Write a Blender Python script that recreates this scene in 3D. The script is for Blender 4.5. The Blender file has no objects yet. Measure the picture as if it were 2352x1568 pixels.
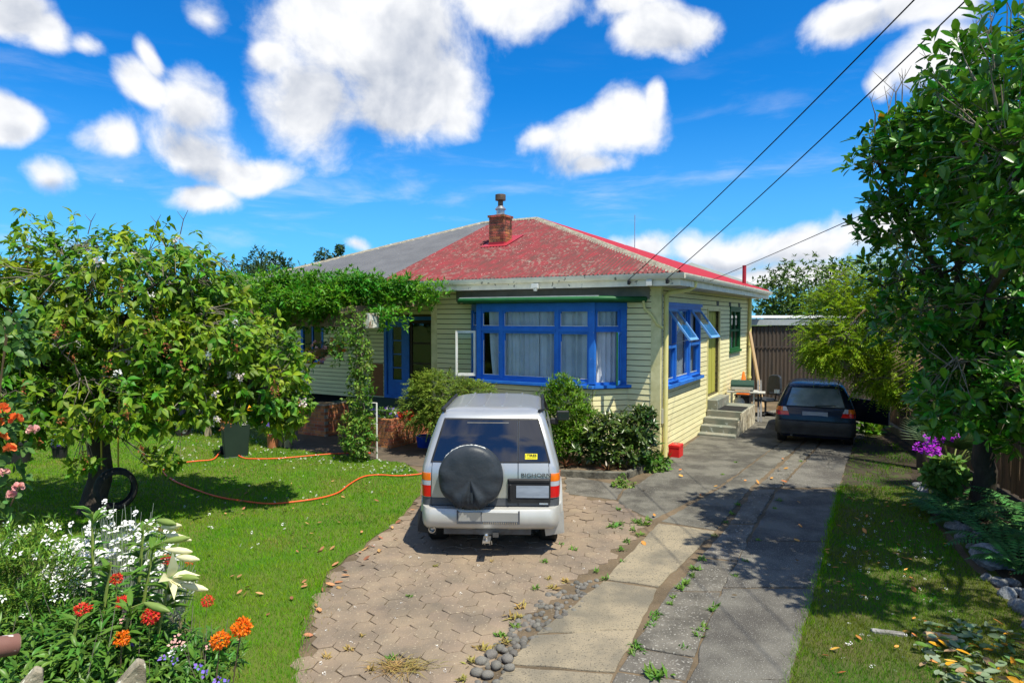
import bpy, bmesh, math, random
import numpy as np
from mathutils import Vector, Matrix

random.seed(7)
rng = np.random.default_rng(11)
S = bpy.context.scene
COL = S.collection
R = math.radians
PI = math.pi

# ------------------------------------------------------------------ camera
CAM_H, PITCH, FPX = 2.94, R(2.14), 1500.0
cam = bpy.data.cameras.new('camera')
cam.sensor_width = 36.0
cam.lens = 36.0 * FPX / 2352.0
cam.clip_start = 0.05
cam.clip_end = 2000.0
cam_o = bpy.data.objects.new('camera', cam)
cam_o.location = (0, 0, CAM_H)
cam_o.rotation_euler = (PI / 2 - PITCH, 0, 0)
COL.objects.link(cam_o)
S.camera = cam_o


def ray(px, py):
    """direction through a point of the photograph (2352 px wide) in world axes"""
    x, y = (px - 1176.0) / FPX, (784.0 - py) / FPX
    c, s = math.cos(PITCH), math.sin(PITCH)
    return Vector((x, c + y * s, -s + y * c))


def G(px, py, z=0.0):
    """the point of the level plane at height z seen there"""
    d = ray(px, py)
    t = (z - CAM_H) / d.z
    return Vector((d.x * t, d.y * t, z))


def A(px, py, Y):
    """the point at distance Y in front of the camera seen there"""
    d = ray(px, py)
    t = Y / d.y
    return Vector((d.x * t, Y, CAM_H + d.z * t))


# ------------------------------------------------------------------ light
SUN_EL = R(64.5)
SUN_DIR = Vector((0.63, -0.777, 0)).normalized()          # horizontal direction towards the sun
to_sun = Vector((SUN_DIR.x * math.cos(SUN_EL), SUN_DIR.y * math.cos(SUN_EL), math.sin(SUN_EL)))
sun = bpy.data.lights.new('sun', 'SUN')
sun.energy = 5.0
sun.angle = R(0.53)
sun.color = (1.0, 0.95, 0.80)
sun_o = bpy.data.objects.new('sun', sun)
sun_o.rotation_euler = to_sun.to_track_quat('Z', 'Y').to_euler()
sun_o.location = (20, -25, 60)
COL.objects.link(sun_o)

S.view_settings.view_transform = 'Standard'
S.view_settings.look = 'None'
S.view_settings.exposure = 0.52
S.view_settings.gamma = 1.0
S.view_settings.use_curve_mapping = False

W = bpy.data.worlds.new('World')
S.world = W
W.use_nodes = True


def build_world():
    nt = W.node_tree
    nt.nodes.clear()
    N, L = nt.nodes.new, nt.links.new
    out = N('ShaderNodeOutputWorld')
    bg = N('ShaderNodeBackground')
    L(bg.outputs[0], out.inputs[0])
    sky = N('ShaderNodeTexSky')
    sky.sky_type = 'NISHITA'
    sky.sun_disc = False
    sky.sun_elevation = SUN_EL
    sky.sun_rotation = math.atan2(SUN_DIR.x, SUN_DIR.y)
    sky.air_density = 1.0
    sky.dust_density = 0.3
    sky.ozone_density = 2.0
    tint = N('ShaderNodeMix'); tint.data_type = 'RGBA'; tint.blend_type = 'MULTIPLY'
    tint.inputs[0].default_value = 1.0
    L(sky.outputs[0], tint.inputs[6])
    tint.inputs[7].default_value = SKY_TINT
    tc = N('ShaderNodeTexCoord')
    sep = N('ShaderNodeSeparateXYZ'); L(tc.outputs['Generated'], sep.inputs[0])

    def m(op, a, b=None, c=None, clamp=False):
        n = N('ShaderNodeMath'); n.operation = op; n.use_clamp = clamp
        for i, v in enumerate((a, b, c)):
            if v is None: continue
            if isinstance(v, (int, float)): n.inputs[i].default_value = v
            else: L(v, n.inputs[i])
        return n.outputs[0]
    az = m('ARCTAN2', sep.outputs[0], sep.outputs[1])
    el = m('ARCSINE', sep.outputs[2])
    cmb = N('ShaderNodeCombineXYZ'); L(az, cmb.inputs[0]); L(el, cmb.inputs[1])

    def noise(vec, scale, detail, rough, dist=0.0, sx=1, sy=1, off=(0, 0, 0)):
        mp = N('ShaderNodeMapping'); mp.inputs['Scale'].default_value = (sx, sy, 1); mp.inputs['Location'].default_value = off
        L(vec, mp.inputs[0])
        n = N('ShaderNodeTexNoise'); n.inputs['Scale'].default_value = scale
        n.inputs['Detail'].default_value = detail; n.inputs['Roughness'].default_value = rough
        n.inputs['Distortion'].default_value = dist
        L(mp.outputs[0], n.inputs['Vector'])
        return n
    warp = noise(cmb.outputs[0], 4.5, 2, 0.5)
    warp2 = noise(cmb.outputs[0], 4.5, 2, 0.5, off=(5.3, 2.7, 0))
    cw = N('ShaderNodeCombineXYZ'); L(warp.outputs['Fac'], cw.inputs[0]); L(warp2.outputs['Fac'], cw.inputs[1])
    vs = N('ShaderNodeVectorMath'); vs.operation = 'SUBTRACT'; L(cw.outputs[0], vs.inputs[0]); vs.inputs[1].default_value = (.5, .5, 0)
    vm = N('ShaderNodeVectorMath'); vm.operation = 'MULTIPLY_ADD'; L(vs.outputs[0], vm.inputs[0]); vm.inputs[1].default_value = (.10, .08, 0); L(cmb.outputs[0], vm.inputs[2])
    P = vm.outputs[0]
    def blobs(lst, P, sm):
        acc = None
        for (cx, cy, rx, ry, *hh) in lst:
            d = ray(cx, cy).normalized()
            a0, e0 = math.atan2(d.x, d.y), math.asin(d.z)
            sb = N('ShaderNodeVectorMath'); sb.operation = 'SUBTRACT'; L(P, sb.inputs[0]); sb.inputs[1].default_value = (a0, e0, 0)
            ml = N('ShaderNodeVectorMath'); ml.operation = 'MULTIPLY'; L(sb.outputs[0], ml.inputs[0])
            ml.inputs[1].default_value = (FPX / (rx * math.cos(a0) ** 2), FPX / (ry * math.cos(a0)), 0)
            ln = N('ShaderNodeVectorMath'); ln.operation = 'LENGTH'; L(ml.outputs[0], ln.inputs[0])
            v = m('SUBTRACT', hh[0] if hh else 1.0, ln.outputs['Value'])
            acc = v if acc is None else m('SMOOTH_MAX', acc, v, sm)
        return acc
    acc = blobs(CLOUDS, P, 0.2)
    grey = blobs(GREYS, P, 0.2)
    # everywhere outside the view: scattered fair-weather clouds of the same kind, cover tuned for white fill light
    far = noise(tc.outputs['Generated'], 2.6, 3, 0.5)
    fv = m('MULTIPLY_ADD', far.outputs['Fac'], 4.0, -2.05)
    outside = m('GREATER_THAN', m('ABSOLUTE', az), 0.80)
    above = m('GREATER_THAN', el, 0.56)
    om = m('MAXIMUM', outside, above)
    acc = m('MAXIMUM', acc, m('ADD', fv, m('MULTIPLY', m('SUBTRACT', om, 1.0), 9.0)))
    fb = noise(P, 8.0, 8, 0.58)
    fbs = noise(P, 8.0, 4, 0.58, off=(.010, -.022, 0))
    fb2 = noise(cmb.outputs[0], 5.0, 2, 0.5, off=(3, 1, 0))
    dens = m('ADD', m('ADD', m('MULTIPLY', acc, 1.75), m('MULTIPLY_ADD', fb.outputs['Fac'], 3.8, -1.86)), m('MULTIPLY_ADD', fb2.outputs['Fac'], 1.6, -.80))
    mask = N('ShaderNodeMapRange'); mask.interpolation_type = 'SMOOTHSTEP'
    L(dens, mask.inputs[0]); mask.inputs[1].default_value = -0.22; mask.inputs[2].default_value = 0.95
    # cirrus veils
    ci = noise(cmb.outputs[0], 4.0, 6, 0.6, 0.4, 1.0, 4.5, (7, 2, 0))
    cim = N('ShaderNodeMapRange'); cim.interpolation_type = 'SMOOTHSTEP'; L(ci.outputs['Fac'], cim.inputs[0])
    cim.inputs[1].default_value = 0.50; cim.inputs[2].default_value = 0.85; cim.inputs[4].default_value = 0.5
    low = N('ShaderNodeMapRange'); low.interpolation_type = 'SMOOTHSTEP'; L(el, low.inputs[0]); low.inputs[1].default_value = 0.42; low.inputs[2].default_value = 0.12
    mk = m('MAXIMUM', mask.outputs[0], m('MULTIPLY', cim.outputs[0], low.outputs[0]))
    # bodies of the clouds: white tops, grey cores
    core = N('ShaderNodeMapRange'); core.interpolation_type = 'SMOOTHSTEP'
    sh = noise(P, 6.0, 4, 0.55, off=(1.0, .35, 0))
    L(m('ADD', grey, m('MULTIPLY_ADD', sh.outputs['Fac'], 1.6, -0.80)), core.inputs[0]); core.inputs[1].default_value = -0.25; core.inputs[2].default_value = 0.75
    fbr = m('MULTIPLY_ADD', fb.outputs['Fac'], -1.1, 0.58)
    rel = m('MULTIPLY', m('SUBTRACT', fbs.outputs['Fac'], fb.outputs['Fac']), 2.6)
    cf = m('ADD', m('ADD', m('MULTIPLY', core.outputs[0], 0.75), m('MULTIPLY', fbr, 0.35)), rel, clamp=True)
    cc = N('ShaderNodeMix'); cc.data_type = 'RGBA'; L(cf, cc.inputs[0])
    cc.inputs[6].default_value = CLOUD_LIT; cc.inputs[7].default_value = CLOUD_GREY
    hz = N('ShaderNodeMapRange'); hz.interpolation_type = 'SMOOTHSTEP'; L(el, hz.inputs[0]); hz.inputs[1].default_value = 0.34; hz.inputs[2].default_value = -0.04; hz.inputs[4].default_value = 0.62
    pale = N('ShaderNodeMix'); pale.data_type = 'RGBA'; L(hz.outputs[0], pale.inputs[0]); L(tint.outputs[2], pale.inputs[6]); pale.inputs[7].default_value = (2.3, 5.6, 8.2, 1)
    fin = N('ShaderNodeMix'); fin.data_type = 'RGBA'; L(mk, fin.inputs[0])
    L(pale.outputs[2], fin.inputs[6]); L(cc.outputs[2], fin.inputs[7])
    L(fin.outputs[2], bg.inputs[0])
    bg.inputs[1].default_value = SKY_STRENGTH


SKY_STRENGTH = 0.09
SKY_TINT = (0.06, 0.76, 1.45, 1)
CLOUD_LIT = (7.8, 7.9, 8.1, 1)
CLOUD_GREY = (4.2, 4.6, 5.4, 1)
CLOUDS = [(770, 60, 200, 170), (880, 130, 270, 190), (700, 215, 130, 110), (860, 250, 190, 78), (1000, 220, 125, 95), (1050, 268, 75, 46), (1180, 10, 190, 75), (620, 130, 55, 45),
          (440, 250, 105, 85), (345, 215, 75, 50), (365, 150, 32, 45), (430, 350, 150, 85), (245, 335, 82, 48), (570, 402, 110, 48), (440, 462, 115, 42), (265, 425, 80, 45, .5),
          (5, 280, 66, 46), (88, 410, 100, 62, .62), (40, 40, 110, 70), (135, 95, 55, 48), (215, 125, 80, 45, .48), (500, 55, 75, 62, .50),
          (1330, 330, 125, 85), (1415, 300, 95, 78), (1250, 320, 80, 42), (1370, 385, 95, 36), (1488, 240, 26, 42),
          (1510, 75, 115, 66), (1590, 60, 75, 50), (1440, 5, 100, 34), (1990, 55, 125, 55), (2110, 15, 120, 50), (2130, 155, 85, 65), (2060, 190, 55, 36),
          (1480, 575, 130, 38), (1650, 585, 220, 60), (1850, 575, 200, 55), (2000, 545, 160, 55), (1720, 640, 300, 40), (630, 590, 110, 38, .45), (835, 562, 80, 32, .45)]
GREYS = [(860, 235, 270, 120), (940, 120, 120, 120), (420, 310, 90, 70), (440, 410, 70, 40), (1330, 380, 120, 40), (60, 40, 120, 70), (2010, 70, 120, 40), (1700, 610, 260, 34), (1500, 110, 90, 35), (20, 310, 50, 30), (90, 430, 60, 30)]
build_world()
W.cycles.sampling_method = 'MANUAL'; W.cycles.sample_map_resolution = 256


# ------------------------------------------------------------------ materials
def mat(name, col, rough=0.6, col2=None, scale=6.0, bump=0.0, bscale=None, metal=0.0, spec=0.2, coat=0.0, rnd=0.0,
        island=0.0, coords='Object', lo=0.35, hi=0.65, stretch=None, detail=5, dots=None, trans=0.0, coatrough=0.05, thin=False):
    """procedural paint: two-tone noise, optional per-object / per-island variation, speckles and relief"""
    mt = bpy.data.materials.new(name)
    mt.use_nodes = True
    nt = mt.node_tree
    N, L = nt.nodes.new, nt.links.new
    b = nt.nodes['Principled BSDF']
    b.inputs['Roughness'].default_value = rough
    b.inputs['Metallic'].default_value = metal
    b.inputs['Specular IOR Level'].default_value = spec
    if coat:
        b.inputs['Coat Weight'].default_value = coat
        b.inputs['Coat Roughness'].default_value = coatrough
    c1 = tuple(col) + (1,)
    c2 = tuple(col2) + (1,) if col2 else tuple(min(1, c * 0.78) for c in col) + (1,)
    tc = N('ShaderNodeTexCoord')
    if coords == 'World':
        gp_ = N('ShaderNodeNewGeometry'); tco = gp_.outputs['Position']
    else: tco = tc.outputs[coords]
    mp = N('ShaderNodeMapping'); L(tco, mp.inputs[0])
    if stretch: mp.inputs['Scale'].default_value = stretch
    n = N('ShaderNodeTexNoise'); n.inputs['Scale'].default_value = scale; n.inputs['Detail'].default_value = detail; n.inputs['Roughness'].default_value = .6
    L(mp.outputs[0], n.inputs['Vector'])
    r = N('ShaderNodeMapRange'); L(n.outputs['Fac'], r.inputs[0]); r.inputs[1].default_value = lo; r.inputs[2].default_value = hi
    mx = N('ShaderNodeMix'); mx.data_type = 'RGBA'; L(r.outputs[0], mx.inputs[0]); mx.inputs[6].default_value = c1; mx.inputs[7].default_value = c2
    c = mx.outputs[2]
    if dots:                                     # (colour, scale, amount)
        v = N('ShaderNodeTexNoise'); v.inputs['Scale'].default_value = dots[1]; v.inputs['Detail'].default_value = 2
        L(tco, v.inputs['Vector'])
        rr = N('ShaderNodeMapRange'); L(v.outputs['Fac'], rr.inputs[0]); rr.inputs[1].default_value = dots[2]; rr.inputs[2].default_value = dots[2] + .04
        m2 = N('ShaderNodeMix'); m2.data_type = 'RGBA'; L(rr.outputs[0], m2.inputs[0]); L(c, m2.inputs[6]); m2.inputs[7].default_value = tuple(dots[0]) + (1,)
        c = m2.outputs[2]
    if rnd or island:
        if island:
            g = N('ShaderNodeNewGeometry'); src = g.outputs['Random Per Island']; amt = island
        else:
            g = N('ShaderNodeObjectInfo'); src = g.outputs['Random']; amt = rnd
        hs = N('ShaderNodeHueSaturation')
        mr = N('ShaderNodeMapRange'); L(src, mr.inputs[0]); mr.inputs[3].default_value = 1 - amt; mr.inputs[4].default_value = 1 + amt
        ma = N('ShaderNodeMath'); ma.operation = 'FRACT'
        mb = N('ShaderNodeMath'); mb.operation = 'MULTIPLY'; mb.inputs[1].default_value = 7.31
        L(src, mb.inputs[0]); L(mb.outputs[0], ma.inputs[0])
        mh = N('ShaderNodeMapRange'); L(ma.outputs[0], mh.inputs[0]); mh.inputs[3].default_value = 0.5 - amt * .06; mh.inputs[4].default_value = 0.5 + amt * .06
        L(mh.outputs[0], hs.inputs['Hue']); L(mr.outputs[0], hs.inputs['Value']); L(c, hs.inputs['Color'])
        c = hs.outputs[0]
    L(c, b.inputs['Base Color'])
    if bump:
        bn = N('ShaderNodeTexNoise'); bn.inputs['Scale'].default_value = bscale or scale * 4; bn.inputs['Detail'].default_value = 6
        L(mp.outputs[0], bn.inputs['Vector'])
        bp = N('ShaderNodeBump'); bp.inputs['Strength'].default_value = min(1, bump); bp.inputs['Distance'].default_value = .02
        L(bn.outputs['Fac'], bp.inputs['Height']); L(bp.outputs[0], b.inputs['Normal'])
    if trans:
        tr = N('ShaderNodeBsdfTranslucent'); L(c, tr.inputs[0])
        ms = N('ShaderNodeMixShader'); ms.inputs[0].default_value = trans
        o = nt.nodes['Material Output']
        L(b.outputs[0], ms.inputs[1]); L(tr.outputs[0], ms.inputs[2]); L(ms.outputs[0], o.inputs[0])
    return mt


def leafmat(name, a, b, rough=.45, trans=.35, island=.35, spec=.3, coords='Object', scale=1.3):
    return mat(name, a, rough, b, scale=scale, island=island, trans=trans, spec=spec, lo=.4, hi=.6, coords=coords)


def glassmat(name, tint=(.9, .95, .97), ior=1.5, rough=0.01, body=0.0, bodycol=(0.02, .02, .02)):
    mt = bpy.data.materials.new(name); mt.use_nodes = True
    nt = mt.node_tree; nt.nodes.clear(); N, L = nt.nodes.new, nt.links.new
    o = N('ShaderNodeOutputMaterial')
    lw = N('ShaderNodeLayerWeight'); pw = N('ShaderNodeMath'); pw.operation = 'POWER'; pw.inputs[1].default_value = 4.5; L(lw.outputs['Facing'], pw.inputs[0])
    fr = N('ShaderNodeMath'); fr.operation = 'MULTIPLY_ADD'; fr.inputs[1].default_value = .90; fr.inputs[2].default_value = .035; L(pw.outputs[0], fr.inputs[0])
    nz = N('ShaderNodeTexNoise'); nz.inputs['Scale'].default_value = 1.2
    bp = N('ShaderNodeBump'); bp.inputs['Strength'].default_value = .06; bp.inputs['Distance'].default_value = .05; L(nz.outputs[0], bp.inputs['Height'])
    t = N('ShaderNodeBsdfTransparent'); t.inputs[0].default_value = tuple(tint) + (1,)
    g = N('ShaderNodeBsdfGlossy'); g.inputs['Roughness'].default_value = rough; L(bp.outputs[0], g.inputs['Normal'])
    x = N('ShaderNodeMixShader'); L(fr.outputs[0], x.inputs[0]); L(t.outputs[0], x.inputs[1]); L(g.outputs[0], x.inputs[2])
    last = x
    if body:
        d = N('ShaderNodeBsdfDiffuse'); d.inputs[0].default_value = tuple(bodycol) + (1,)
        y = N('ShaderNodeMixShader'); y.inputs[0].default_value = body; L(x.outputs[0], y.inputs[1]); L(d.outputs[0], y.inputs[2]); last = y
    L(last.outputs[0], o.inputs[0])
    return mt


# ------------------------------------------------------------------ mesh helpers
class MB:
    """collects faces of ONE object"""
    def __init__(s): s.v = []; s.f = []
    def add(s, vs, fs):
        n = len(s.v); s.v += [tuple(p) for p in vs]; s.f += [tuple(i + n for i in f) for f in fs]; return s
    def box(s, x0, x1, y0, y1, z0, z1, M=None):
        vs = [Vector((x, y, z)) for z in (z0, z1) for y in (y0, y1) for x in (x0, x1)]
        if M is not None: vs = [M @ p for p in vs]
        return s.add(vs, [(0, 2, 3, 1), (4, 5, 7, 6), (0, 1, 5, 4), (2, 6, 7, 3), (0, 4, 6, 2), (1, 3, 7, 5)])
    def bar(s, a, b, w, h, up=(0, 0, 1)):
        a, b = Vector(a), Vector(b); d = (b - a); l = d.length; d.normalize()
        up = Vector(up)
        if abs(d.dot(up)) > .98: up = Vector((1, 0, 0))
        x = d.cross(up).normalized(); y = x.cross(d).normalized()
        M = Matrix((x, d, y)).transposed().to_4x4(); M.translation = a
        return s.box(-w / 2, w / 2, 0, l, -h / 2, h / 2, M)
    def prism(s, poly, z0, z1, M=None, cap=True):
        n = len(poly)
        vs = [Vector((p[0], p[1], z0)) for p in poly] + [Vector((p[0], p[1], z1)) for p in poly]
        if M is not None: vs = [M @ p for p in vs]
        fs = [(i, (i + 1) % n, n + (i + 1) % n, n + i) for i in range(n)]
        if cap: fs += [tuple(range(n - 1, -1, -1)), tuple(range(n, 2 * n))]
        return s.add(vs, fs)
    def tube(s, pts, r, n=8, cap=True):
        pts = [Vector(p) for p in pts]; k = len(pts)
        rs = r if isinstance(r, (list, tuple)) else [r] * k
        vs, fs = [], []
        ref = None
        for i, p in enumerate(pts):
            d = (pts[min(i + 1, k - 1)] - pts[max(i - 1, 0)]).normalized()
            if ref is None:
                ref = Vector((0, 0, 1)) if abs(d.z) < .9 else Vector((1, 0, 0))
            x = (ref - d * ref.dot(d)).normalized(); y = d.cross(x); ref = x
            for j in range(n):
                a = 2 * PI * j / n
                vs.append(p + (x * math.cos(a) + y * math.sin(a)) * rs[i])
        for i in range(k - 1):
            for j in range(n):
                fs.append((i * n + j, i * n + (j + 1) % n, (i + 1) * n + (j + 1) % n, (i + 1) * n + j))
        if cap: fs += [tuple(range(n - 1, -1, -1)), tuple((k - 1) * n + j for j in range(n))]
        return s.add(vs, fs)
    def lathe(s, prof, n=20, M=None, cap=True):
        """prof: (r, z) pairs about local z"""
        vs = [Vector((r * math.cos(2 * PI * j / n), r * math.sin(2 * PI * j / n), z)) for r, z in prof for j in range(n)]
        if M is not None: vs = [M @ p for p in vs]
        fs = [(i * n + j, i * n + (j + 1) % n, (i + 1) * n + (j + 1) % n, (i + 1) * n + j) for i in range(len(prof) - 1) for j in range(n)]
        if cap: fs += [tuple(range(n - 1, -1, -1)), tuple((len(prof) - 1) * n + j for j in range(n))]
        return s.add(vs, fs)
    def grid(s, P):
        """P[i][j] points -> quads"""
        a, b = len(P), len(P[0])
        return s.add([p for row in P for p in row], [(i * b + j, i * b + j + 1, (i + 1) * b + j + 1, (i + 1) * b + j) for i in range(a - 1) for j in range(b - 1)])
    def mesh(s, name, smooth=None, bevel=0):
        me = bpy.data.meshes.new(name)
        me.from_pydata([tuple(p) for p in s.v], [], s.f)
        me.update()
        bm = bmesh.new(); bm.from_mesh(me)
        if bevel:
            bmesh.ops.remove_doubles(bm, verts=bm.verts, dist=1e-5)
            bmesh.ops.bevel(bm, geom=[e for e in bm.edges if len(e.link_faces) == 2 and e.calc_face_angle(0) > .5], offset=bevel, segments=1, affect='EDGES')
        bmesh.ops.recalc_face_normals(bm, faces=bm.faces)
        bm.to_mesh(me); bm.free()
        if smooth:
            me.shade_smooth(); me.set_sharp_from_angle(angle=R(smooth))
        return me
    def obj(s, name, m, parent=None, smooth=None, bevel=0, kind=None, label=None):
        return put(name, s.mesh(name, smooth, bevel), m, parent, kind, label)


def put(name, me, m, parent=None, kind=None, label=None):
    o = bpy.data.objects.new(name, me)
    if m is not None and len(me.materials) == 0: me.materials.append(m)
    COL.objects.link(o)
    if parent is not None:
        o.parent = parent
        if parent.get('_w'): o.matrix_parent_inverse = Matrix.Translation(-Vector(parent['_w']))
    if kind: o['kind'] = kind
    if label: o['label'] = label
    return o


def tag(o, label, cat, group=None):
    o['label'] = label; o['category'] = cat
    if group: o['group'] = group
    return o


def thing(name, label, cat, loc=(0, 0, 0), rz=None, group=None, world=True):
    """Empty at a thing's base. world=True: parts are modelled in world coordinates, otherwise in its own axes"""
    o = bpy.data.objects.new(name, None); COL.objects.link(o)
    o.location = loc
    o.empty_display_size = .2
    if world and rz is None: o['_w'] = tuple(loc)
    else: o.rotation_euler = (0, 0, rz or 0)
    return tag(o, label, cat, group)


def copy_thing(o, loc=None, rz=None, scale=None, parent=None):
    c = o.copy(); COL.objects.link(c)
    if parent is not None: c.parent = parent
    for ch in o.children: copy_thing(ch, parent=c)
    if loc is not None: c.location = loc
    if rz is not None: c.rotation_euler = (0, 0, rz)
    if scale is not None: c.scale = (scale,) * 3 if not isinstance(scale, tuple) else scale
    return c


def npmesh(name, V, F):
    """V (n,3), F (m,k) -> mesh"""
    V = np.asarray(V, dtype=np.float32); F = np.asarray(F, dtype=np.int32)
    me = bpy.data.meshes.new(name)
    k = F.shape[1]
    me.vertices.add(len(V)); me.vertices.foreach_set('co', V.ravel())
    me.loops.add(F.size); me.loops.foreach_set('vertex_index', F.ravel())
    me.polygons.add(len(F)); me.polygons.foreach_set('loop_start', np.arange(0, F.size, k, dtype=np.int32))
    me.polygons.foreach_set('loop_total', np.full(len(F), k, dtype=np.int32))
    me.update(calc_edges=True)
    return me


# leaves: canonical shapes (side, along, up) + triangles
LEAF_S = (np.array([(0, 0, 0), (-.5, .42, .05), (.5, .42, .05), (0, .48, -.02), (0, 1, -.10)]), np.array([(0, 2, 3), (0, 3, 1), (3, 2, 4), (3, 4, 1)]))
LEAF_B = (np.array([(0, 0, 0), (-.36, .28, .03), (.36, .28, .03), (0, .3, -.03), (-.5, .62, .02), (.5, .62, .02), (0, .65, -.05), (-.28, .9, -.03), (.28, .9, -.03), (0, 1, -.09)]),
          np.array([(0, 2, 3), (0, 3, 1), (1, 3, 6), (1, 6, 4), (3, 2, 5), (3, 5, 6), (4, 6, 9), (4, 9, 7), (6, 5, 8), (6, 8, 9)]))
LEAF_C = (np.array([(0, 0, 0), (-.42, .25, .06), (.42, .25, .06), (0, .28, 0), (-.5, .5, .02), (.5, .5, .02), (0, .52, -.05), (0, 1, -.28)]),
          np.array([(0, 2, 3), (0, 3, 1), (1, 3, 6), (1, 6, 4), (3, 2, 5), (3, 5, 6), (4, 6, 7), (6, 5, 7)]))
BLADE = (np.array([(-.5, 0, 0), (.5, 0, 0), (0, 1, 0)]), np.array([(0, 1, 2)]))
BLADE2 = (np.array([(-.5, 0, 0), (.5, 0, 0), (-.4, .55, .04), (.4, .55, .04), (0, 1, -.12)]), np.array([(0, 1, 3), (0, 3, 2), (2, 3, 4)]))


def unit(a):
    return a / np.maximum(1e-9, np.linalg.norm(a, axis=-1, keepdims=True))


def frames(D, U):
    """along D, rough up U -> side, along, up"""
    D = unit(D); Sd = unit(np.cross(D, U)); Up = np.cross(Sd, D)
    return Sd, D, Up


def leafcloud(shape, P, D, U, Ln, Wd):
    """one mesh of all leaves -> V, F"""
    sh, tr = shape
    Sd, D, Up = frames(D, U)
    Ln = np.broadcast_to(Ln, (len(P),)); Wd = np.broadcast_to(Wd, (len(P),))
    V = (P[:, None, :] + Sd[:, None, :] * (sh[None, :, 0] * Wd[:, None])[..., None]
         + D[:, None, :] * (sh[None, :, 1] * Ln[:, None])[..., None] + Up[:, None, :] * (sh[None, :, 2] * Ln[:, None])[..., None])
    F = tr[None] + (np.arange(len(P)) * len(sh))[:, None, None]
    return V.reshape(-1, 3), F.reshape(-1, 3)


def leafmatrix(P, D, U, L_, W_):
    Sd, D, Up = frames(D[None], U[None])
    M = Matrix.Identity(4)
    for i in range(3):
        M[i][0] = Sd[0][i] * W_; M[i][1] = D[0][i] * L_; M[i][2] = Up[0][i] * L_; M[i][3] = P[i]
    return M


def rand_dirs(n, zmin=-1, zmax=1):
    z = rng.uniform(zmin, zmax, n); a = rng.uniform(0, 2 * PI, n); r = np.sqrt(np.maximum(0, 1 - z * z))
    return np.stack([r * np.cos(a), r * np.sin(a), z], 1)


def inpoly(P, poly):
    x, y = P[:, 0], P[:, 1]; poly = np.asarray([(q[0], q[1]) for q in poly]); n = len(poly)
    c = np.zeros(len(P), bool); j = n - 1
    for i in range(n):
        xi, yi = poly[i]; xj, yj = poly[j]
        with np.errstate(divide='ignore', invalid='ignore'):
            c ^= ((yi > y) != (yj > y)) & (x < (xj - xi) * (y - yi) / (yj - yi + 1e-12) + xi)
        j = i
    return c


def scatter(poly, n, near=0.0):
    q = np.asarray([(p[0], p[1]) for p in poly]); a, b = q.min(0), q.max(0)
    out = []; got = 0
    while got < n:
        P = rng.uniform(a, b, (n * 3, 2))
        if near: P = P[rng.random(len(P)) < np.minimum(1, (near / np.maximum(.1, P[:, 1])) ** 2)]
        P = P[inpoly(P, q)]; out.append(P); got += len(P)
    return np.concatenate(out)[:n]


def project(P):
    """photograph position (2352 wide) of points"""
    P = np.atleast_2d(P); c, s = math.cos(PITCH), math.sin(PITCH)
    z = P[:, 2] - CAM_H
    dep = P[:, 1] * c - z * s; up = P[:, 1] * s + z * c
    dep = np.maximum(dep, .01)
    return np.stack([1176 + FPX * P[:, 0] / dep, 784 - FPX * up / dep, dep], 1)
# ================================================================== ground
M_soil = mat('soil', (.165, .12, .075), .95, (.085, .065, .042), scale=1.5, bump=.6, bscale=30, dots=((.22, .19, .15), 60, .66))
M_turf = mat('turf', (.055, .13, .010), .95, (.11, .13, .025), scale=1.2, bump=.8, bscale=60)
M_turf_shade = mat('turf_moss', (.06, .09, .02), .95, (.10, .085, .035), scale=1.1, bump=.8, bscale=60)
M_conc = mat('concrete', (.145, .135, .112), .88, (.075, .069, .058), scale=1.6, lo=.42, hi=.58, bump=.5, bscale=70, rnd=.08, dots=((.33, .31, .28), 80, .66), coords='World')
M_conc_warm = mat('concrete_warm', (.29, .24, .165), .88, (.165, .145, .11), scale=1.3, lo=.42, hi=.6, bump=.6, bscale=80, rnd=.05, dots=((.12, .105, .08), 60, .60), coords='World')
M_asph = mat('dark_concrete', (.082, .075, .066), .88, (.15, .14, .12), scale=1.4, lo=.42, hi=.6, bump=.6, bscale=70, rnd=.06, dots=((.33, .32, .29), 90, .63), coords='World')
M_strip = mat('broken_concrete', (.17, .155, .13), .9, (.085, .078, .066), scale=3, bump=.8, bscale=50, rnd=.12, dots=((.30, .285, .25), 44, .62), coords='World')
M_paver = mat('paver', (.265, .20, .14), .9, (.155, .125, .096), scale=1.5, bump=.5, bscale=60, rnd=.06, dots=((.38, .31, .22), 40, .66), coords='World')
M_stone = mat('river_stone', (.20, .185, .16), .85, (.11, .105, .095), scale=9, bump=.5, rnd=.3)
M_rock = mat('grey_rock', (.27, .28, .285), .8, (.12, .13, .14), scale=5, bump=.9, bscale=14, rnd=.25)

gr = MB(); gr.grid([[Vector((x, y, 0)) for x in (-400, -60, -20, -8, 0, 8, 20, 60, 400)] for y in (-60, -10, 0, 5, 10, 16, 25, 60, 200, 700)])
ground = gr.obj('ground', M_turf, kind='structure'); ground['label'] = 'rough green ground around the houses'


def jag(poly, step=.12, amp=.012):
    out = []
    for i in range(len(poly)):
        a, b = Vector(poly[i][:2]), Vector(poly[(i + 1) % len(poly)][:2]); l = (b - a).length; k = max(1, int(l / step))
        n = Vector((-(b - a).y, (b - a).x)).normalized()
        for j in range(k):
            p = a.lerp(b, j / k) + (n * random.gauss(0, amp) if j else Vector((0, 0)))
            out.append((p.x, p.y))
    return out


def sheet(name, poly, z, m, kind='structure', parent=None, amp=.02, label=None):
    b = MB(); pl = jag(poly, .25, amp)
    b.add([(p[0], p[1], z) for p in pl], [tuple(range(len(pl)))])
    return b.obj(name, m, parent, kind=kind, label=label)


def GP(pts): return [G(x, y) for x, y in pts]


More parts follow.
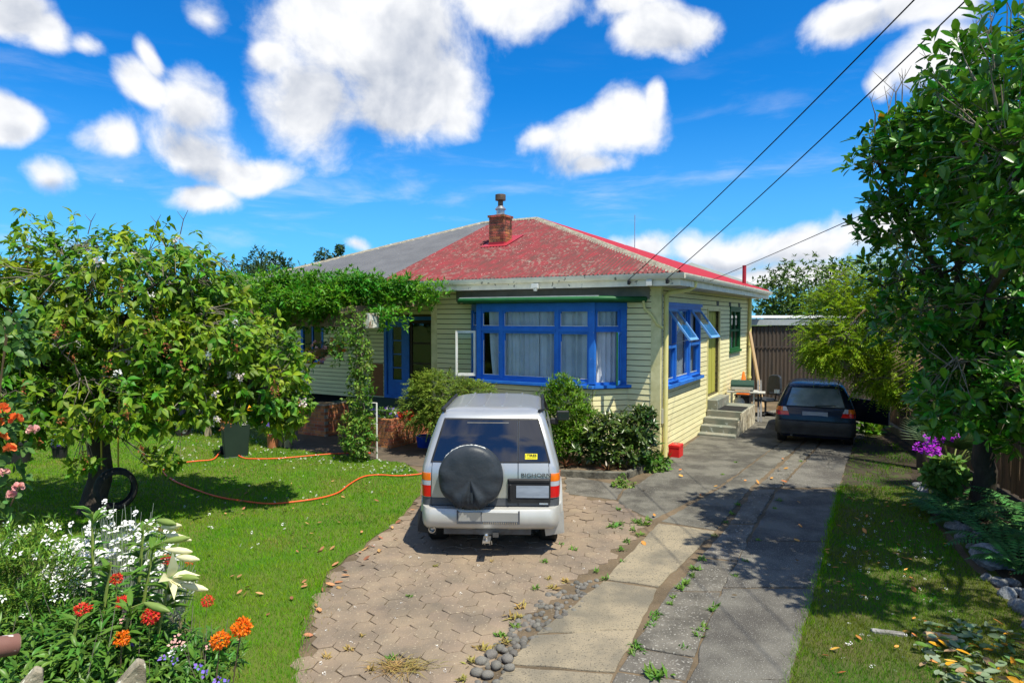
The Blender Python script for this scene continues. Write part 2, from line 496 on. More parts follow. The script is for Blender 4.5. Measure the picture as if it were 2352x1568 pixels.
soil_poly = GP([(560, 1620), (660, 1560), (705, 1400), (745, 1310), (890, 1205), (965, 1135), (940, 1070), (700, 1040), (640, 1000), (700, 960), (900, 940), (1300, 960), (1720, 915), (1990, 915),
                (2120, 1050), (2150, 1200), (2352, 1400), (2352, 1620)])
soil = sheet('yard_soil', soil_poly, .020, M_soil, label='bare brown soil and moss between the paved parts')

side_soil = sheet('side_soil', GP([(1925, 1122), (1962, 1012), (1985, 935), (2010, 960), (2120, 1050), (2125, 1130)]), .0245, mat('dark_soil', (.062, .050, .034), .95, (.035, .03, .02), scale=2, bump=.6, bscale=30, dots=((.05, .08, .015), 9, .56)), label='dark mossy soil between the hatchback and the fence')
# --- left lawn and right grass strip
lawn_poly = GP([(-900, 1900), (-1400, 1300), (-900, 980), (-200, 948), (420, 948), (660, 1032), (765, 1046), (930, 1066), (972, 1096), (966, 1140), (915, 1200), (842, 1250), (752, 1318), (718, 1400), (692, 1480), (680, 1568), (660, 1900)])
lawn = sheet('lawn', lawn_poly, .028, M_turf, amp=.03, label='sunlit green lawn with white daisies')
strip_poly = GP([(1930, 1122), (2100, 1128), (2145, 1200), (2215, 1290), (2290, 1360), (2352, 1440), (2600, 1700), (2600, 1900), (1745, 1900), (1815, 1568), (1848, 1440), (1880, 1330), (1900, 1240)])
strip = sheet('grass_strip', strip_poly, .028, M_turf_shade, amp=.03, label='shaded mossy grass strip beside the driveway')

# --- concrete driveway
drive = thing('driveway', 'x', 'driveway', G(1600, 1300)); del drive['category']; drive['kind'] = 'structure'; drive['label'] = 'weathered concrete driveway of two tracks with a broken middle strip'


def slab(poly, m, z1=.035, z0=-.05, amp=.010, parent=None, name='slab', step=.14, bev=.008):
    c_ = sum((Vector(p) for p in poly), Vector()) / len(poly)
    poly = [Vector(p) + (Vector(p) - c_).normalized() * .018 for p in poly]
    b = MB(); b.prism(jag(poly, step, amp), z0, z1)
    return b.obj(name, m, parent or drive, bevel=bev)


Lf = [(1500, 1196), (1388, 1334), (1168, 1540), (1040, 1700)]      # outer edge of the left track
La = [(1735, 1098), (1655, 1215), (1514, 1352), (1395, 1568)]
PA = lambda t: None
def line(a, b, t): return (a[0] + (b[0] - a[0]) * t, a[1] + (b[1] - a[1]) * t)
slabs = [
    ([(1512, 1208), (1640, 1226), (1512, 1352), (1392, 1334)], M_conc_warm, .040),
    ([(1386, 1341), (1506, 1358), (1462, 1448), (1236, 1460)], M_conc_warm, .034),
    ([(1230, 1466), (1460, 1454), (1408, 1548), (1172, 1530)], M_conc_warm, .038),
    ([(1168, 1540), (1405, 1556), (1330, 1760), (1000, 1740)], M_conc_warm, .030),
    ([(1470, 1112), (1515, 1080), (1530, 1062), (1608, 1003), (1712, 962), (1790, 940), (1800, 1012), (1650, 1120), (1500, 1195), (1418, 1160), (1432, 1130)], M_conc, .030),
    ([(1655, 1124), (1798, 1016), (1850, 1012), (1722, 1124), (1645, 1221), (1520, 1200)], M_conc, .033),
    ([(1300, 1094), (1432, 1120), (1414, 1150), (1300, 1136)], M_conc, .032),
    # middle strip
    ([(1732, 1128), (1780, 1128), (1735, 1205), (1678, 1205)], M_strip, .034), ([(1675, 1210), (1732, 1210), (1695, 1290), (1612, 1282)], M_strip, .033),
    ([(1610, 1287), (1692, 1295), (1655, 1360), (1540, 1360)], M_strip, .030), ([(1538, 1365), (1652, 1366), (1622, 1432), (1500, 1422)], M_strip, .031),
    ([(1497, 1428), (1618, 1438), (1592, 1512), (1460, 1490)], M_strip, .042), ([(1456, 1497), (1589, 1520), (1570, 1566), (1425, 1545)], M_strip, .032),
    ([(1420, 1552), (1566, 1574), (1540, 1720), (1340, 1720)], M_strip, .030),
    ([(1855, 1014), (1885, 1016), (1790, 1122), (1738, 1122)], M_strip, .032),
    # right track
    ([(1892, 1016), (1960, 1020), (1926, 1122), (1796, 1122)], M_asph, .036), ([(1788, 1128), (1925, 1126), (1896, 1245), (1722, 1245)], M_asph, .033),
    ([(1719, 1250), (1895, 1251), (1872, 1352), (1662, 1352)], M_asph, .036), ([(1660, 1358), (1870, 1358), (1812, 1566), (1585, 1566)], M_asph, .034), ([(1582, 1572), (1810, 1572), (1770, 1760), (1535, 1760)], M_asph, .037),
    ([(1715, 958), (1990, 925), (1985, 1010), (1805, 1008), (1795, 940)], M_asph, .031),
]
for pl, m, z in slabs: slab(GP(pl), m, z)

# --- pavers: hexagons, the 300 nearest as parts
yard = thing('paved_yard', 'x', 'x', G(1100, 1350)); del yard['category']; yard['kind'] = 'structure'; yard['label'] = 'parking place of worn brown six-sided pavers'
pav_poly = GP([(690, 1620), (702, 1500), (728, 1380), (770, 1316), (880, 1235), (940, 1180), (985, 1130), (990, 1085), (1290, 1100), (1300, 1140), (1412, 1156), (1490, 1198), (1390, 1300), (1300, 1345), (1205, 1430), (1120, 1520), (1085, 1620)])
pitch = .205
C0, ax = G(700, 1560), Vector((math.sin(R(12)), math.cos(R(12)), 0)); bx = Vector((ax.y, -ax.x, 0))
cells = []
for i in range(-25, 45):
    for j in range(-10, 60):
        p = C0 + bx * (i * pitch + (j % 2) * pitch / 2) + ax * (j * pitch * .87)
        cells.append((p.x, p.y))
cells = np.array(cells)
ok = inpoly(cells, pav_poly)
cells = cells[ok]; cells = cells[np.argsort(cells[:, 1])]
hexme = []
for k in range(6):
    b = MB(); r = pitch / math.sqrt(3) + .0005
    b.prism([((r + random.uniform(-.006, .004)) * math.cos(PI / 3 * q + PI / 6), (r + random.uniform(-.006, .004)) * math.sin(PI / 3 * q + PI / 6)) for q in range(6)], -.05, 0)
    me = b.mesh('paver', bevel=.0035); me.materials.append(M_paver); hexme.append(me)
rest = MB(); ang = -R(12)
n_p = 0
for k, (x, y) in enumerate(cells):
    M_ = Matrix.Translation((x + random.gauss(0, .004), y + random.gauss(0, .004), .0315 + random.gauss(0, .003))) @ Matrix.Rotation(ang + random.gauss(0, .05), 4, 'Z') @ Matrix.Rotation(random.gauss(0, .012), 4, 'X') @ Matrix.Rotation(random.gauss(0, .012), 4, 'Y')
    if n_p < 300:
        o = put('paver', hexme[k % 6], None, yard); o.matrix_basis = M_; n_p += 1
    else:
        r = pitch / math.sqrt(3) - .004
        rest.prism([(r * math.cos(PI / 3 * q + PI / 6), r * math.sin(PI / 3 * q + PI / 6)) for q in range(6)], -.04, 0, M_)
M_paver2 = mat('paver_far', (.26, .195, .135), .9, (.155, .122, .095), scale=1.5, bump=.5, bscale=60, island=.06, coords='World')
rest.obj('paver_field', M_paver2, yard, kind='stuff')

# --- cobbles between pavers and concrete
cob = thing('cobble_strip', 'x', 'x', G(1250, 1400)); del cob['category']; cob['kind'] = 'structure'; cob['label'] = 'strip of loose round river stones set in soil beside the pavers'


def rockmesh(name, seed, sub=2, rough=.22, flat=.7):
    bm = bmesh.new(); bmesh.ops.create_icosphere(bm, subdivisions=sub, radius=1)
    rr = random.Random(seed)
    cuts = [(Vector((rr.gauss(0, 1), rr.gauss(0, 1), rr.gauss(0, 1))).normalized(), rr.uniform(.62, .95)) for _ in range(9)]
    for v in bm.verts:
        for n, d in cuts:
            t = v.co.dot(n)
            if t > d: v.co -= n * (t - d) * (1 - rough)
        v.co *= 1 + rr.uniform(-.03, .03); v.co.z *= flat
    me = bpy.data.meshes.new(name); bm.to_mesh(me); bm.free(); me.shade_smooth(); me.set_sharp_from_angle(angle=R(38))
    return me


rocks = [rockmesh('stone', 40 + i, 2, .25, .75) for i in range(5)]
cobs = [rockmesh('stone', 70 + i, 2, .55, .8) for i in range(4)]
for me in rocks: me.materials.append(M_rock)
for me in cobs: me.materials.append(M_stone); me.shade_smooth()
c_poly = GP([(1345, 1335), (1395, 1338), (1330, 1400), (1230, 1475), (1185, 1520), (1160, 1568), (1090, 1600), (1085, 1560), (1120, 1500), (1200, 1420), (1270, 1360)])
for x, y in scatter(c_poly, 170):
    s = random.uniform(.018, .038)
    o = put('stone', random.choice(cobs), None, cob)
    o.matrix_basis = Matrix.Translation((x, y, .024)) @ Matrix.Rotation(random.uniform(0, 6), 4, 'Z') @ Matrix.Diagonal((s * random.uniform(.9, 1.3), s, s, 1))
for px, py, s in [(1128, 1515, .062), (1150, 1500, .052), (1165, 1525, .06), (1105, 1530, .056), (1140, 1540, .058), (1095, 1556, .06), (1120, 1562, .055), (1158, 1505, .04), (1180, 1512, .045), (1170, 1545, .05)]:
    p = G(px, py); o = put('stone', random.choice(cobs), None, cob)
    o.matrix_basis = Matrix.Translation((p.x, p.y, .05)) @ Matrix.Rotation(random.uniform(0, 6), 4, 'Z') @ Matrix.Diagonal((s, s * .9, s * .85, 1))

# ================================================================== house
HX, HY, HROT = 3.02, 13.36, -R(29.66)
house = thing('house', 'single storey cream weatherboard house with red iron hip roof and blue windows', 'house', (HX, HY, 0), HROT, world=False)
HM = Matrix.Translation((HX, HY, 0)) @ Matrix.Rotation(HROT, 4, 'Z')
def H2W(x, y, z=0): return HM @ Vector((x, y, z))

M_board = mat('cream_board', (.83, .765, .44), .6, (.76, .69, .38), scale=2.5, bump=.15, bscale=60, rnd=.05, stretch=(1, 1, 4), dots=((.42, .38, .2), 5, .72))
M_trim = mat('cream_trim', (.80, .73, .40), .5, (.60, .55, .26), scale=4, bump=.1, rnd=.04)
M_pipe = mat('cream_pipe', (.72, .66, .30), .45, (.66, .58, .2), scale=3)
M_blue = mat('blue_paint', (.030, .185, .64), .42, (.024, .145, .53), scale=4, bump=.12, bscale=40, dots=((.25, .33, .5), 9, .74))
M_green = mat('green_paint', (.018, .12, .035), .45, (.014, .09, .03), scale=4, bump=.1)
M_white = mat('white_paint', (.74, .74, .71), .5, (.60, .60, .55), scale=5, bump=.1, bscale=30, dots=((.30, .30, .27), 14, .68))
M_gutter = mat('gutter_paint', (.86, .80, .66), .5, (.68, .63, .52), scale=3, bump=.1, dots=((.2, .2, .17), 8, .66))
M_soffit = mat('soffit_paint', (.46, .45, .38), .7, (.40, .39, .33), scale=2)
M_greyshade = mat('grey_paint_with_shade', (.27, .26, .225), .7, (.20, .19, .165), scale=3)  # grey paint with the deep shade under the eave put into the colour
def roofmat():
    mt = bpy.data.materials.new('red_iron'); mt.use_nodes = True; nt = mt.node_tree; N, L = nt.nodes.new, nt.links.new
    b = nt.nodes['Principled BSDF']; b.inputs['Roughness'].default_value = .75; b.inputs['Specular IOR Level'].default_value = .12
    tc = N('ShaderNodeTexCoord')
    def noise(sc, stretch, lo, hi, det=5):
        mp = N('ShaderNodeMapping'); mp.inputs['Scale'].default_value = stretch; L(tc.outputs['Object'], mp.inputs[0])
        n = N('ShaderNodeTexNoise'); n.inputs['Scale'].default_value = sc; n.inputs['Detail'].default_value = det; L(mp.outputs[0], n.inputs['Vector'])
        r = N('ShaderNodeMapRange'); L(n.outputs['Fac'], r.inputs[0]); r.inputs[1].default_value = lo; r.inputs[2].default_value = hi; return r.outputs[0]
    def mix(f, a, c):
        m = N('ShaderNodeMix'); m.data_type = 'RGBA'; L(f, m.inputs[0])
        for i, v in ((6, a), (7, c)):
            if isinstance(v, tuple): m.inputs[i].default_value = v + (1,)
            else: L(v, m.inputs[i])
        return m.outputs[2]
    def mul(a, c):
        m = N('ShaderNodeMath'); m.operation = 'MULTIPLY'; L(a, m.inputs[0])
        if isinstance(c, float): m.inputs[1].default_value = c
        else: L(c, m.inputs[1])
        return m.outputs[0]
    c = mix(noise(7, (1, .10, 1), .36, .64), (.235, .033, .040), (.13, .042, .040))
    sep = N('ShaderNodeSeparateXYZ'); L(tc.outputs['Object'], sep.inputs[0])
    sn = N('ShaderNodeMath'); sn.operation = 'SINE'; L(mul(sep.outputs[0], 2 * PI / .0955), sn.inputs[0])
    vr = N('ShaderNodeMapRange'); L(sn.outputs[0], vr.inputs[0]); vr.inputs[1].default_value = .1; vr.inputs[2].default_value = -.9      # dirt lies in the valleys
    c = mix(mul(vr.outputs[0], noise(2.2, (1, .6, 1), .24, .56)), c, (.085, .055, .045))
    patch = noise(.9, (1, 1, 1), .38, .62, 3)
    c = mix(mul(mul(noise(11, (1, .5, 1), .52, .60, 4), patch), .62), c, (.20, .165, .135))
    c = mix(mul(noise(24, (1, 1, 1), .675, .72, 2), noise(1.4, (1, 1, 1), .35, .6, 2)), c, (.50, .42, .36))
    L(c, b.inputs['Base Color']); return mt
M_red = roofmat()
M_redclean = mat('red_iron_clean', (.33, .028, .045), .5, (.34, .03, .042), scale=2, dots=((.6, .45, .42), 7, .74))
M_greyroof = mat('grey_iron', (.135, .135, .138), .6, (.105, .105, .108), scale=1.2, dots=((.5, .5, .48), 9, .78))
M_lichen = mat('lichen_cap', (.30, .27, .20), .9, (.16, .14, .11), scale=9, bump=.8, bscale=25, dots=((.42, .40, .32), 18, .6))
M_curtain = mat('curtain', (.62, .63, .66), .9, (.52, .53, .56), scale=3)
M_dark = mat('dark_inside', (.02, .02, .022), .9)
M_glass = glassmat('window_glass')
M_ygreen = mat('olive_door', (.46, .44, .08), .5, (.40, .38, .06), scale=3, stretch=(1, 1, .3))
M_brick = mat('brick', (.42, .16, .07), .85, (.28, .105, .055), scale=7, bump=.5, bscale=40, rnd=.25)
M_brick_dark = mat('chimney_brick', (.36, .12, .06), .85, (.10, .055, .04), scale=4, bump=.5, bscale=40, rnd=.35, lo=.42, hi=.62)
M_mortar = mat('mortar', (.30, .27, .23), .9, (.2, .18, .15), scale=10, bump=.4)
M_metal = mat('galvanised', (.45, .46, .48), .35, (.34, .35, .37), scale=6, metal=.8)
M_rust = mat('rusty_steel', (.17, .12, .085), .6, (.10, .075, .06), scale=8, metal=.5)
M_black = mat('black_plastic', (.018, .018, .020), .45, (.03, .03, .032), scale=6)

WALL_H = 3.56
M_gap = mat('lap_dirt_and_shade', (.11, .095, .05), .9, (.07, .06, .03), scale=5)  # dirt plus the shadow line of each lap, put into the backing colour
CRS = .12


def wall(name, o, u, length, z0, z1, holes=(), boards=True, bm=M_board):
    """o: house-local start, u: unit direction along the wall; the outside is on the right of u... outward = (u.y,-u.x)"""
    u = Vector((u[0], u[1], 0)).normalized(); n = Vector((u.y, -u.x, 0)); o = Vector((o[0], o[1], 0))
    M = Matrix((u, -n, Vector((0, 0, 1)))).transposed().to_4x4(); M.translation = o      # local: x along, y inward, z up
    b = MB()
    us = sorted({0, length, *[q for h in holes for q in h[:2]]}); zs = sorted({z0, z1, *[q for h in holes for q in h[2:4]]})
    for i in range(len(us) - 1):
        for k in range(len(zs) - 1):
            cu, cz = (us[i] + us[i + 1]) / 2, (zs[k] + zs[k + 1]) / 2
            if any(h[0] < cu < h[1] and h[2] < cz < h[3] for h in holes): continue
            b.box(us[i], us[i + 1], 0, .10, zs[k], zs[k + 1], M)
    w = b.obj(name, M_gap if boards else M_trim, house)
    w.location = n * -.0
    if boards:
        z = z0
        while z < z1 - .02:
            t = min(z + CRS, z1)
            spans = [(0.0, length)]
            for h in holes:
                if h[2] < z + CRS * .6 and h[3] > z + CRS * .4:
                    ns = []
                    for a, c in spans:
                        if h[1] <= a or h[0] >= c: ns.append((a, c)); continue
                        if h[0] > a: ns.append((a, h[0]))
                        if h[1] < c: ns.append((h[1], c))
                    spans = ns
            for a, c in spans:
                if c - a < .03: continue
                bb = MB(); e = .0
                j = random.uniform(-.002, .002)
                vs = [(a, -.027 + j, z + .017), (c, -.027 + j, z + .017), (c, -.021, t), (a, -.021, t), (a, -.001, z + .017), (c, -.001, z + .017), (c, -.001, t), (a, -.001, t)]
                bb.add([M @ Vector(p) for p in vs], [(0, 1, 2, 3), (0, 4, 5, 1), (0, 3, 7, 4), (1, 5, 6, 2), (3, 2, 6, 7)])
                bb.obj('weatherboard', bm, w)
            z += CRS
    return w, M


def curtain(parent, M, u0, u1, z0, z1, y=.10, folds=9, amp=.045, gap=0, seed=0, kind=0):
    rr = random.Random(seed); n = max(12, int((u1 - u0) * 30)); rows = []
    ph = [rr.uniform(0, 6) for _ in range(4)]
    for zi in range(5):
        tz = zi / 4; row = []
        for i in range(n + 1):
            t = i / n; uu = u0 + (u1 - u0) * t + (gap * (1 - t) * (1 - tz) ** 2 if gap else 0)
            d = math.sin(t * folds * 2 * PI + ph[0] + .5 * math.sin(t * 5 + ph[1])) * .6 + math.sin(t * folds * 4.7 + ph[2]) * .4
            row.append(M @ Vector((uu, y + amp * d, z0 + (z1 - z0) * tz)))
        rows.append(row)
    b = MB(); b.grid(rows)
    return b.obj('curtain', M_curtain, parent, smooth=60)


def frame_rect(b, M, u0, u1, z0, z1, w, y0, y1, wb=None):
    """a rectangular frame of four members"""
    wb = wb or w
    b.box(u0, u0 + w, y0, y1, z0, z1, M); b.box(u1 - w, u1, y0, y1, z0, z1, M)
    b.box(u0 + w, u1 - w, y0 + .001, y1 - .001, z0, z0 + wb, M); b.box(u0 + w, u1 - w, y0 + .001, y1 - .001, z1 - w, z1, M)


def sash(parent, M, u0, u1, z0, z1, m=None, w=.045, y=.01, dep=.04, pane=True, name='sash'):
    b = MB(); frame_rect(b, M, u0, u1, z0, z1, w, y, y + dep, w * 1.3)
    s = b.obj(name, m or M_blue, parent)
    if pane:
        g = MB(); g.box(u0 + w - .004, u1 - w + .004, y + dep * .45, y + dep * .6, z0 + w, z1 - w + .003, M)
        g.obj('pane', M_glass, parent)
        p = MB(); p.box(u0 + w - .006, u1 - w + .006, y - .004, y + .004, z0 + w * 1.25, z0 + w * 1.3 + .010, M); p.box(u0 + w - .003, u0 + w + .007, y - .0035, y + .004, z0 + w * 1.3 + .011, z0 + (z1 - z0) * .8, M); p.obj('putty', M_white, parent)
    return s


# right wall (local x = 0 plane, running away from the camera)
WIN = (.35, 3.22, 1.50, 3.20); DOOR = (4.10, 5.46, .86, 3.10); GWIN = (6.85, 8.40, 1.92, 3.20)
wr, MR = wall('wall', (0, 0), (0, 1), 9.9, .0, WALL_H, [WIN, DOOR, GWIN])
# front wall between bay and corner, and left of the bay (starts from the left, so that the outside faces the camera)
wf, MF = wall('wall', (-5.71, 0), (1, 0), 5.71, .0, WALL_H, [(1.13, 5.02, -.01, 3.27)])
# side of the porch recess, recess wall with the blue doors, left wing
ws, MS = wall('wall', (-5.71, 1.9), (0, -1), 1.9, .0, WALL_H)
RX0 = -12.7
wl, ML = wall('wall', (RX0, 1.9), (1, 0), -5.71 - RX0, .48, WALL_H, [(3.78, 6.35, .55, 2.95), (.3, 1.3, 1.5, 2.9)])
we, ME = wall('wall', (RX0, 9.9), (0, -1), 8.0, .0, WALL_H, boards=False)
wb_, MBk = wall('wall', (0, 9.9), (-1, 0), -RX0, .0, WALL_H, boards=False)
# floor inside, keeps the rooms dark
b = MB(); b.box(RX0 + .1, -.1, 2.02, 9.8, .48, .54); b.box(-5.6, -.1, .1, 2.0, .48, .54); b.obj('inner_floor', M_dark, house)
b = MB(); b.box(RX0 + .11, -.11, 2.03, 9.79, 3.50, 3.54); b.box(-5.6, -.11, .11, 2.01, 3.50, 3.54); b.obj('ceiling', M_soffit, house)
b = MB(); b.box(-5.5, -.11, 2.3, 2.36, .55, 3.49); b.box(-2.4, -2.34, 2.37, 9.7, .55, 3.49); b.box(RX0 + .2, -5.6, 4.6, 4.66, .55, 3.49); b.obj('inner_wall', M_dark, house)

# bay window --------------------------------------------------------------
BXR, BXL, BP = -1.24, -4.03, .55
bay_pts = [(-4.58, 0), (BXL, -BP), (BXR, -BP), (-.69, 0)]
for i in range(3):
    a, c = Vector(bay_pts[i]), Vector(bay_pts[i + 1]); d = c - a
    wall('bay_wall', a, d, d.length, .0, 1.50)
win = put('bay_window', None, None, house)
def faceM(a, c, off=0):
    a, c = Vector((a[0], a[1], 0)), Vector((c[0], c[1], 0)); u = (c - a).normalized(); n = Vector((u.y, -u.x, 0))
    M = Matrix((u, -n, Vector((0, 0, 1)))).transposed().to_4x4(); M.translation = a + n * off; return M, (c - a).length
MFc, LFc = faceM(bay_pts[1], bay_pts[2]); MRt, LRt = faceM(bay_pts[2], bay_pts[3]); MLt, LLt = faceM(bay_pts[0], bay_pts[1])
Z0, Z1, ZT = 1.55, 3.24, 2.66
b = MB()
b.box(-.02, LFc + .02, -.015, .07, 3.10, Z1, MFc)                                      # head
b.box(-.05, .07, -.03, .07, Z0, Z1, MFc); b.box(LFc - .08, LFc + .05, -.03, .07, Z0, Z1, MFc)   # corner posts
MU = [.60, 1.98]
for u in MU: b.box(u - .035, u + .035, -.01, .06, Z0, 3.10, MFc)
b.box(.07, MU[0] - .035, -.02, .06, ZT - .03, ZT + .03, MFc); b.box(MU[0] + .035, MU[1] - .035, -.02, .06, ZT - .03, ZT + .03, MFc); b.box(MU[1] + .035, LFc - .08, -.02, .06, ZT - .03, ZT + .03, MFc)
b.box(.07, LFc - .08, -.01, .06, Z0 - .02, Z0 + .03, MFc)
for MM, LL in ((MRt, LRt), (MLt, LLt)):
    a0, a1 = (.06, LL) if MM is MRt else (0, LL - .06)
    b.box(a0, a1, -.012, .05, 3.10, Z1 - .002, MM); b.box(a0, a1, -.012, .05, ZT - .03, ZT + .03, MM); b.box(a0, a1, -.012, .05, Z0 - .02, Z0 + .03, MM)
    if MM is MRt: b.box(LL - .17, LL - .03, -.03, .05, Z0 + .03, 3.10, MM)
    else: b.box(.03, .13, -.03, .05, Z0 + .03, 3.10, MM)
win_me = b.mesh('bay_window'); win.data if False else None
bpy.data.objects.remove(win)
win = put('bay_window', win_me, M_blue, house)
b = MB()                                                                                # sill, mitred round the bay
sp = [(-4.66, -.02), (BXL - .03, -BP - .11), (BXR + .03, -BP - .11), (-.58, -.02)]
b.prism(sp + [(-.69, .03), (BXR, -BP + .03), (BXL, -BP + .03), (-4.58, .03)], 1.465, 1.525)
b.obj('sill', M_blue, win)
for (u0, u1) in ((.07, MU[0] - .035), (MU[0] + .035, MU[1] - .035), (MU[1] + .035, LFc - .08)):
    sash(win, MFc, u0, u1, ZT + .03, 3.10); sash(win, MFc, u0, u1, Z0 + .03, ZT - .03, w=.05)
sash(win, MRt, .07, LRt - .17, ZT + .03, 3.10); sash(win, MLt, .13, LLt - .07, ZT + .03, 3.10)
curtain(win, MFc, .22, .63, 1.56, 3.12, folds=5, seed=1, gap=.10); curtain(win, MFc, .64, 1.50, 1.56, 3.12, folds=8, seed=2); curtain(win, MFc, 1.40, 2.0, 1.56, 3.12, folds=7, seed=3); curtain(win, MFc, 2.02, 2.75, 1.56, 3.12, folds=9, seed=4)
curtain(win, MRt, -.02, .62, 1.56, 3.12, y=.09, folds=6, seed=5); curtain(win, MLt, .1, .75, 1.56, 3.12, y=.1, folds=5, seed=6)
# open casements: each a frame with a pane
def leaf_sash(hinge, dirv, width, z0, z1, m_out, m_edge, flip=1):
    u = Vector((dirv[0], dirv[1], 0)).normalized(); n = Vector((u.y, -u.x, 0)) * flip
    M = Matrix((u, n, Vector((0, 0, 1)))).transposed().to_4x4(); M.translation = Vector((hinge[0], hinge[1], 0))
    b = MB(); frame_rect(b, M, 0, width, z0, z1, .05, 0, .035, .065); s = b.obj('open_sash', m_out, win)
    e = MB(); e.box(width + .0005, width + .006, .0, .035, z0, z1, M); e.obj('sash_edge', m_edge, win)
    g = MB(); g.box(.045, width - .045, .014, .019, z0 + .06, z1 - .045, M); g.obj('pane', M_glass, win)
    return s
s1 = leaf_sash((BXL - .06, -BP - .05), (-.90, -.43), .46, 1.60, 2.63, M_white, M_green)
s1['label'] = 'open white casement at the left end of the bay'
s2 = leaf_sash((-.80, -.14), (.20, -.98), .46, 1.56, 2.63, M_blue, M_green, -1)
s2['label'] = 'open casement with green edge at the right end of the bay'
# hood over the bay
b = MB()
hp = [(-4.95, .0), (-4.35, -BP - .30), (-1.0, -BP - .30), (-.28, -.04), (-.28, .0)]
b.prism(hp, 3.27, 3.31); hood = b.obj('bay_hood', M_white, house)
b = MB(); gp = [Vector((x, y, 3.36)) for x, y in hp[:4]]
b.tube([p + Vector((0, 0, -.05)) for p in gp], .055, 8); b.obj('hood_gutter', M_green, hood, smooth=50)
b = MB(); b.bar(gp[0] + Vector((.05, .03, .0)), gp[1] + Vector((0, .03, .0)), .03, .02); b.bar(gp[1] + Vector((0, .0, .008)), gp[2] + Vector((0, .0, .008)), .035, .015); b.obj('hood_edge', M_white, hood)
b = MB(); b.prism([(-4.85, .0), (-4.3, -BP - .2), (-1.05, -BP - .2), (-.4, 0)], 3.245, 3.27); b.obj('hood_trim', M_green, hood)
b = MB(); b.box(-5.0, -.2, -.048, -.043, 3.31, 3.555); b.obj('shaded_grey_band', M_greyshade, house)  # dark band over the wall above the hood, eave shade in its colour

# right window --------------------------------------------------------------
rw = MB(); u0, u1, z0, z1 = WIN
frame_rect(rw, MR, u0 - .03, u1 + .03, z0, z1, .09, -.05, .06, .06)
rw.box(u0 - .08, u1 + .10, -.075, -.03, z1 - .02, z1 + .05, MR)
MW = [1.10, 2.28]
for u in MW: rw.box(u - .04, u + .04, -.04, .05, z0 + .06, z1 - .09, MR)
rw.box(u0 + .06, MW[0] - .04, -.04, .05, 2.27, 2.33, MR); rw.box(MW[1] + .04, u1 - .06, -.04, .05, 2.27, 2.33, MR)
side = rw.obj('side_window', M_blue, house)
b = MB(); b.box(u0 - .10, u1 + .10, -.13, -.028, z0 - .06, z0 + .012, MR); b.obj('sill', M_blue, side)
sash(side, MR, u0 + .06, MW[0] - .04, z0 + .06, 2.27); sash(side, MR, MW[1] + .04, u1 - .06, z0 + .06, 2.27); sash(side, MR, MW[0] + .04, MW[1] - .04, z0 + .06, z1 - .09)
def awning(M, u0, u1, ztop, h, ang, parent, m):
    MM = M @ Matrix.Translation((0, -.05, ztop)) @ Matrix.Rotation(-ang, 4, 'X')
    b = MB(); frame_rect(b, MM, u0, u1, -h, 0, .05, -.02, .02, .06); s = b.obj('awning_sash', m, parent)
    g = MB(); g.box(u0 + .045, u1 - .045, -.003, .003, -h + .055, -.045, MM); g.obj('pane', M_glass, parent)
    st = MB(); st.bar(MM @ Vector(((u0 + u1) / 2, .02, -h * .93)), M @ Vector(((u0 + u1) / 2, .0, ztop - h * .95)), .012, .012); st.obj('stay', M_metal, parent)
    return s
M_paleblue = mat('pale_blue_paint', (.16, .36, .70), .4, (.12, .30, .62), scale=5)
awning(MR, u0 + .04, MW[0] - .01, z1 - .10, .80, R(36), side, M_paleblue); awning(MR, MW[1] + .02, u1 - .03, z1 - .10, .80, R(36), side, M_paleblue)
curtain(side, MR, u0, 1.3, z0, z1 - .05, y=.14, folds=6, seed=7); curtain(side, MR, 1.15, 2.25, z0, z1 - .05, y=.15, folds=8, seed=8, gap=.25); curtain(side, MR, 2.2, u1, z0, z1 - .05, y=.14, folds=6, seed=9)
# door
b = MB(); b.box(DOOR[0], DOOR[1], .085, .10, DOOR[2], DOOR[3], MR)
dr = b.obj('side_door', M_ygreen, house)
k = 6; dw = (DOOR[1] - DOOR[0] - .08) / k
for i in range(k):
    b = MB(); b.box(DOOR[0] + .04 + i * dw + .006, DOOR[0] + .04 + (i + 1) * dw - .006, .062 + .008 * (i % 2), .084, DOOR[2] + .03, DOOR[3] - .05, MR); b.obj('door_board', M_ygreen, dr)
b = MB(); b.box(DOOR[0] - .07, DOOR[0], -.045, .08, DOOR[2] - .3, DOOR[3] + .07, MR); b.box(DOOR[1], DOOR[1] + .07, -.045, .08, DOOR[2] - .12, DOOR[3] + .07, MR); b.box(DOOR[0], DOOR[1], -.044, .08, DOOR[3], DOOR[3] + .07, MR)
b.obj('door_frame', M_trim, dr)
b = MB(); b.lathe([(.03, 0), (.03, .05), (.012, .06)], 10, MR @ Matrix.Translation((DOOR[0] + .16, .06, 1.85)) @ Matrix.Rotation(R(90), 4, 'X')); b.obj('door_knob', M_metal, dr, smooth=40)
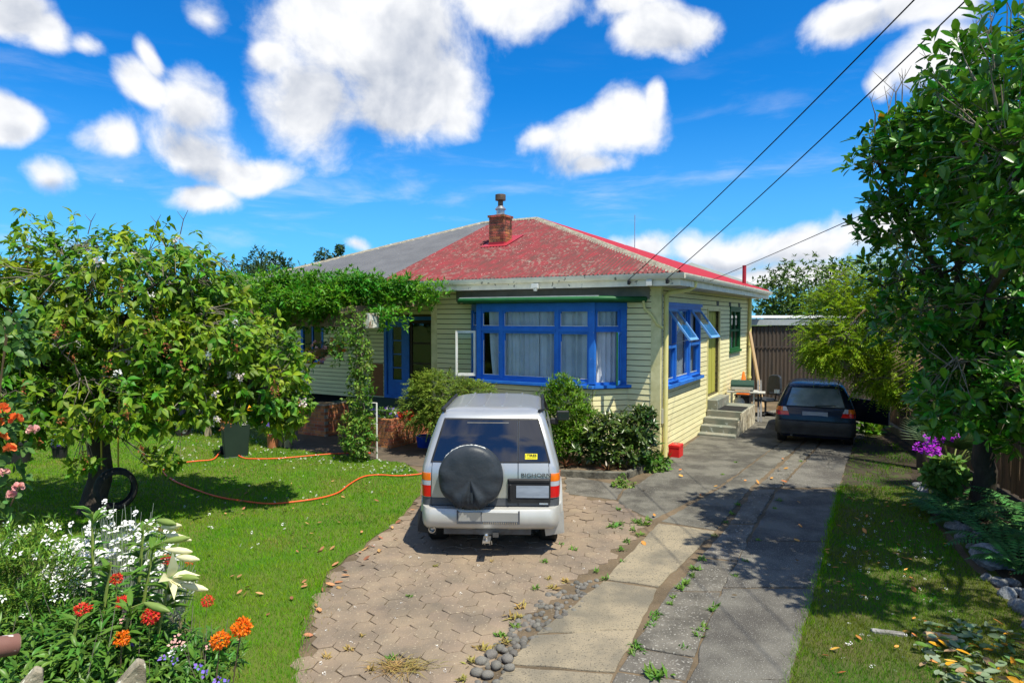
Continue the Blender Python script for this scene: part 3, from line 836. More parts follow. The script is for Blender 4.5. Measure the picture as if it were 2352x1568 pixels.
# green window
u0, u1, z0, z1 = GWIN
b = MB(); frame_rect(b, MR, u0, u1, z0, z1, .10, -.05, .05, .09); um = (u0 + u1) / 2
b.box(um - .05, um + .05, -.03, .04, z0 + .09, z1 - .10, MR); b.box(u0 + .1, um - .05, -.03, .04, 2.5, 2.57, MR); b.box(um + .05, u1 - .1, -.03, .04, 2.5, 2.57, MR); b.box(u0 - .05, u1 + .05, -.09, -.03, z0 - .05, z0 + .01, MR); b.box(u0 - .05, u1 + .05, -.07, -.03, z1 - .01, z1 + .05, MR)
gw = b.obj('green_window', M_green, house)
for a, c in ((u0 + .1, um - .05), (um + .05, u1 - .1)):
    for d, e in ((z0 + .09, 2.5), (2.57, z1 - .1)):
        g = MB(); g.box(a, c, .0, .006, d, e, MR); g.obj('pane', M_glass, gw)
b = MB(); b.box(u0 + .2, u0 + .5, .12, .2, z0, z0 + .45, MR); b.obj('pink_curtain', mat('pink_cloth', (.55, .03, .14), .8), gw)
b = MB(); b.box(um + .1, um + .5, .12, .2, z0, z0 + .4, MR); b.obj('white_jug', M_white, gw)
for u in (5.2, 6.85, 8.25):
    b = MB(); b.box(u - .13, u + .13, -.035, -.02, 3.25, 3.38, MR); b.obj('vent', M_black, house)
# corner boards
b = MB(); b.box(-.17, .034, -.036, .0, 0, WALL_H); b.obj('corner_board', M_trim, house)
b = MB(); b.box(.0, .034, .001, .11, 0, WALL_H); b.obj('corner_board', M_trim, house)
b = MB(); b.box(.0, .036, 9.80, 9.93, 0, WALL_H); b.obj('corner_board', M_trim, house)
b = MB(); b.box(-5.76, -5.60, -.036, .0, 0, WALL_H); b.obj('corner_board', M_trim, house)

# recess: blue double door, side light
b = MB(); u0, u1, z0, z1 = 3.78, 6.35, .55, 2.95
frame_rect(b, ML, u0, u1, z0, z1, .10, -.04, .06); b.box(4.62, 4.72, -.03, .05, z0 + .1, z1 - .1, ML)
bd = b.obj('porch_door_frame', M_blue, house)
b = MB(); frame_rect(b, ML, 3.88, 4.62, z0 + .1, z1 - .1, .2, .0, .045, .45)
for z in (1.45, 1.85, 2.25): b.box(4.08, 4.42, .006, .04, z - .015, z + .015, ML)
b.obj('porch_door', M_blue, bd)
b = MB(); b.box(4.08, 4.42, .02, .026, 1.1, 2.65, ML); b.obj('pane', M_glass, bd)
b = MB(); frame_rect(b, ML, 4.72, 6.25, z0 + .1, z1 - .1, .09, .0, .045, .35); b.box(4.81, 6.16, .006, .04, 1.58, 1.63, ML); b.box(4.81, 6.16, .006, .04, 2.16, 2.21, ML); b.obj('side_light', mat('brown_joinery', (.05, .03, .02), .5), bd)
b = MB(); b.box(4.81, 6.16, .02, .026, 1.0, 2.76, ML); b.obj('pane', M_glass, bd)
b = MB(); b.box(3.2, 3.74, -.034, -.028, .58, 1.55, ML); b.obj('brown_panel', mat('rust_brown_panel', (.30, .12, .04), .6, (.24, .09, .03)), house)
b = MB(); frame_rect(b, ML, .3, 1.3, 1.5, 2.9, .1, -.04, .05); b.box(.77, .83, -.03, .04, 1.6, 2.8, ML); lw = b.obj('left_window', M_blue, house)
b = MB(); b.box(.4, 1.2, .0, .006, 1.6, 2.8, ML); b.obj('pane', M_glass, lw)
b = MB(); b.box(RX0, -9.65, 2.25, 2.30, 0, .48); b.obj('underfloor_shade', M_dark, house)  # dark sheet standing in for the shaded void below the floor
# porch floor and its step
M_porch = mat('green_concrete', (.06, .13, .085), .8, (.09, .12, .09), scale=4, bump=.3)
b = MB(); b.box(-9.6, -5.78, -.35, 1.86, .42, .55); b.box(-9.6, -5.78, -.30, 1.86, 0, .42); pf = b.obj('porch_floor', M_porch, house)
b = MB(); b.box(-7.6, -5.80, -.95, -.36, 0, .27); b.obj('porch_step', M_conc, pf)

# roof ------------------------------------------------------------------------
EX0, EX1, EY0, EY1 = -13.25, .55, -.55, 10.5
RZ, EZ = 5.97, 3.78
RA, RB, RYm = -7.39, -5.41, 4.97
DIV = -6.95
def front_z(y): return EZ + (y - EY0) * (RZ - EZ) / (RYm - EY0)
def front_xr(y):    # where the right hip is at depth y
    return EX1 + (RB - EX1) * (y - EY0) / (RYm - EY0)
def front_xl(y): return EX0 + (RA - EX0) * (y - EY0) / (RYm - EY0)

def corr_front(x0, x1, per=.0955, amp=.016, seg=6):
    """corrugated front slope between two straight lines of x, clipped at the hips"""
    b = MB(); n = int((x1 - x0) / per * seg); vs = []; fs = []
    for i in range(n + 1):
        x = x0 + (x1 - x0) * i / n
        if x > RB: ytop = EY0 + (EX1 - x) / (EX1 - RB) * (RYm - EY0)
        elif x < RA: ytop = EY0 + (x - EX0) / (RA - EX0) * (RYm - EY0)
        else: ytop = RYm
        d = amp * math.sin(2 * PI * x / per)
        for t in (0, .33, .66, 1):
            y = EY0 - .03 + (ytop - EY0 + .03) * t
            vs.append((x, y, front_z(y) + d + .03))
    for i in range(n):
        for t in range(3): fs.append((i * 4 + t, (i + 1) * 4 + t, (i + 1) * 4 + t + 1, i * 4 + t + 1))
    b.add(vs, fs); return b
roof = corr_front(DIV, EX1 - .02).obj('front_roof', M_red, house, smooth=80)
corr_front(EX0 + .02, DIV - .002, .19, .008, 4).obj('grey_roof', M_greyroof, house, smooth=80)['label'] = 'grey repainted part of the roof'
def corr_right(per=.076, amp=.012, seg=3):
    b = MB(); n = int((EY1 - EY0) / per * seg); vs = []; fs = []
    for i in range(n + 1):
        y = EY0 + (EY1 - EY0) * i / n
        t1 = (y - EY0) / (RYm - EY0) if y < RYm else (EY1 - y) / (EY1 - RYm)
        d = amp * math.sin(2 * PI * y / per)
        for t in (0, .5, 1):
            x = EX1 + .03 + (RB - EX1) * t1 * t
            vs.append((x, y, EZ + (RZ - EZ) * t1 * t + d + .03))
    for i in range(n):
        for t in range(2): fs.append((i * 3 + t, (i + 1) * 3 + t, (i + 1) * 3 + t + 1, i * 3 + t + 1))
    b.add(vs, fs); return b
corr_right().obj('side_roof', M_redclean, house, smooth=80)
b = MB(); b.add([(EX1, EY1, EZ), (EX0, EY1, EZ), (RA, RYm, RZ), (RB, RYm, RZ), (EX0, EY0, EZ)], [(0, 1, 2, 3), (1, 4, 2)]); b.obj('back_roof', M_greyroof, house)
def cap(a, c, name, m, w=.15):
    a, c = Vector(a), Vector(c); d = (c - a).normalized(); sx = d.cross(Vector((0, 0, 1))).normalized()
    n = 40; rows = []
    for i in range(n + 1):
        p = a.lerp(c, i / n) + Vector((0, 0, .045 + random.uniform(0, .006)))
        rows.append([p + sx * q * (1 + random.uniform(-.08, .08)) + Vector((0, 0, h)) for q, h in ((-w, -.065), (-.05, .0), (0, .022), (.05, .0), (w, -.065))])
    b = MB(); b.grid(rows); return b.obj(name, m, house, smooth=70)
P_fr, P_fl, P_br = (EX1, EY0, EZ), (EX0, EY0, EZ), (EX1, EY1, EZ)
cap(P_fr, (RB, RYm, RZ), 'hip_capping', M_lichen); cap((RB, RYm, RZ), (RA, RYm, RZ), 'ridge_capping', M_lichen); cap((RA, RYm, RZ), P_fl, 'hip_capping', M_lichen, .12); cap((RB, RYm, RZ), P_br, 'hip_capping', M_redclean)
# soffit, fascia, gutters
b = MB(); b.box(EX0, -.2, EY0, .0, 3.56, 3.585); b.obj('front_soffit', M_greyshade, house)  # front soffit in the same grey with shade in the colour
b = MB(); b.box(-.199, EX1, EY0, .0, 3.56, 3.585); b.box(.0, EX1, .001, EY1, 3.56, 3.585); b.box(EX0, -5.71, .0, 1.9, 3.561, 3.584); b.obj('soffit', M_soffit, house)
b = MB(); b.box(EX0, EX1, EY0 - .02, EY0, 3.55, 3.74); b.obj('fascia', M_gutter, house)
b = MB(); b.box(EX1, EX1 + .02, EY0 - .02, EY1, 3.55, 3.74); b.obj('fascia', M_gutter, house)
def gutter(a, c, out):
    prof = [(0, .10), (0, .0), (.06, -.01), (.085, .03), (.10, .07), (.105, .10), (.095, .10), (.085, .035), (.06, .005), (.012, .01), (.012, .10)]
    a, c = Vector(a), Vector(c); o = Vector((out[0], out[1], 0)); b = MB()
    vs = [p + o * q + Vector((0, 0, h)) for p in (a, c) for q, h in prof]; n = len(prof)
    b.add(vs, [(i, (i + 1) % n, n + (i + 1) % n, n + i) for i in range(n)] + [tuple(range(n)), tuple(range(2 * n - 1, n - 1, -1))]); return b.obj('gutter', M_gutter, house)
gutter((EX0, EY0 - .021, 3.69), (EX1 + .12, EY0 - .021, 3.69), (0, -1)); gutter((EX1 + .021, EY0 - .02, 3.69), (EX1 + .021, 8.1, 3.69), (1, 0)); gutter((EX1 + .021, 8.11, 3.685), (EX1 + .021, EY1 + .1, 3.685), (1, 0))
# downpipes
b = MB(); b.tube([(.58, .55, 3.68), (.56, .55, 3.58), (.45, .5, 3.50), (.16, .16, 3.44), (.10, .12, 3.38), (.10, .12, 3.2), (.10, .12, .05)], .05, 10); b.obj('downpipe', M_pipe, house, smooth=50)
b = MB(); b.tube([(.10, 9.75, 3.56), (.10, 9.75, .1)], .055, 10); b.tube([(.10, 9.75, 1.98), (.10, 9.75, 2.04)], .075, 10); b.tube([(.10, 9.75, .9), (.10, 9.75, .96)], .075, 10); b.obj('downpipe', M_pipe, house, smooth=50)
b = MB(); b.tube([(-.32, -.1, 3.27), (-.28, -.1, 3.1), (-.16, -.09, 3.0), (-.03, -.06, 2.78), (.06, .0, 2.72)], .032, 8); b.obj('hood_pipe', M_pipe, house, smooth=50)
b = MB(); b.tube([(.042, .05, 3.4), (.045, .05, .75)], .009, 6); b.obj('cable', M_soffit, house); b = MB(); b.box(.034, .07, .03, .09, .75, 1.05); b.obj('meter_box', M_soffit, house)
# insulators and lamp under the front gutter
for x in (-.42, .35):
    b = MB(); b.lathe([(.02, 0), (.035, .02), (.03, .05), (.04, .07), (.02, .10)], 10, Matrix.Translation((x, EY0 - .14, 3.58))); b.bar((x, EY0, 3.63), (x, EY0 - .14, 3.63), .02, .02); b.obj('insulator', M_black, house, smooth=40)
b = MB(); b.box(-.08, .03, EY0 - .10, EY0 - .021, 3.555, 3.67); b.obj('junction_box', M_white, house)
b = MB(); b.box(-2.62, -2.46, EY0 - .12, EY0 - .022, 3.56, 3.66); b.lathe([(.035, 0), (.05, .05)], 10, Matrix.Translation((-2.54, EY0 - .08, 3.50))); b.obj('sensor_lamp', M_white, house)

# chimney --------------------------------------------------------------------
CX, CY, CW = -5.21, 2.19 + .22, .23
b = MB(); b.box(CX - CW + .012, CX + CW - .012, CY - CW + .012, CY + CW - .012, 4.6, 5.66)
chim = b.obj('chimney', M_mortar, house)
bz = 4.98; row = 0; bh = .062
bl, bwid = .218, .105
def brickbox(cx, cy, lx, ly, z, h=bh, m=None):
    b = MB(); j = random.uniform(-.003, .003)
    b.box(cx - lx / 2, cx + lx / 2, cy - ly / 2 + j, cy + ly / 2 + j, z, z + h); return b.obj('brick', m or M_brick_dark, chim)
while bz < 5.66:
    w = CW + (.03 if 5.60 < bz else 0)
    off = (row % 2)
    for sgn in (-1, 1):
        if off: spans = [(-w, -w + .105), (-w + .115, w - .115), (w - .105, w)]
        else: spans = [(-w, -.005), (.005, w)]
        for a, c in spans:
            brickbox(CX + (a + c) / 2, CY + sgn * (w - .045), c - a, .09, bz)
            if off: aa, cc = max(a, -w + .095), min(c, w - .095)
            else: aa, cc = (a if a > -w + .01 else -w + .095), (c if c < w - .01 else w - .095)
            if cc - aa > .02: brickbox(CX + sgn * (w - .045), CY + (aa + cc) / 2, .09, cc - aa, bz)
    bz += .074; row += 1
b = MB(); b.box(CX - CW - .012, CX + CW + .012, CY - CW - .012, CY + CW + .012, 4.62, 4.97); b.add([(CX - .4, CY - .42, front_z(CY - .42) + .05), (CX + .42, CY - .42, front_z(CY - .42) + .05), (CX + .42, CY + .6, front_z(CY + .6) + .05), (CX - .4, CY + .6, front_z(CY + .6) + .05)], [(0, 1, 2, 3)])
b.obj('flashing', M_redclean, chim)
b = MB(); b.lathe([(.2, 5.66), (.16, 5.72), (.14, 5.74)], 16, Matrix.Translation((CX, CY, 0))); b.obj('mortar_cap', M_mortar, chim, smooth=30)
b = MB(); b.lathe([(.115, 5.72), (.115, 5.86), (.15, 5.88), (.15, 5.90), (.085, 5.97), (.075, 5.98)], 18, Matrix.Translation((CX, CY, 0))); b.obj('flue_collar', M_metal, chim, smooth=40)
b = MB(); b.lathe([(.072, 5.97), (.072, 6.12), (.145, 6.13), (.145, 6.28), (.13, 6.29)], 18, Matrix.Translation((CX, CY, 0))); b.obj('flue_cowl', M_rust, chim, smooth=40)
# red vent pipe and mast
b = MB(); b.tube([(.0, 9.2, 3.9), (.0, 9.2, 4.62)], .062, 12); b.obj('vent_pipe', M_redclean, house, smooth=40)
b = MB(); t = .40; pm = Vector((RB, RYm, RZ)).lerp(Vector(P_br), t); b.tube([pm, pm + Vector((0, 0, 1.12))], .013, 6); b.obj('aerial_mast', M_metal, house)
# ================================================================== vehicles
M_silver = mat('silver_paint', (.49, .495, .49), .32, (.45, .455, .45), scale=2, metal=.6, spec=.5, coat=.5, coatrough=.12, dots=((.42, .40, .36), 26, .74))
M_greyclad = mat('grey_cladding', (.085, .092, .105), .45, (.065, .07, .08), scale=3, coat=.2)
M_bump = mat('silver_bumper', (.52, .51, .48), .38, (.46, .45, .42), scale=3, metal=.3, coat=.3, coatrough=.2)
M_cglass = mat('dark_car_glass', (.006, .009, .022), .03, (.008, .010, .02), scale=2, spec=.9)
M_rubber = mat('rubber', (.015, .015, .016), .75, (.025, .024, .022), scale=14, bump=.3)
M_vinyl = mat('black_vinyl', (.026, .033, .042), .42, (.040, .046, .055), scale=6, bump=.25, bscale=18)
M_flap = mat('mud_flap', (.03, .033, .036), .6)
M_lred = mat('red_lens', (.62, .012, .010), .15, (.5, .01, .01), coat=.8)
M_lamb = mat('amber_lens', (.75, .17, .01), .15, (.6, .13, .01), coat=.8)
M_lclr = mat('clear_lens', (.42, .45, .50), .12, (.35, .37, .42), coat=.8)
M_steel = mat('dull_steel', (.13, .135, .14), .5, (.09, .085, .08), scale=8, metal=.5)
M_chrome = mat('bright_steel', (.65, .65, .64), .25, (.4, .38, .34), scale=9, metal=.9)
M_yel = mat('yellow_sticker', (.85, .72, .03), .5, (.8, .68, .03))
M_ink = mat('black_ink', (.01, .01, .012), .5)
M_plate = mat('blank_plate', (.30, .34, .40), .4, (.22, .25, .30), scale=4, stretch=(1, 1, 4))
M_reflw = mat('white_reflector', (.78, .80, .82), .3)
M_navy = mat('navy_paint', (.012, .018, .036), .25, (.012, .016, .028), scale=4, coat=.35, coatrough=.06)
M_gbump = mat('grey_bumper', (.028, .03, .032), .6, (.055, .055, .055), scale=4, bump=.2)
M_hglass = mat('cloud_reflection_glass', (.16, .20, .22), .04, (.34, .38, .40), scale=1.8, spec=1.0, lo=.4, hi=.7, coat=1.0, coatrough=.02)  # pale mottled base colour painted as the reflection of cloud and trees


class Car:
    def __init__(s, lv, rr=.09, rf=.35):
        s.lv = lv; s.rr = rr; s.rf = rf
    def at(s, z):
        lv = s.lv
        if z <= lv[0][0]: return lv[0][1:]
        for a, b in zip(lv, lv[1:]):
            if a[0] <= z <= b[0]:
                t = (z - a[0]) / max(1e-6, b[0] - a[0]); return tuple(p + (q - p) * t for p, q in zip(a[1:], b[1:]))
        return lv[-1][1:]
    def rear(s, x, z):
        hw, yr, yf = s.at(z); r = s.rr; q = abs(x) - (hw - r)
        y = yr + .03 * (x / hw) ** 2
        if q > 0: y += r - math.sqrt(max(0, r * r - min(q, r) ** 2))
        return y
    def ring(s, z):
        hw, yr, yf = s.at(z); pts = []
        r = s.rr
        xs = [-(hw - r) - r * math.sin(a) for a in (PI / 2, 1.3, 1.0, .7, .35)] + [(-1 + 2 * i / 8) * (hw - r) for i in range(9)]
        xs += [-x for x in xs[4::-1]]
        for x in xs: pts.append((x, s.rear(x, z), z))
        f = s.rf
        for a in (0, .3, .6, .9, 1.2, PI / 2): pts.append((hw - f + f * math.cos(a), yf - f + f * math.sin(a), z))
        for a in (PI / 2, 1.2, .9, .6, .3, 0): pts.append((-(hw - f) - f * math.cos(a), yf - f + f * math.sin(a), z))
        return pts
    def shell(s, z0, z1, captop=True, capbot=True):
        zs = sorted({z0, z1, *[l[0] for l in s.lv if z0 < l[0] < z1]}); b = MB(); rings = [s.ring(z) for z in zs]; n = len(rings[0])
        b.add([p for r_ in rings for p in r_], [(i * n + j, i * n + (j + 1) % n, (i + 1) * n + (j + 1) % n, (i + 1) * n + j) for i in range(len(rings) - 1) for j in range(n)])
        k = len(rings)
        if captop: b.f.append(tuple((k - 1) * n + j for j in range(n)))
        if capbot: b.f.append(tuple(range(n - 1, -1, -1)))
        return b
    def patch(s, z0, z1, xl, xr, off=.005, nx=10, nz=6, thick=.012):
        """panel that follows the tail: xl, xr = (at z0, at z1)"""
        b = MB(); rows = []
        for i in range(nz + 1):
            t = i / nz; z = z0 + (z1 - z0) * t; a = xl[0] + (xl[1] - xl[0]) * t; c = xr[0] + (xr[1] - xr[0]) * t
            rows.append([Vector((a + (c - a) * j / nx, s.rear(a + (c - a) * j / nx, z) - off, z)) for j in range(nx + 1)])
        b.grid(rows)
        per = rows[0] + [r_[-1] for r_ in rows[1:]] + rows[-1][-2::-1] + [r_[0] for r_ in rows[-2:0:-1]]
        m = len(per); b.add(per + [p + Vector((0, thick, 0)) for p in per], [(i, (i + 1) % m, m + (i + 1) % m, m + i) for i in range(m)])
        return b
    def sidepanel(s, sgn, pts, off=.005):
        b = MB(); q = [Vector((sgn * (s.at(z)[0] + off), y, z)) for y, z in pts]; q2 = [p - Vector((sgn * .015, 0, 0)) for p in q]; n = len(q)
        return b.add(q + q2, [tuple(range(n))] + [(i, (i + 1) % n, n + (i + 1) % n, n + i) for i in range(n)])


def text_mesh(name, body, size, M, m, parent, extr=.002, sx=1.0, bold=0.0, align='CENTER'):
    cu = bpy.data.curves.new(name, 'FONT'); cu.body = body; cu.size = size; cu.extrude = extr; cu.align_x = align; cu.align_y = 'CENTER'; cu.offset = bold
    cu.resolution_u = 3
    t = bpy.data.objects.new(name + '_tmp', cu); COL.objects.link(t)
    dg = bpy.context.evaluated_depsgraph_get(); me = bpy.data.meshes.new_from_object(t.evaluated_get(dg))
    bpy.data.objects.remove(t); me.name = name
    me.transform(M @ Matrix.Diagonal((sx, 1, 1, 1))); me.materials.clear()
    return put(name, me, m, parent)


def wheel(parent, x, y, r, w, mt, mr):
    M = Matrix.Translation((x, y, r)) @ Matrix.Rotation(R(90), 4, 'Y')
    b = MB(); b.lathe([(r * .62, -w / 2), (r * .92, -w / 2), (r, -w * .36), (r, w * .36), (r * .92, w / 2), (r * .62, w / 2)], 28, M, cap=False); wh = b.obj('wheel', mt, parent, smooth=35)
    b = MB(); b.lathe([(r * .1, w * .30), (r * .5, w * .22), (r * .62, w * .5), (r * .62, -w * .5), (r * .5, -w * .22), (r * .1, -w * .3)], 20, M); b.obj('rim', mr, wh, smooth=40)
    return wh


# --- silver off-road wagon, seen from behind
SUVP = Vector((-.27, 7.80, 0))
suv = thing('parked_wagon', 'silver off-road wagon parked on the brown pavers, spare wheel under black cover', 'car', SUVP, -R(1.83), world=False)
c = Car([(.42, .80, .16, 4.15), (.60, .845, .09, 4.25), (1.0, .855, .09, 4.25), (1.10, .845, .11, 4.2), (1.125, .84, .12, 3.25), (1.40, .765, .22, 2.95), (1.66, .675, .34, 2.55), (1.73, .635, .40, 2.4), (1.765, .56, .52, 2.25), (1.775, .45, .7, 2.1)])
c.shell(.735, 1.775).obj('body', M_silver, suv, smooth=35)
c.shell(.42, .7349, captop=False).obj('lower_body', M_greyclad, suv, smooth=35)
# tail doors
def door(x0, x1, z0, z1, t0, t1, m, name, parent, off=.006): return c.patch(z0, z1, (x0, t0), (x1, t1), off).obj(name, m, parent, smooth=30)
dl = door(-.725, .335, .74, 1.165, -.712, .335, M_silver, 'tail_door', suv); dl['label'] = 'wide left tail door'
d2 = door(.347, .725, .74, 1.165, .347, .712, M_silver, 'tail_door', suv)
door(-.728, .335, .645, .732, -.726, .335, M_greyclad, 'door_band', dl); door(.347, .728, .645, .732, .347, .726, M_greyclad, 'door_band', d2)
door(-.712, .33, 1.172, 1.655, -.575, .33, M_cglass, 'rear_glass', dl, .008); door(.352, .712, 1.172, 1.655, .352, .575, M_cglass, 'rear_glass', d2, .008)
b = c.patch(1.166, 1.666, (.333, .333), (.349, .349), .011, 2); b.obj('pillar_strip', M_black, suv)
# rubber frame round the glass
for a_, b_ in (((-.735, -.596), (-.712, -.573)), ((.712, .573), (.735, .596))): c.patch(1.168, 1.66, a_, b_, .009, 2).obj('glass_seal', M_black, suv)
c.patch(1.655, 1.672, (-.598, -.59), (.598, .59), .010, 10, 1).obj('glass_seal', M_black, suv); c.patch(1.158, 1.174, (-.735, -.732), (.735, .732), .009, 10, 1).obj('glass_seal', M_black, suv)
b = c.patch(1.615, 1.63, (-.30, -.30), (.22, .22), .011, 6, 1); b.obj('brake_light_bar', M_steel, suv)
for a_, z0_, z1_ in (((-.727, -.714), .648, 1.165), ((.727, .714), .648, 1.165), ((.341, .341), .648, 1.168)):
    c.patch(z0_, z1_, (a_[0] - .0035, a_[1] - .0035), (a_[0] + .0035, a_[1] + .0035), .0075, 1, 6).obj('door_gap', M_black, suv)
c.patch(.638, .645, (-.728, -.728), (.728, .728), .0075, 10, 1).obj('door_gap', M_black, suv)
# roof ribs, drip rails
for x in (-.36, -.12, .12, .36):
    b = MB(); b.box(x - .012, x + .012, .75, 2.2, 1.773, 1.783); b.obj('roof_rib', M_silver, suv)
for sg in (-1, 1):
    b = MB(); b.tube([(sg * .60, .44, 1.755), (sg * .655, .62, 1.745), (sg * .665, 2.3, 1.735), (sg * .76, 2.95, 1.42)], .02, 6); b.obj('drip_rail', M_black, suv, smooth=50)
# lamps, wrap round the corners
for sg in (-1, 1):
    lo, hi = (.735, .857)
    for z0, z1, m, nm in ((.945, 1.035, M_lamb, 'indicator_lens'), (.885, .942, M_lclr, 'reverse_lens'), (.745, .882, M_lred, 'brake_lens')):
        p = MB(); xs = [.738, .77, .80, .825, .845, .858]
        rows = []
        for i in range(3):
            z = z0 + (z1 - z0) * i / 2; hw = c.at(z)[0]
            rows.append([Vector((sg * min(x, hw), c.rear(min(x, hw) , z) - .012, z)) for x in xs] + [Vector((sg * (hw + .012), c.rear(hw, z) + .10, z))])
        p.grid(rows); per = rows[0] + rows[1][-1:] + rows[2][::-1] + rows[1][:1]; n_ = len(per)
        p.add(per + [Vector((q.x * .97, q.y + .03, q.z)) for q in per], [(i, (i + 1) % n_, n_ + (i + 1) % n_, n_ + i) for i in range(n_)])
        p.obj(nm, m, suv, smooth=40)
# bumper
b = MB(); rows = []
for i in range(33):
    a = -1 + 2 * i / 32; x = a * .875; y0 = -.06 + .05 * a * a + (.28 * max(0, (abs(a) - .86) / .14) ** 1.6)
    rows.append([Vector((x, y0 + q, z)) for q, z in ((.13, .635), (.02, .632), (.0, .60), (-.015, .50), (.01, .42), (.05, .385), (.15, .39))])
b.grid(rows); bp_ = b.obj('rear_bumper', M_bump, suv, smooth=50)
b = MB(); b.box(-.37, .345, -.075, .0, .50, .605); b.obj('bumper_step', M_silver, bp_)
b = MB(); b.box(-.39, .365, -.082, .0, .470, .4995); b.box(-.39, -.372, -.078, .0, .50, .62); b.box(.347, .365, -.078, 0, .50, .62); b.box(-.10, -.09, -.079, 0, .501, .607); b.obj('step_tread', M_greyclad, bp_)
for i in range(16):
    b = MB(); b.box(-.07 + i * .026, -.056 + i * .026, -.087, -.0825, .473, .495); b.obj('tread_rib', M_chrome, bp_)
# plate recess, handle, blank plate, reflector
b = MB(); b.box(.215, .735, .055, .095, .69, .98); b.box(.225, .725, .045, .056, .94, .975); pr = b.obj('plate_recess', M_black, suv, bevel=.006)
b = MB(); b.box(.32, .715, .047, .054, .755, .90); b.obj('number_plate', M_plate, suv)
b = MB(); b.box(.24, .262, .02, .055, .74, .92); b.obj('door_handle', M_black, pr, bevel=.006)
b = MB(); b.box(.60, .705, .078, .09, .665, .71); b.obj('reflector', M_reflw, suv)
text_mesh('model_lettering', 'BIGHORN', .072, Matrix.Translation((.56, .090, 1.015)) @ Matrix.Rotation(R(90), 4, 'X'), M_steel, suv, sx=1.15, bold=.0008)
Mw = Matrix.Translation((.50, c.rear(.5, 1.235) - .016, 1.235)) @ Matrix.Rotation(R(90 - 21), 4, 'X')
b = MB(); b.box(-.075, .075, -.034, .034, -.003, .001, Mw); st = b.obj('window_sticker', M_yel, suv)
text_mesh('sticker_lettering', 'TIRES', .042, Mw @ Matrix.Translation((.006, .010, .0035)), M_ink, st, .0004, sx=1.2, bold=.0012)
b = MB(); b.box(-.068, -.062, -.022, .022, .0012, .0022, Mw)
for i in range(9): b.box(-.048 + i * .0125, -.041 + i * .0125, -.026, -.019, .0012, .0022, Mw)
b.box(-.05, .062, -.014, -.012, .0012, .0022, Mw); b.obj('sticker_print', M_ink, st)
# spare wheel in a wrinkled cover
b = MB(); n = 64; prof = [(.02, -.115), (.15, -.118), (.25, -.115), (.32, -.105), (.36, -.085), (.385, -.05), (.393, .0), (.39, .06), (.375, .10)]
vs = []
for r_, y in prof:
    for j in range(n):
        a = 2 * PI * j / n; x, z = r_ * math.cos(a), r_ * math.sin(a)
        bx_, bz_ = x, z + .33; ba = math.atan2(bx_, bz_); bd = math.hypot(bx_, bz_)
        w_ = math.sin(ba * 13 + 1.3 * math.sin(bd * 9)) * .034 * max(0, 1 - abs(bd - .14) / .22) * min(1, r_ / .2)
        w_ += .016 * math.sin(a * 9 + .7 + r_ * 8) * max(0, (r_ - .22) / .17) * (1 if z < .1 else .2)
        vs.append((-.225 + x, -.02 + y + w_, 1.02 + z))
b.add(vs, [(i * n + j, i * n + (j + 1) % n, (i + 1) * n + (j + 1) % n, (i + 1) * n + j) for i in range(len(prof) - 1) for j in range(n)] + [tuple(range(n))])
sp = b.obj('spare_wheel_cover', M_vinyl, suv, smooth=80)
for k in range(11):
    a0 = R(62 + k * 7.5 + random.uniform(-3, 3)); b = MB()
    b.tube([(-.225 + .389 * math.cos(a0 + q), -.035 + random.uniform(-.01, .01), 1.02 + .389 * math.sin(a0 + q)) for q in (0, .05, .1, .15)], [.003, random.uniform(.005, .010), random.uniform(.004, .010), .002], 5); b.obj('worn_patch', M_white, sp)
# tow bar, ball, exhaust, flaps, wheels
b = MB(); b.box(-.56, .50, .02, .12, .31, .39); tb = b.obj('tow_bar', M_steel, suv, bevel=.004)
b = MB(); b.prism([(-.19, .385), (.22, .39), (.10, .325), (-.12, .32)], -.0, .018, Matrix.Translation((0, .0, 0)) @ Matrix.Rotation(R(90), 4, 'X')); b.obj('tow_plate', M_steel, tb)
b = MB(); b.box(-.07, .02, -.22, .02, .285, .31); b.lathe([(.016, .30), (.014, .345), (.025, .36), (.026, .375), (.016, .39)], 12, Matrix.Translation((-.025, -.19, 0))); b.tube([(-.07, -.15, .29), (-.075, -.15, .25), (-.05, -.15, .245), (-.04, -.15, .28)], .006, 6); b.tube([(.03, -.15, .29), (.035, -.15, .25), (.01, -.15, .245), (.0, -.15, .28)], .006, 6); b.obj('tow_ball', M_chrome, tb, smooth=40)
b = MB(); b.box(.04, .11, -.05, .02, .30, .355); b.obj('trailer_socket', M_steel, tb)
b = MB(); b.lathe([(.036, 0), (.044, 0), (.044, .4), (.036, .4), (.036, .01)], 16, Matrix.Translation((-.70, .0, .37)) @ Matrix.Rotation(R(-90), 4, 'X'), cap=False); b.lathe([(.03, 0), (.03, .002)], 12, Matrix.Translation((-.70, .06, .37)) @ Matrix.Rotation(R(-90), 4, 'X')); b.obj('exhaust_tip', M_chrome, suv, smooth=40)
for sg, m in ((-1, M_flap), (1, M_bump)):
    b = MB(); b.add([(sg * .66, .18, .40), (sg * .90, .18, .56), (sg * .91, .20, .28), (sg * .68, .20, .24)], [(0, 1, 2, 3)]); b.add([(sg * .66, .2, .40), (sg * .90, .2, .56), (sg * .91, .22, .28), (sg * .68, .22, .24)], [(0, 1, 2, 3)]); b.obj('mud_flap', M_flap if sg < 0 else M_bump, suv)
for x in (-.72, .72):
    for y in (.80, 3.45): wheel(suv, x, y, .365, .24, M_rubber, M_steel)
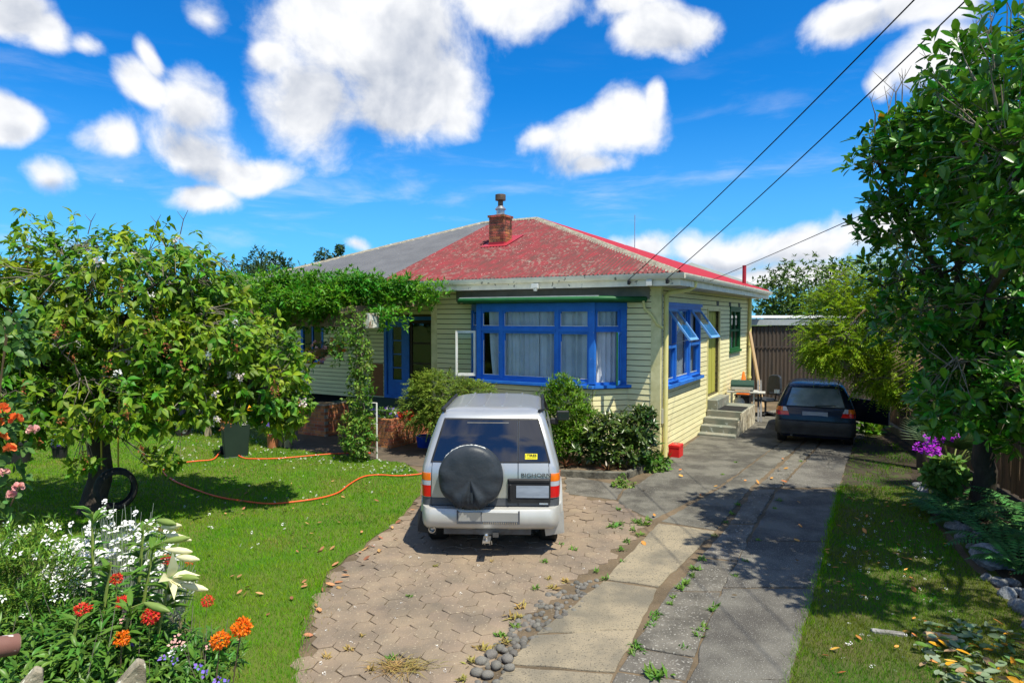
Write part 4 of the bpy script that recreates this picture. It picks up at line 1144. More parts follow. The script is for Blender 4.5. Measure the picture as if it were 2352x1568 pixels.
for sg in (-1, 1):
    b = MB()
    for y0 in (.80, 3.45):
        q = MB()
        rows = [[Vector((sg * (.845 + k_), y0 + (.43 + d_) * math.cos(a), .40 + (.40 + d_) * math.sin(a))) for k_, d_ in ((.0, .06), (.05, .03), (.055, -.02))] for a in [PI * i / 12 for i in range(13)]]
        q.grid(rows)
        f = MB(); f.prism([(y0 + .42 * math.cos(PI * i / 12), .40 + .39 * math.sin(PI * i / 12)) for i in range(13)], .0, .02, Matrix(((0, 0, sg, sg * .85), (1, 0, 0, 0), (0, 1, 0, 0), (0, 0, 0, 1)))); f.obj('wheel_well', M_dark, suv); q.obj('wheel_flare', M_bump, suv, smooth=60)
    for pts in ([(.42, 1.16), (1.25, 1.16), (1.25, 1.62), (.62, 1.62)], [(1.31, 1.16), (2.05, 1.16), (2.02, 1.64), (1.31, 1.64)], [(2.12, 1.16), (3.0, 1.16), (2.55, 1.62), (2.10, 1.64)]):
        c.sidepanel(sg, pts).obj('side_window', M_cglass, suv)
    if sg < 0: continue
    b = MB(); b.box(.90, 1.10, 2.62, 2.70, 1.29, 1.44, Matrix.Diagonal((sg, 1, 1, 1))); b.box(.80, .93, 2.66, 2.72, 1.22, 1.32, Matrix.Diagonal((sg, 1, 1, 1))); mr_ = b.obj('door_mirror', M_black, suv, bevel=.015)
    b = MB(); b.box(.925, 1.095, 2.612, 2.619, 1.30, 1.43, Matrix.Diagonal((sg, 1, 1, 1))); b.obj('mirror_glass', M_cglass, mr_)
b = MB(); b.add([(-.74, 3.02, 1.17), (.74, 3.02, 1.17), (.62, 2.50, 1.66), (-.62, 2.50, 1.66)], [(0, 1, 2, 3)]); b.v = [(x, y + .03, z) for x, y, z in b.v]; b.obj('windscreen', M_cglass, suv)

# --- dark blue hatchback beyond
hb = thing('parked_hatchback', 'old navy blue hatchback parked at the far end of the driveway', 'car', A(1871, 1000, 14.55).to_2d().to_3d(), -R(24.9), world=False)
c = Car([(.22, .72, .12, 3.85), (.40, .80, .05, 3.95), (.60, .825, .03, 3.97), (.74, .825, .05, 3.92), (.88, .81, .10, 3.75), (.905, .795, .115, 2.9), (1.10, .715, .30, 2.62), (1.30, .62, .52, 2.25), (1.365, .57, .62, 2.1), (1.40, .46, .85, 2.0)], rr=.11)
c.shell(.22, 1.40).obj('body', M_navy, hb, smooth=35)
tg = c.patch(.62, .905, (-.68, -.66), (.68, .66), .006).obj('tailgate', M_navy, hb, smooth=30)
c.patch(.925, 1.30, (-.60, -.49), (.60, .49), .012).obj('rear_window', M_hglass, hb, smooth=40)
for a_, b_ in (((-.625, -.515), (-.60, -.49)), ((.60, .49), (.625, .515))): c.patch(.915, 1.31, a_, b_, .012, 2).obj('window_seal', M_black, hb)
c.patch(.905, .925, (-.62, -.61), (.62, .61), .013, 10, 1).obj('window_seal', M_black, hb); c.patch(1.30, 1.315, (-.515, -.51), (.515, .51), .013, 10, 1).obj('window_seal', M_black, hb)
b = MB(); b.tube([(0, .08, .925), (.02, .10, .95), (.42, .12, .965)], .010, 6); b.obj('wiper', M_black, hb)
for sg in (-1, 1):
    def lens(z0, z1, xa, xb, m, nm):
        rows = []
        for i in range(3):
            z = z0 + (z1 - z0) * i / 2; hw = c.at(z)[0]
            rows.append([Vector((sg * min(x, hw - .001), c.rear(min(x, hw - .001), z) - .010, z)) for x in [xa[0] + (xa[1] - xa[0]) * i / 2 + (xb - xa[0] - (xa[1] - xa[0]) * i / 2) * j / 5 for j in range(6)]])
        p = MB(); p.grid(rows); per = rows[0] + rows[1][-1:] + rows[2][::-1] + rows[1][:1]; n_ = len(per)
        p.add(per + [Vector((q.x * .985, q.y + .03, q.z)) for q in per], [(i, (i + 1) % n_, n_ + (i + 1) % n_, n_ + i) for i in range(n_)]); p.obj(nm, m, hb, smooth=40)
    lens(.715, .800, (.53, .56), .815, M_lred, 'brake_lens'); lens(.803, .895, (.67, .67), .815, M_lamb, 'indicator_lens'); lens(.803, .895, (.56, .60), .668, M_lclr, 'reverse_lens')
    c.sidepanel(sg, [(.55, .92), (1.25, .92), (1.25, 1.30), (.80, 1.30)]).obj('side_window', M_cglass, hb); c.sidepanel(sg, [(1.32, .92), (2.7, .92), (2.25, 1.31), (1.32, 1.31)]).obj('side_window', M_cglass, hb)
    b = MB(); b.box(.84, .99, 2.40, 2.47, .93, 1.04, Matrix.Diagonal((sg, 1, 1, 1))); b.box(.78, .86, 2.43, 2.47, .92, .97, Matrix.Diagonal((sg, 1, 1, 1))); mr_ = b.obj('door_mirror', M_black, hb, bevel=.012)
    b = MB(); b.box(.85, .98, 2.393, 2.399, .94, 1.03, Matrix.Diagonal((sg, 1, 1, 1))); b.obj('mirror_glass', M_chrome, mr_)
    b = MB(); b.box(.826, .836, .25, 3.6, .50, .54, Matrix.Diagonal((sg, 1, 1, 1))); b.obj('side_trim', M_gbump, hb)
b = MB(); rows = []
for i in range(29):
    a = -1 + 2 * i / 28; x = a * .835; y0 = -.07 + .04 * a * a + .22 * max(0, (abs(a) - .86) / .14) ** 1.6
    rows.append([Vector((x, y0 + q, z)) for q, z in ((.13, .605), (.01, .60), (.0, .57), (.0, .49), (.02, .46), (.06, .30), (.2, .26))])
b.grid(rows); b.obj('rear_bumper', M_gbump, hb, smooth=50)
b = MB(); b.box(-.26, .26, .045, .065, .70, .815); b.obj('number_plate', M_plate, hb)
b = MB(); b.tube([(-.48, -.02, .27), (-.48, .2, .27)], .025, 8); b.obj('exhaust_tip', M_steel, hb)
for x in (-.70, .70):
    for y in (.72, 3.18): wheel(hb, x, y, .29, .20, M_rubber, M_steel)
b = MB(); b.add([(-.66, 2.66, .93), (.66, 2.66, .93), (.55, 2.22, 1.33), (-.55, 2.22, 1.33)], [(0, 1, 2, 3)]); b.v = [(x, y + .04, z) for x, y, z in b.v]; b.obj('windscreen', M_cglass, hb)
b = MB(); Md = Matrix.Translation((.80, 2.62, 0)) @ Matrix.Rotation(R(52), 4, 'Z'); b.box(-.02, .03, -1.05, .0, .32, .90, Md)
od = b.obj('open_door', M_navy, hb, bevel=.01); b = MB()
for p_, q_ in (((0, -1.05, .9), (0, -.98, 1.28)), ((0, -.98, 1.28), (0, -.35, 1.28)), ((0, -.35, 1.28), (0, 0, .9))): b.bar(Md @ Vector(p_), Md @ Vector(q_), .035, .035)
b.obj('door_window_frame', M_black, od)

# ================================================================== things round the house
M_wood_old = mat('weathered_wood', (.26, .19, .125), .85, (.15, .11, .075), scale=5, stretch=(3, 3, .5), bump=.5, bscale=25, rnd=.22)
M_wood_pale = mat('pale_timber', (.52, .36, .20), .7, (.44, .30, .16), scale=4, stretch=(3, 3, .4), bump=.2)
M_post = mat('treated_post', (.42, .34, .21), .8, (.30, .24, .15), scale=4, stretch=(4, 4, .4), bump=.4)
M_flake = mat('flaking_white', (.62, .60, .52), .8, (.24, .17, .11), scale=7, bump=.6, lo=.45, hi=.56)
M_redtin = mat('red_tin', (.66, .025, .022), .4, (.58, .02, .02), scale=4)
M_orange = mat('orange_plastic', (.85, .20, .02), .5, (.75, .17, .02))
M_terra = mat('terracotta', (.50, .19, .075), .8, (.42, .16, .08), scale=5, bump=.2)
M_bbqgreen = mat('green_enamel', (.02, .055, .04), .35, (.03, .065, .05), scale=6)
M_alu = mat('cream_aluminium', (.60, .58, .52), .45, (.5, .48, .42), scale=6, metal=.2)
M_steps = mat('step_concrete', (.26, .24, .19), .85, (.15, .17, .14), scale=3, bump=.5, bscale=40, dots=((.38, .40, .36), 12, .64))
M_plaster = mat('worn_plaster', (.60, .55, .42), .85, (.34, .29, .20), scale=6, bump=.8, bscale=14, lo=.42, hi=.62)
M_rib = mat('brown_iron', (.060, .052, .046), .55, (.10, .072, .055), scale=1.6, stretch=(5, 1, .6), rnd=.12, metal=.25)
M_fence = mat('fence_paling', (.22, .14, .085), .85, (.13, .085, .055), scale=4, stretch=(4, 4, .4), bump=.5, bscale=22, rnd=.3)
M_kerb = mat('mossy_kerb', (.16, .15, .12), .9, (.075, .07, .055), scale=5, bump=.7, bscale=25)
M_hose = mat('orange_hose', (.78, .12, .035), .45, (.70, .09, .03), scale=3)
M_binbody = mat('bin_plastic', (.028, .048, .036), .55, (.022, .04, .03), scale=3)
M_binlid = mat('yellow_lid', (.85, .42, .01), .45, (.78, .32, .01), scale=3)
M_bucket = mat('blue_bucket', (.01, .06, .42), .4)
M_rope = mat('yellow_rope', (.42, .33, .05), .8)
M_cable = mat('black_cable', (.012, .012, .014), .6)
M_tan = mat('tan_cladding', (.36, .22, .10), .8, (.32, .19, .09), scale=3)
M_palegrey = mat('pale_grey_roof', (.55, .56, .52), .6, (.48, .49, .46), scale=2)

# steps and landing at the side door
stp = thing('entry_steps', 'concrete steps with worn white plaster side below the side door', 'steps', (HX, HY, 0), HROT, world=False)
for i, (y, h) in enumerate(((3.08, .085), (3.38, .24), (3.68, .395))):
    b = MB(); b.box(.04, .93 - .015 * (2 - i) * 0, y, y + .30, -.05, h); b.box(.04, .945, y - .018, y + .30, h, h + .0) if False else None
    b.obj('step', M_steps, stp, bevel=.012)
b = MB(); b.box(.04, .93, 3.98, 5.75, -.05, .55); b.obj('landing', M_steps, stp, bevel=.015)
b = MB(); b.box(.932, .945, 3.70, 5.76, -.05, .54); b.box(.932, .945, 3.38, 3.699, -.05, .385); b.obj('plaster_side', M_plaster, stp)
b = MB(); b.box(.04, .30, 4.05, 5.5, .551, .80); b.obj('threshold', M_steps, stp, bevel=.012)
mt_ = thing('door_mat', 'dark rubber mat lying on the top landing of the steps', 'mat', H2W(.58, 4.5, .55), HROT, world=False)
b = MB(); b.box(-.28, .32, -.42, .42, .001, .014); b.obj('pad', M_rubber, mt_); b = MB()
for s_ in (-1, 1): b.box(-.28, .32, s_ * .40 - .015, s_ * .40 + .015, .0145, .02)
b.obj('rim', M_black, mt_)

# barbecue
q = thing('gas_barbecue', 'green hooded barbecue on a pale trolley beyond the steps', 'barbecue', H2W(.52, 6.30), HROT + R(8), world=False)
b = MB(); Mh = Matrix(((0, 0, 1, -.32), (1, 0, 0, 0), (0, 1, 0, 0), (0, 0, 0, 1)))
b = MB(); b.prism([(-.24, .88), (.24, .88), (.25, 1.02), (.14, 1.14), (-.13, 1.15), (-.25, 1.03)], 0, .62, Mh); b.obj('hood', M_bbqgreen, q, bevel=.015)
b = MB(); b.box(-.30, .28, -.255, -.245, .885, .97); b.obj('hood_front', M_alu, q); b = MB(); b.box(-.2, .2, -.31, -.28, .855, .885); b.obj('handle', M_wood_pale, q)
b = MB(); b.box(-.42, .40, -.27, .26, .80, .85); b.box(.40, .60, -.2, .2, .79, .83); b.obj('table', M_alu, q, bevel=.008)
b = MB()
for x in (-.30, .30):
    for y in (-.2, .2):
        l_ = MB(); l_.box(x - .02, x + .02, y - .02, y + .02, 0, .80); l_.obj('leg', M_alu, q)
b = MB(); b.box(-.3, .3, -.2, .2, .28, .31); b.obj('shelf', M_alu, q)
b = MB(); b.lathe([(.13, .32), (.15, .35), (.15, .55), (.10, .62), (.04, .64), (.04, .70)], 16, Matrix.Translation((-.1, 0, 0))); b.obj('gas_bottle', M_white, q, smooth=40)
# office chair
q = thing('office_chair', 'black office chair standing against the house wall behind the barbecue', 'chair', H2W(.98, 7.35), HROT + R(-35), world=False)
b = MB(); b.prism([(-.24, .62), (.24, .62), (.27, .85), (.22, 1.16), (.12, 1.22), (-.12, 1.22), (-.22, 1.16), (-.27, .85)], 0, .08, Matrix(((1, 0, 0, 0), (0, .12, 1, .2), (0, 1, 0, 0), (0, 0, 0, 1)))); b.obj('backrest', M_vinyl, q, bevel=.02)
b = MB(); b.box(-.25, .25, -.28, .22, .46, .55); b.obj('seat', M_vinyl, q, bevel=.03)
for sg in (-1, 1):
    b = MB(); b.tube([(sg * .27, .1, .52), (sg * .31, .1, .72), (sg * .31, -.2, .74)], .022, 8); b.obj('armrest', M_black, q, smooth=40)
b = MB(); b.tube([(0, 0, .1), (0, 0, .47)], .03, 8); b.obj('gas_strut', M_steel, q)
for k in range(5):
    a = 2 * PI * k / 5 + .3; b = MB(); b.tube([(0, 0, .12), (.30 * math.cos(a), .30 * math.sin(a), .075)], [.03, .02], 6); b.lathe([(.0, -.02), (.035, -.02), (.035, .02), (.0, .02)], 10, Matrix.Translation((.30 * math.cos(a), .30 * math.sin(a), .036)) @ Matrix.Rotation(a, 4, 'Z') @ Matrix.Rotation(R(90), 4, 'Y'), cap=False); b.obj('castor_leg', M_black, q)
# folded aluminium trolley leaning beside the barbecue
q = thing('folded_ladder', 'folded grey metal ladder leaning against the barbecue end', 'ladder', H2W(.98, 6.25))
for dx in (0, .07):
    b = MB(); b.bar(H2W(1.0 + dx, 6.0, .0), H2W(.86 + dx, 6.75, 1.12), .05, .03); b.obj('rail', M_steel, q)
for k in range(5):
    t = .15 + k * .18; b = MB(); b.bar(H2W(1.0 - .14 * t, 6.0 + .75 * t, 1.12 * t), H2W(1.07 - .14 * t, 6.0 + .75 * t, 1.12 * t), .025, .025); b.obj('rung', M_steel, q)
# cone on a crate
q = thing('storage_crate', 'dark plastic crate standing behind the barbecue under the orange cone', 'crate', H2W(.40, 7.05), HROT, world=False)
b = MB(); b.box(-.2, .2, -.2, .2, 0, .62); b.obj('crate_box', M_black, q, bevel=.02); b = MB(); b.box(-.22, .22, -.22, .22, .6205, .66); b.obj('crate_lid', M_black, q)
q = thing('traffic_cone', 'orange traffic cone sticking up behind the barbecue', 'cone', H2W(.40, 7.05, .66), HROT, world=False)
b = MB(); b.box(-.17, .17, -.17, .17, 0, .03); b.obj('cone_base', M_orange, q); b = MB(); b.lathe([(.13, .031), (.03, .66), (.02, .67)], 18); b.obj('cone_body', M_orange, q, smooth=40)
# plank
q = thing('leaning_plank', 'long pale timber plank leaning against the far downpipe', 'plank', H2W(.85, 9.2)); b = MB(); b.bar(H2W(.62, 9.3, .0), H2W(.12, 9.62, 2.45), .10, .05); b.obj('board', M_wood_pale, q)
# red box
q = thing('red_tin_box', 'red metal tin box with silver catch on the concrete by the downpipe', 'box', H2W(.24, .42), HROT, world=False)
b = MB(); b.box(-.115, .115, -.15, .15, 0, .215); b.obj('box_body', M_redtin, q, bevel=.008); b = MB(); b.box(-.12, .12, -.155, .155, .2155, .285); b.obj('lid', M_redtin, q, bevel=.01)
b = MB(); b.box(-.05, .05, -.04, .04, .2855, .29); b.tube([(-.03, 0, .288), (-.03, 0, .315), (.03, 0, .315), (.03, 0, .288)], .007, 6); b.obj('handle', M_chrome, q)

# garden border kerb by the bay
q = thing('bed_kerb', 'low mossy concrete kerb edging the flower bed under the bay window', 'kerb', G(1440, 1105))
kp = [G(1262, 1098), G(1440, 1104), G(1512, 1072)]
for a, b_ in ((0, 1), (1, 2)):
    d = (kp[b_] - kp[a]).normalized(); n_ = Vector((-d.y, d.x, 0)); m_ = MB(); s0 = kp[a] - d * (0 if a == 0 else -.10)
    pl = jag([(s0.x, s0.y), (kp[b_].x, kp[b_].y), (kp[b_].x + n_.x * .10, kp[b_].y + n_.y * .10), (s0.x + n_.x * .10, s0.y + n_.y * .10)], .1, .006)
    m_.prism(pl, -.05, .15 if a == 0 else .146); m_.obj('kerb_block', M_kerb, q, bevel=.012)
bedp = [kp[0] + Vector((0, .06, 0)), kp[1] + Vector((-.02, .09, 0)), kp[2] + Vector((-.06, .05, 0)), H2W(-.05, -.05), H2W(-.69, -.06), H2W(-1.24, -.62), H2W(-4.0, -.62), H2W(-4.6, -.3)]
bed = sheet('bed_soil', [(p.x, p.y) for p in bedp], .11, M_soil, label='dark soil of the flower bed in front of the bay')

# brick planters on the porch
def brick_wall(parent, o, u, length, z1, thick=.11, z0=.0):
    u = Vector((u[0], u[1], 0)).normalized(); nn = Vector((u.y, -u.x, 0)); M = Matrix((u, -nn, Vector((0, 0, 1)))).transposed().to_4x4(); M.translation = o
    b = MB(); b.box(.006, length - .006, .006, thick - .006, z0, z1 - .004, M); w = b.obj('mortar_core', M_mortar, parent)
    z = z0; row = 0
    while z < z1 - .03:
        x = -.115 * (row % 2)
        while x < length - .01:
            a, c_ = max(0, x), min(length, x + .22)
            if c_ - a > .03:
                bb = MB(); j = random.uniform(-.003, .003); bb.box(a + .004, c_ - .004, j, thick + j, z + .004, min(z + .072, z1), M); bb.obj('brick', M_brick, w)
            x += .23
        z += .078; row += 1
q = thing('brick_planter', 'orange brick planter with purple and white flowers beside the porch', 'planter', H2W(-5.5, -1.9))
brick_wall(q, H2W(-6.7, -1.91), HM.to_3x3() @ Vector((1, 0, 0)), 1.23, .66); brick_wall(q, H2W(-5.47, -1.79), HM.to_3x3() @ Vector((0, 1, 0)), 1.6, .66)
b = MB(); b.prism([tuple(H2W(x, y).to_2d()) for x, y in ((-6.7, -1.79), (-5.59, -1.79), (-5.59, -.2), (-6.7, -.2))], .0, .58); b.obj('planter_soil', M_soil, q)
q = thing('brick_pillar', 'shaded brown brick pillar left of the climber under the pergola', 'pillar', H2W(-8.2, -1.6))
brick_wall(q, H2W(-8.75, -1.6), HM.to_3x3() @ Vector((1, 0, 0)), .95, .80); brick_wall(q, H2W(-7.80, -1.49), HM.to_3x3() @ Vector((0, 1, 0)), .7, .80)
b = MB(); b.prism([tuple(H2W(x, y).to_2d()) for x, y in ((-8.75, -1.49), (-7.91, -1.49), (-7.91, -.8), (-8.75, -.8))], .0, .74); b.obj('planter_soil', M_soil, q)
# patio strip before the planters
sheet('patio', GP([(655, 1033), (720, 1000), (900, 985), (1000, 1000), (985, 1075), (905, 1066), (770, 1044)]), .026, mat('patio_concrete', (.13, .10, .075), .9, (.08, .065, .05), scale=3, bump=.4), label='brown concrete patio in front of the porch')
# blue bucket
q = thing('blue_bucket', 'bright blue plastic tub beside the brick planter behind the wagon', 'tub', G(975, 1028)); p = G(975, 1028)
b = MB(); b.lathe([(.15, 0), (.19, .26), (.20, .26), (.20, .28), (.175, .28), (.14, .02)], 20, Matrix.Translation(p)); b.obj('tub', M_bucket, q, smooth=40)
b = MB(); b.tube([p + Vector((-.195, 0, .25)), p + Vector((-.1, -.17, .30)), p + Vector((.1, -.17, .30)), p + Vector((.195, 0, .25))], .006, 6); b.obj('handle', M_steel, q)

# pergola
q = thing('pergola', 'old timber pergola with flaking white beam carrying the green vine', 'pergola', H2W(-6.5, -2.6))
pz = 2.72; P0 = A(846, 737, 13.35); bu = (HM.to_3x3() @ Vector((-1, 0, 0))); bn_ = HM.to_3x3() @ Vector((0, 1, 0))
Pb = Vector((P0.x, P0.y, pz + .15))
b = MB(); b.bar(Pb, Pb + bu * 6.2, .26, .26); b.obj('beam', M_wood_old, q); b = MB(); b.bar(Pb - bu * .16, Pb - bu * .001, .29, .30); b.obj('beam_end', M_flake, q)
for k in range(9):
    s_ = Pb + bu * (.45 + k * .68) + Vector((0, 0, .20)); b = MB(); b.bar(s_ - bn_ * .35, s_ + bn_ * 2.9 + Vector((0, 0, .25)), .06, .13); b.obj('rafter', M_wood_old, q)
for s_ in (.25, 2.6, 5.2):
    pb = Pb + bu * s_; b = MB(); b.box(pb.x - .06, pb.x + .06, pb.y - .06, pb.y + .06, 0, pz + .02); b.obj('post', M_post, q)
b = MB()
for k in range(12): b.bar(H2W(-7.9 + k * .19, -2.6, 3.12), H2W(-7.9 + k * .19, -.4, 3.22), .012, .012)
for k in range(9): b.bar(H2W(-7.9, -2.6 + k * .26, 3.133 + k * .012), H2W(-5.75, -2.6 + k * .26, 3.133 + k * .012), .012, .012)
b.obj('lattice', M_wood_old, q)
q = thing('garden_post', 'square pale timber post standing at the lawn edge beside the terracotta pot', 'post', G(661, 1030)); p = G(661, 1030)
b = MB(); b.box(p.x - .065, p.x + .065, p.y - .065, p.y + .065, 0, 1.3); b.obj('shaft', M_post, q, bevel=.008); b = MB(); b.box(p.x - .075, p.x + .075, p.y - .075, p.y + .075, 1.3005, 1.32); b.obj('cap', M_post, q)
q = thing('white_pipe_frame', 'thin white pipe frame standing in the climbing plant', 'frame', G(862, 1052)); p = G(866, 1056)
b = MB(); b.tube([p, p + Vector((0, 0, 1.18)), p + Vector((-.40, .05, 1.18))], .018, 8); b.obj('upright', M_white, q, smooth=30); b = MB(); b.bar(p + Vector((-.36, .05, .75)), p + Vector((0, 0, .75)), .014, .014); b.obj('crossbar', M_white, q)

# wheelie bin
q = thing('wheelie_bin', 'dark green wheeled bin with yellow lid on the lawn', 'bin', G(541, 1048), R(28), world=False)
b = MB(); lo = [(-.22, -.25), (.22, -.25), (.22, .25), (-.22, .25)]; hi = [(-.29, -.34), (.29, -.34), (.29, .34), (-.29, .34)]
b.add([(x, y, .03) for x, y in lo] + [(x, y, .96) for x, y in hi], [(0, 1, 2, 3), (4, 5, 6, 7), (0, 1, 5, 4), (1, 2, 6, 5), (2, 3, 7, 6), (3, 0, 4, 7)]); b.box(-.305, .305, -.355, .355, .93, .975); bb_ = b.obj('bin_body', M_binbody, q, bevel=.015)
b = MB(); b.prism([(-.36, .99), (.30, .976), (.335, 1.0), (.30, 1.05), (.0, 1.09), (-.36, 1.06)], -.31, .31, Matrix(((0, 0, 1, 0), (1, 0, 0, 0), (0, 1, 0, 0), (0, 0, 0, 1)))); b.obj('lid', M_binlid, q, bevel=.012)
b = MB(); b.tube([(-.26, .40, .98), (.26, .40, .98)], .02, 8); b.obj('handle', M_binbody, q)
for sg in (-1, 1): wheel(q, sg * .25, .27, .10, .06, M_rubber, M_steel)
b = MB(); Ml = Matrix.Translation((.155, -.325, .80)) @ Matrix.Rotation(R(90 + 5), 4, 'X')
for k in range(3):
    a0 = R(120 * k + 15); pts = [(math.cos(a0 + t_) * .045, math.sin(a0 + t_) * .06) for t_ in (0, .4, .8, 1.2, 1.5)]
    b.tube([Ml @ Vector((x, y, .006)) for x, y in pts], [.008, .008, .008, .012, .001], 6)
b.box(-.05, .05, -.095, -.08, .0, .006, Ml); b.obj('recycling_mark', M_white, q)

# tyre swing
tp = A(266, 1122, 8.95)
q = thing('tyre_swing', 'black tyre swing hanging on yellow ropes beside the tree trunk', 'swing', tp)
Mt = Matrix.Translation(tp) @ Matrix.Rotation(R(38), 4, 'Z') @ Matrix.Rotation(R(90), 4, 'X') @ Matrix.Diagonal((.86, .95, .86, 1))
b = MB(); b.lathe([(.225, -.10), (.255, -.11), (.285, -.10), (.305, -.06), (.305, .06), (.285, .10), (.255, .11), (.225, .10), (.23, .09), (.255, .095), (.275, .085), (.285, 0), (.275, -.085), (.255, -.095), (.23, -.09), (.225, -.10)], 36, Mt, cap=False); b.obj('tyre', M_rubber, q, smooth=50)
for dx in (-.14, .03):
    b = MB(); t0 = tp + Vector((dx, dx * .6, .30)); b.tube([t0, t0 + Vector((.01, 0, .55)), t0 + Vector((.0, .1, 1.35))], .012, 6); b.obj('rope', M_rope, q)

# garden hose
hp_ = [(1000, 1080), (965, 1088), (915, 1092), (870, 1090), (835, 1094), (805, 1110), (778, 1130), (740, 1142), (690, 1150), (620, 1156), (560, 1150), (500, 1140), (450, 1124), (405, 1106), (378, 1088), (376, 1078), (392, 1068), (420, 1062), (455, 1058), (490, 1054), (508, 1040), (528, 1036), (556, 1050), (590, 1053), (640, 1052), (690, 1048), (745, 1043), (800, 1040), (860, 1040)]
hw = [G(x, y, .055) for x, y in hp_]
for i in (20, 21): hw[i].z = .10
sm = []
for i in range(len(hw) - 1):
    p0, p1, p2, p3 = hw[max(0, i - 1)], hw[i], hw[i + 1], hw[min(len(hw) - 1, i + 2)]
    for k in range(5):
        t = k / 5; sm.append(.5 * ((2 * p1) + (p2 - p0) * t + (2 * p0 - 5 * p1 + 4 * p2 - p3) * t * t + (3 * p1 - p0 - 3 * p2 + p3) * t ** 3))
b = MB(); b.tube(sm, .013, 7); ho = b.obj('garden_hose', M_hose, smooth=60); tag(ho, 'orange garden hose looping across the lawn', 'hose')

# pots
def pot(name, label, px, py, r, h, m, flare=.8):
    p = G(px, py); q = thing(name, label, 'pot', p); b = MB(); M = Matrix.Translation(p)
    b.lathe([(r * flare, 0), (r * .97, h * .86), (r * 1.06, h * .86), (r * 1.06, h), (r * .95, h), (r * .9, h * .8), (0.01, h * .8)], 22, M); b.obj('pot_wall', m, q, smooth=40)
    b = MB(); b.lathe([(.01, h * .82), (r * .9, h * .83)], 16, M, cap=False); b.obj('potting_soil', M_soil, q); return p
pot('black_pot', 'big black plastic pot at the far left of the lawn', 42, 1064, .25, .46, M_black)
pot('black_pot', 'smaller black pot with violet flowers left of the tree trunk', 138, 1054, .15, .30, M_black)
pot('terracotta_pot', 'terracotta pot with violet flowers beside the pale post', 627, 1030, .135, .34, M_terra)

# ride-on mower half hidden behind the tree
q = thing('garden_mower', 'dark ride-on mower half hidden behind the flowering tree', 'mower', A(470, 990, 16.6).to_2d().to_3d(), R(35), world=False)
b = MB(); b.box(-.75, .1, -.3, .3, .28, .72); b.obj('bonnet', M_navy, q, bevel=.06); b = MB(); b.box(.1, .7, -.34, .34, .30, .50); b.obj('rear_deck', M_navy, q, bevel=.04)
b = MB(); b.box(.25, .62, -.22, .22, .52, .62); b.box(.58, .66, -.22, .22, .621, .95); b.obj('seat', M_vinyl, q, bevel=.03); b = MB(); b.tube([(.05, 0, .6), (.16, 0, .92)], .02, 8); b.lathe([(.15, 0), (.17, .015), (.15, .03)], 16, Matrix.Translation((.16, 0, .92)) @ Matrix.Rotation(R(25), 4, 'Y'), cap=False); b.obj('steering_wheel', M_black, q)
for x, r_ in ((-.55, .17), (.45, .24)):
    for y in (-.36, .36):
        M_ = Matrix.Translation((x, y, r_)) @ Matrix.Rotation(R(90), 4, 'X'); b = MB(); b.lathe([(r_ * .5, -.08), (r_, -.07), (r_, .07), (r_ * .5, .08)], 20, M_); w_ = b.obj('wheel', M_rubber, q, smooth=40); b = MB(); b.lathe([(.02, -.082), (r_ * .5, -.083), (r_ * .5, .083), (.02, .082)], 14, M_); b.obj('hub', M_metal, w_)

# corrugated shed wall at the end of the drive
q = thing('iron_shed', 'dark brown corrugated iron shed with pale fascia at the end of the driveway', 'shed', A(1840, 925, 22.4).to_2d().to_3d())
SY = 22.5; sx0 = A(1712, 900, SY).x - 1.2; b = None
for k in range(7):
    x0 = sx0 + k * .82; b = MB(); n = 44; rows = []
    for i in range(n + 1):
        x = x0 + .82 * i / n; d = .02 * math.sin(2 * PI * x / .137); rows.append([Vector((x, SY + d - .004 * (k % 2), z)) for z in (.05, 1.3, 2.62)])
    b.grid(rows); b.obj('iron_sheet', M_rib, q, smooth=80)
b = MB(); b.box(sx0 - .05, sx0 + 5.8, SY + .06, SY + 3.0, 0, 2.6); b.obj('inner_frame', M_dark, q); b = MB(); b.box(sx0 - .1, sx0 + 5.9, SY - .10, SY + .02, 2.66, 2.88); b.obj('fascia', mat('grey_fascia', (.36, .39, .40), .6, (.30, .33, .34)), q)
b = MB(); b.add([(sx0 - .1, SY - .12, 2.905), (sx0 + 5.9, SY - .12, 2.905), (sx0 + 5.9, SY + 3.2, 3.0), (sx0 - .1, SY + 3.2, 3.0)], [(0, 1, 2, 3)]); b.obj('shed_roof', M_palegrey, q)
b = MB(); b.box(sx0, sx0 + 5.7, SY - .04, SY - .028, 1.88, 1.94); b.obj('rail', M_rib, q)

# paling fence on the right with its sleeper kerb
F0, F1 = Vector((10.95, 19.8, 0)), Vector((6.7, 5.6, 0)); fd = (F1 - F0); fl = fd.length; fd.normalize(); fn = Vector((fd.y, -fd.x, 0))
q = thing('paling_fence', 'brown timber paling fence along the right boundary', 'fence', F0.lerp(F1, .5))
n = int(fl / .105)
for i in range(n):
    p = F0 + fd * (i * .105); h = 1.72 + random.uniform(-.03, .03); M = Matrix.Translation(p) @ Matrix.Rotation(math.atan2(fd.y, fd.x) + random.gauss(0, .03), 4, 'Z') @ Matrix.Rotation(random.gauss(0, .012), 4, 'Y')
    b = MB(); b.box(.003, .099, -.01, .01, .06 + random.uniform(-.03, .02), h, M); b.obj('paling', M_fence, q)
for z in (.35, 1.0, 1.55):
    b = MB(); b.bar(F0 + fn * -.05 + Vector((0, 0, z)), F1 + fn * -.05 + Vector((0, 0, z)), .06, .075); b.obj('rail', M_fence, q)
for t in (.02, .2, .38, .56, .74, .92):
    p = F0.lerp(F1, t) - fn * .14; b = MB(); b.box(p.x - .06, p.x + .06, p.y - .06, p.y + .06, 0, 1.75); b.obj('post', M_wood_old, q)
q = thing('sleeper_edge', 'grey timber sleeper edging along the foot of the paling fence', 'edging', G(2060, 1005))
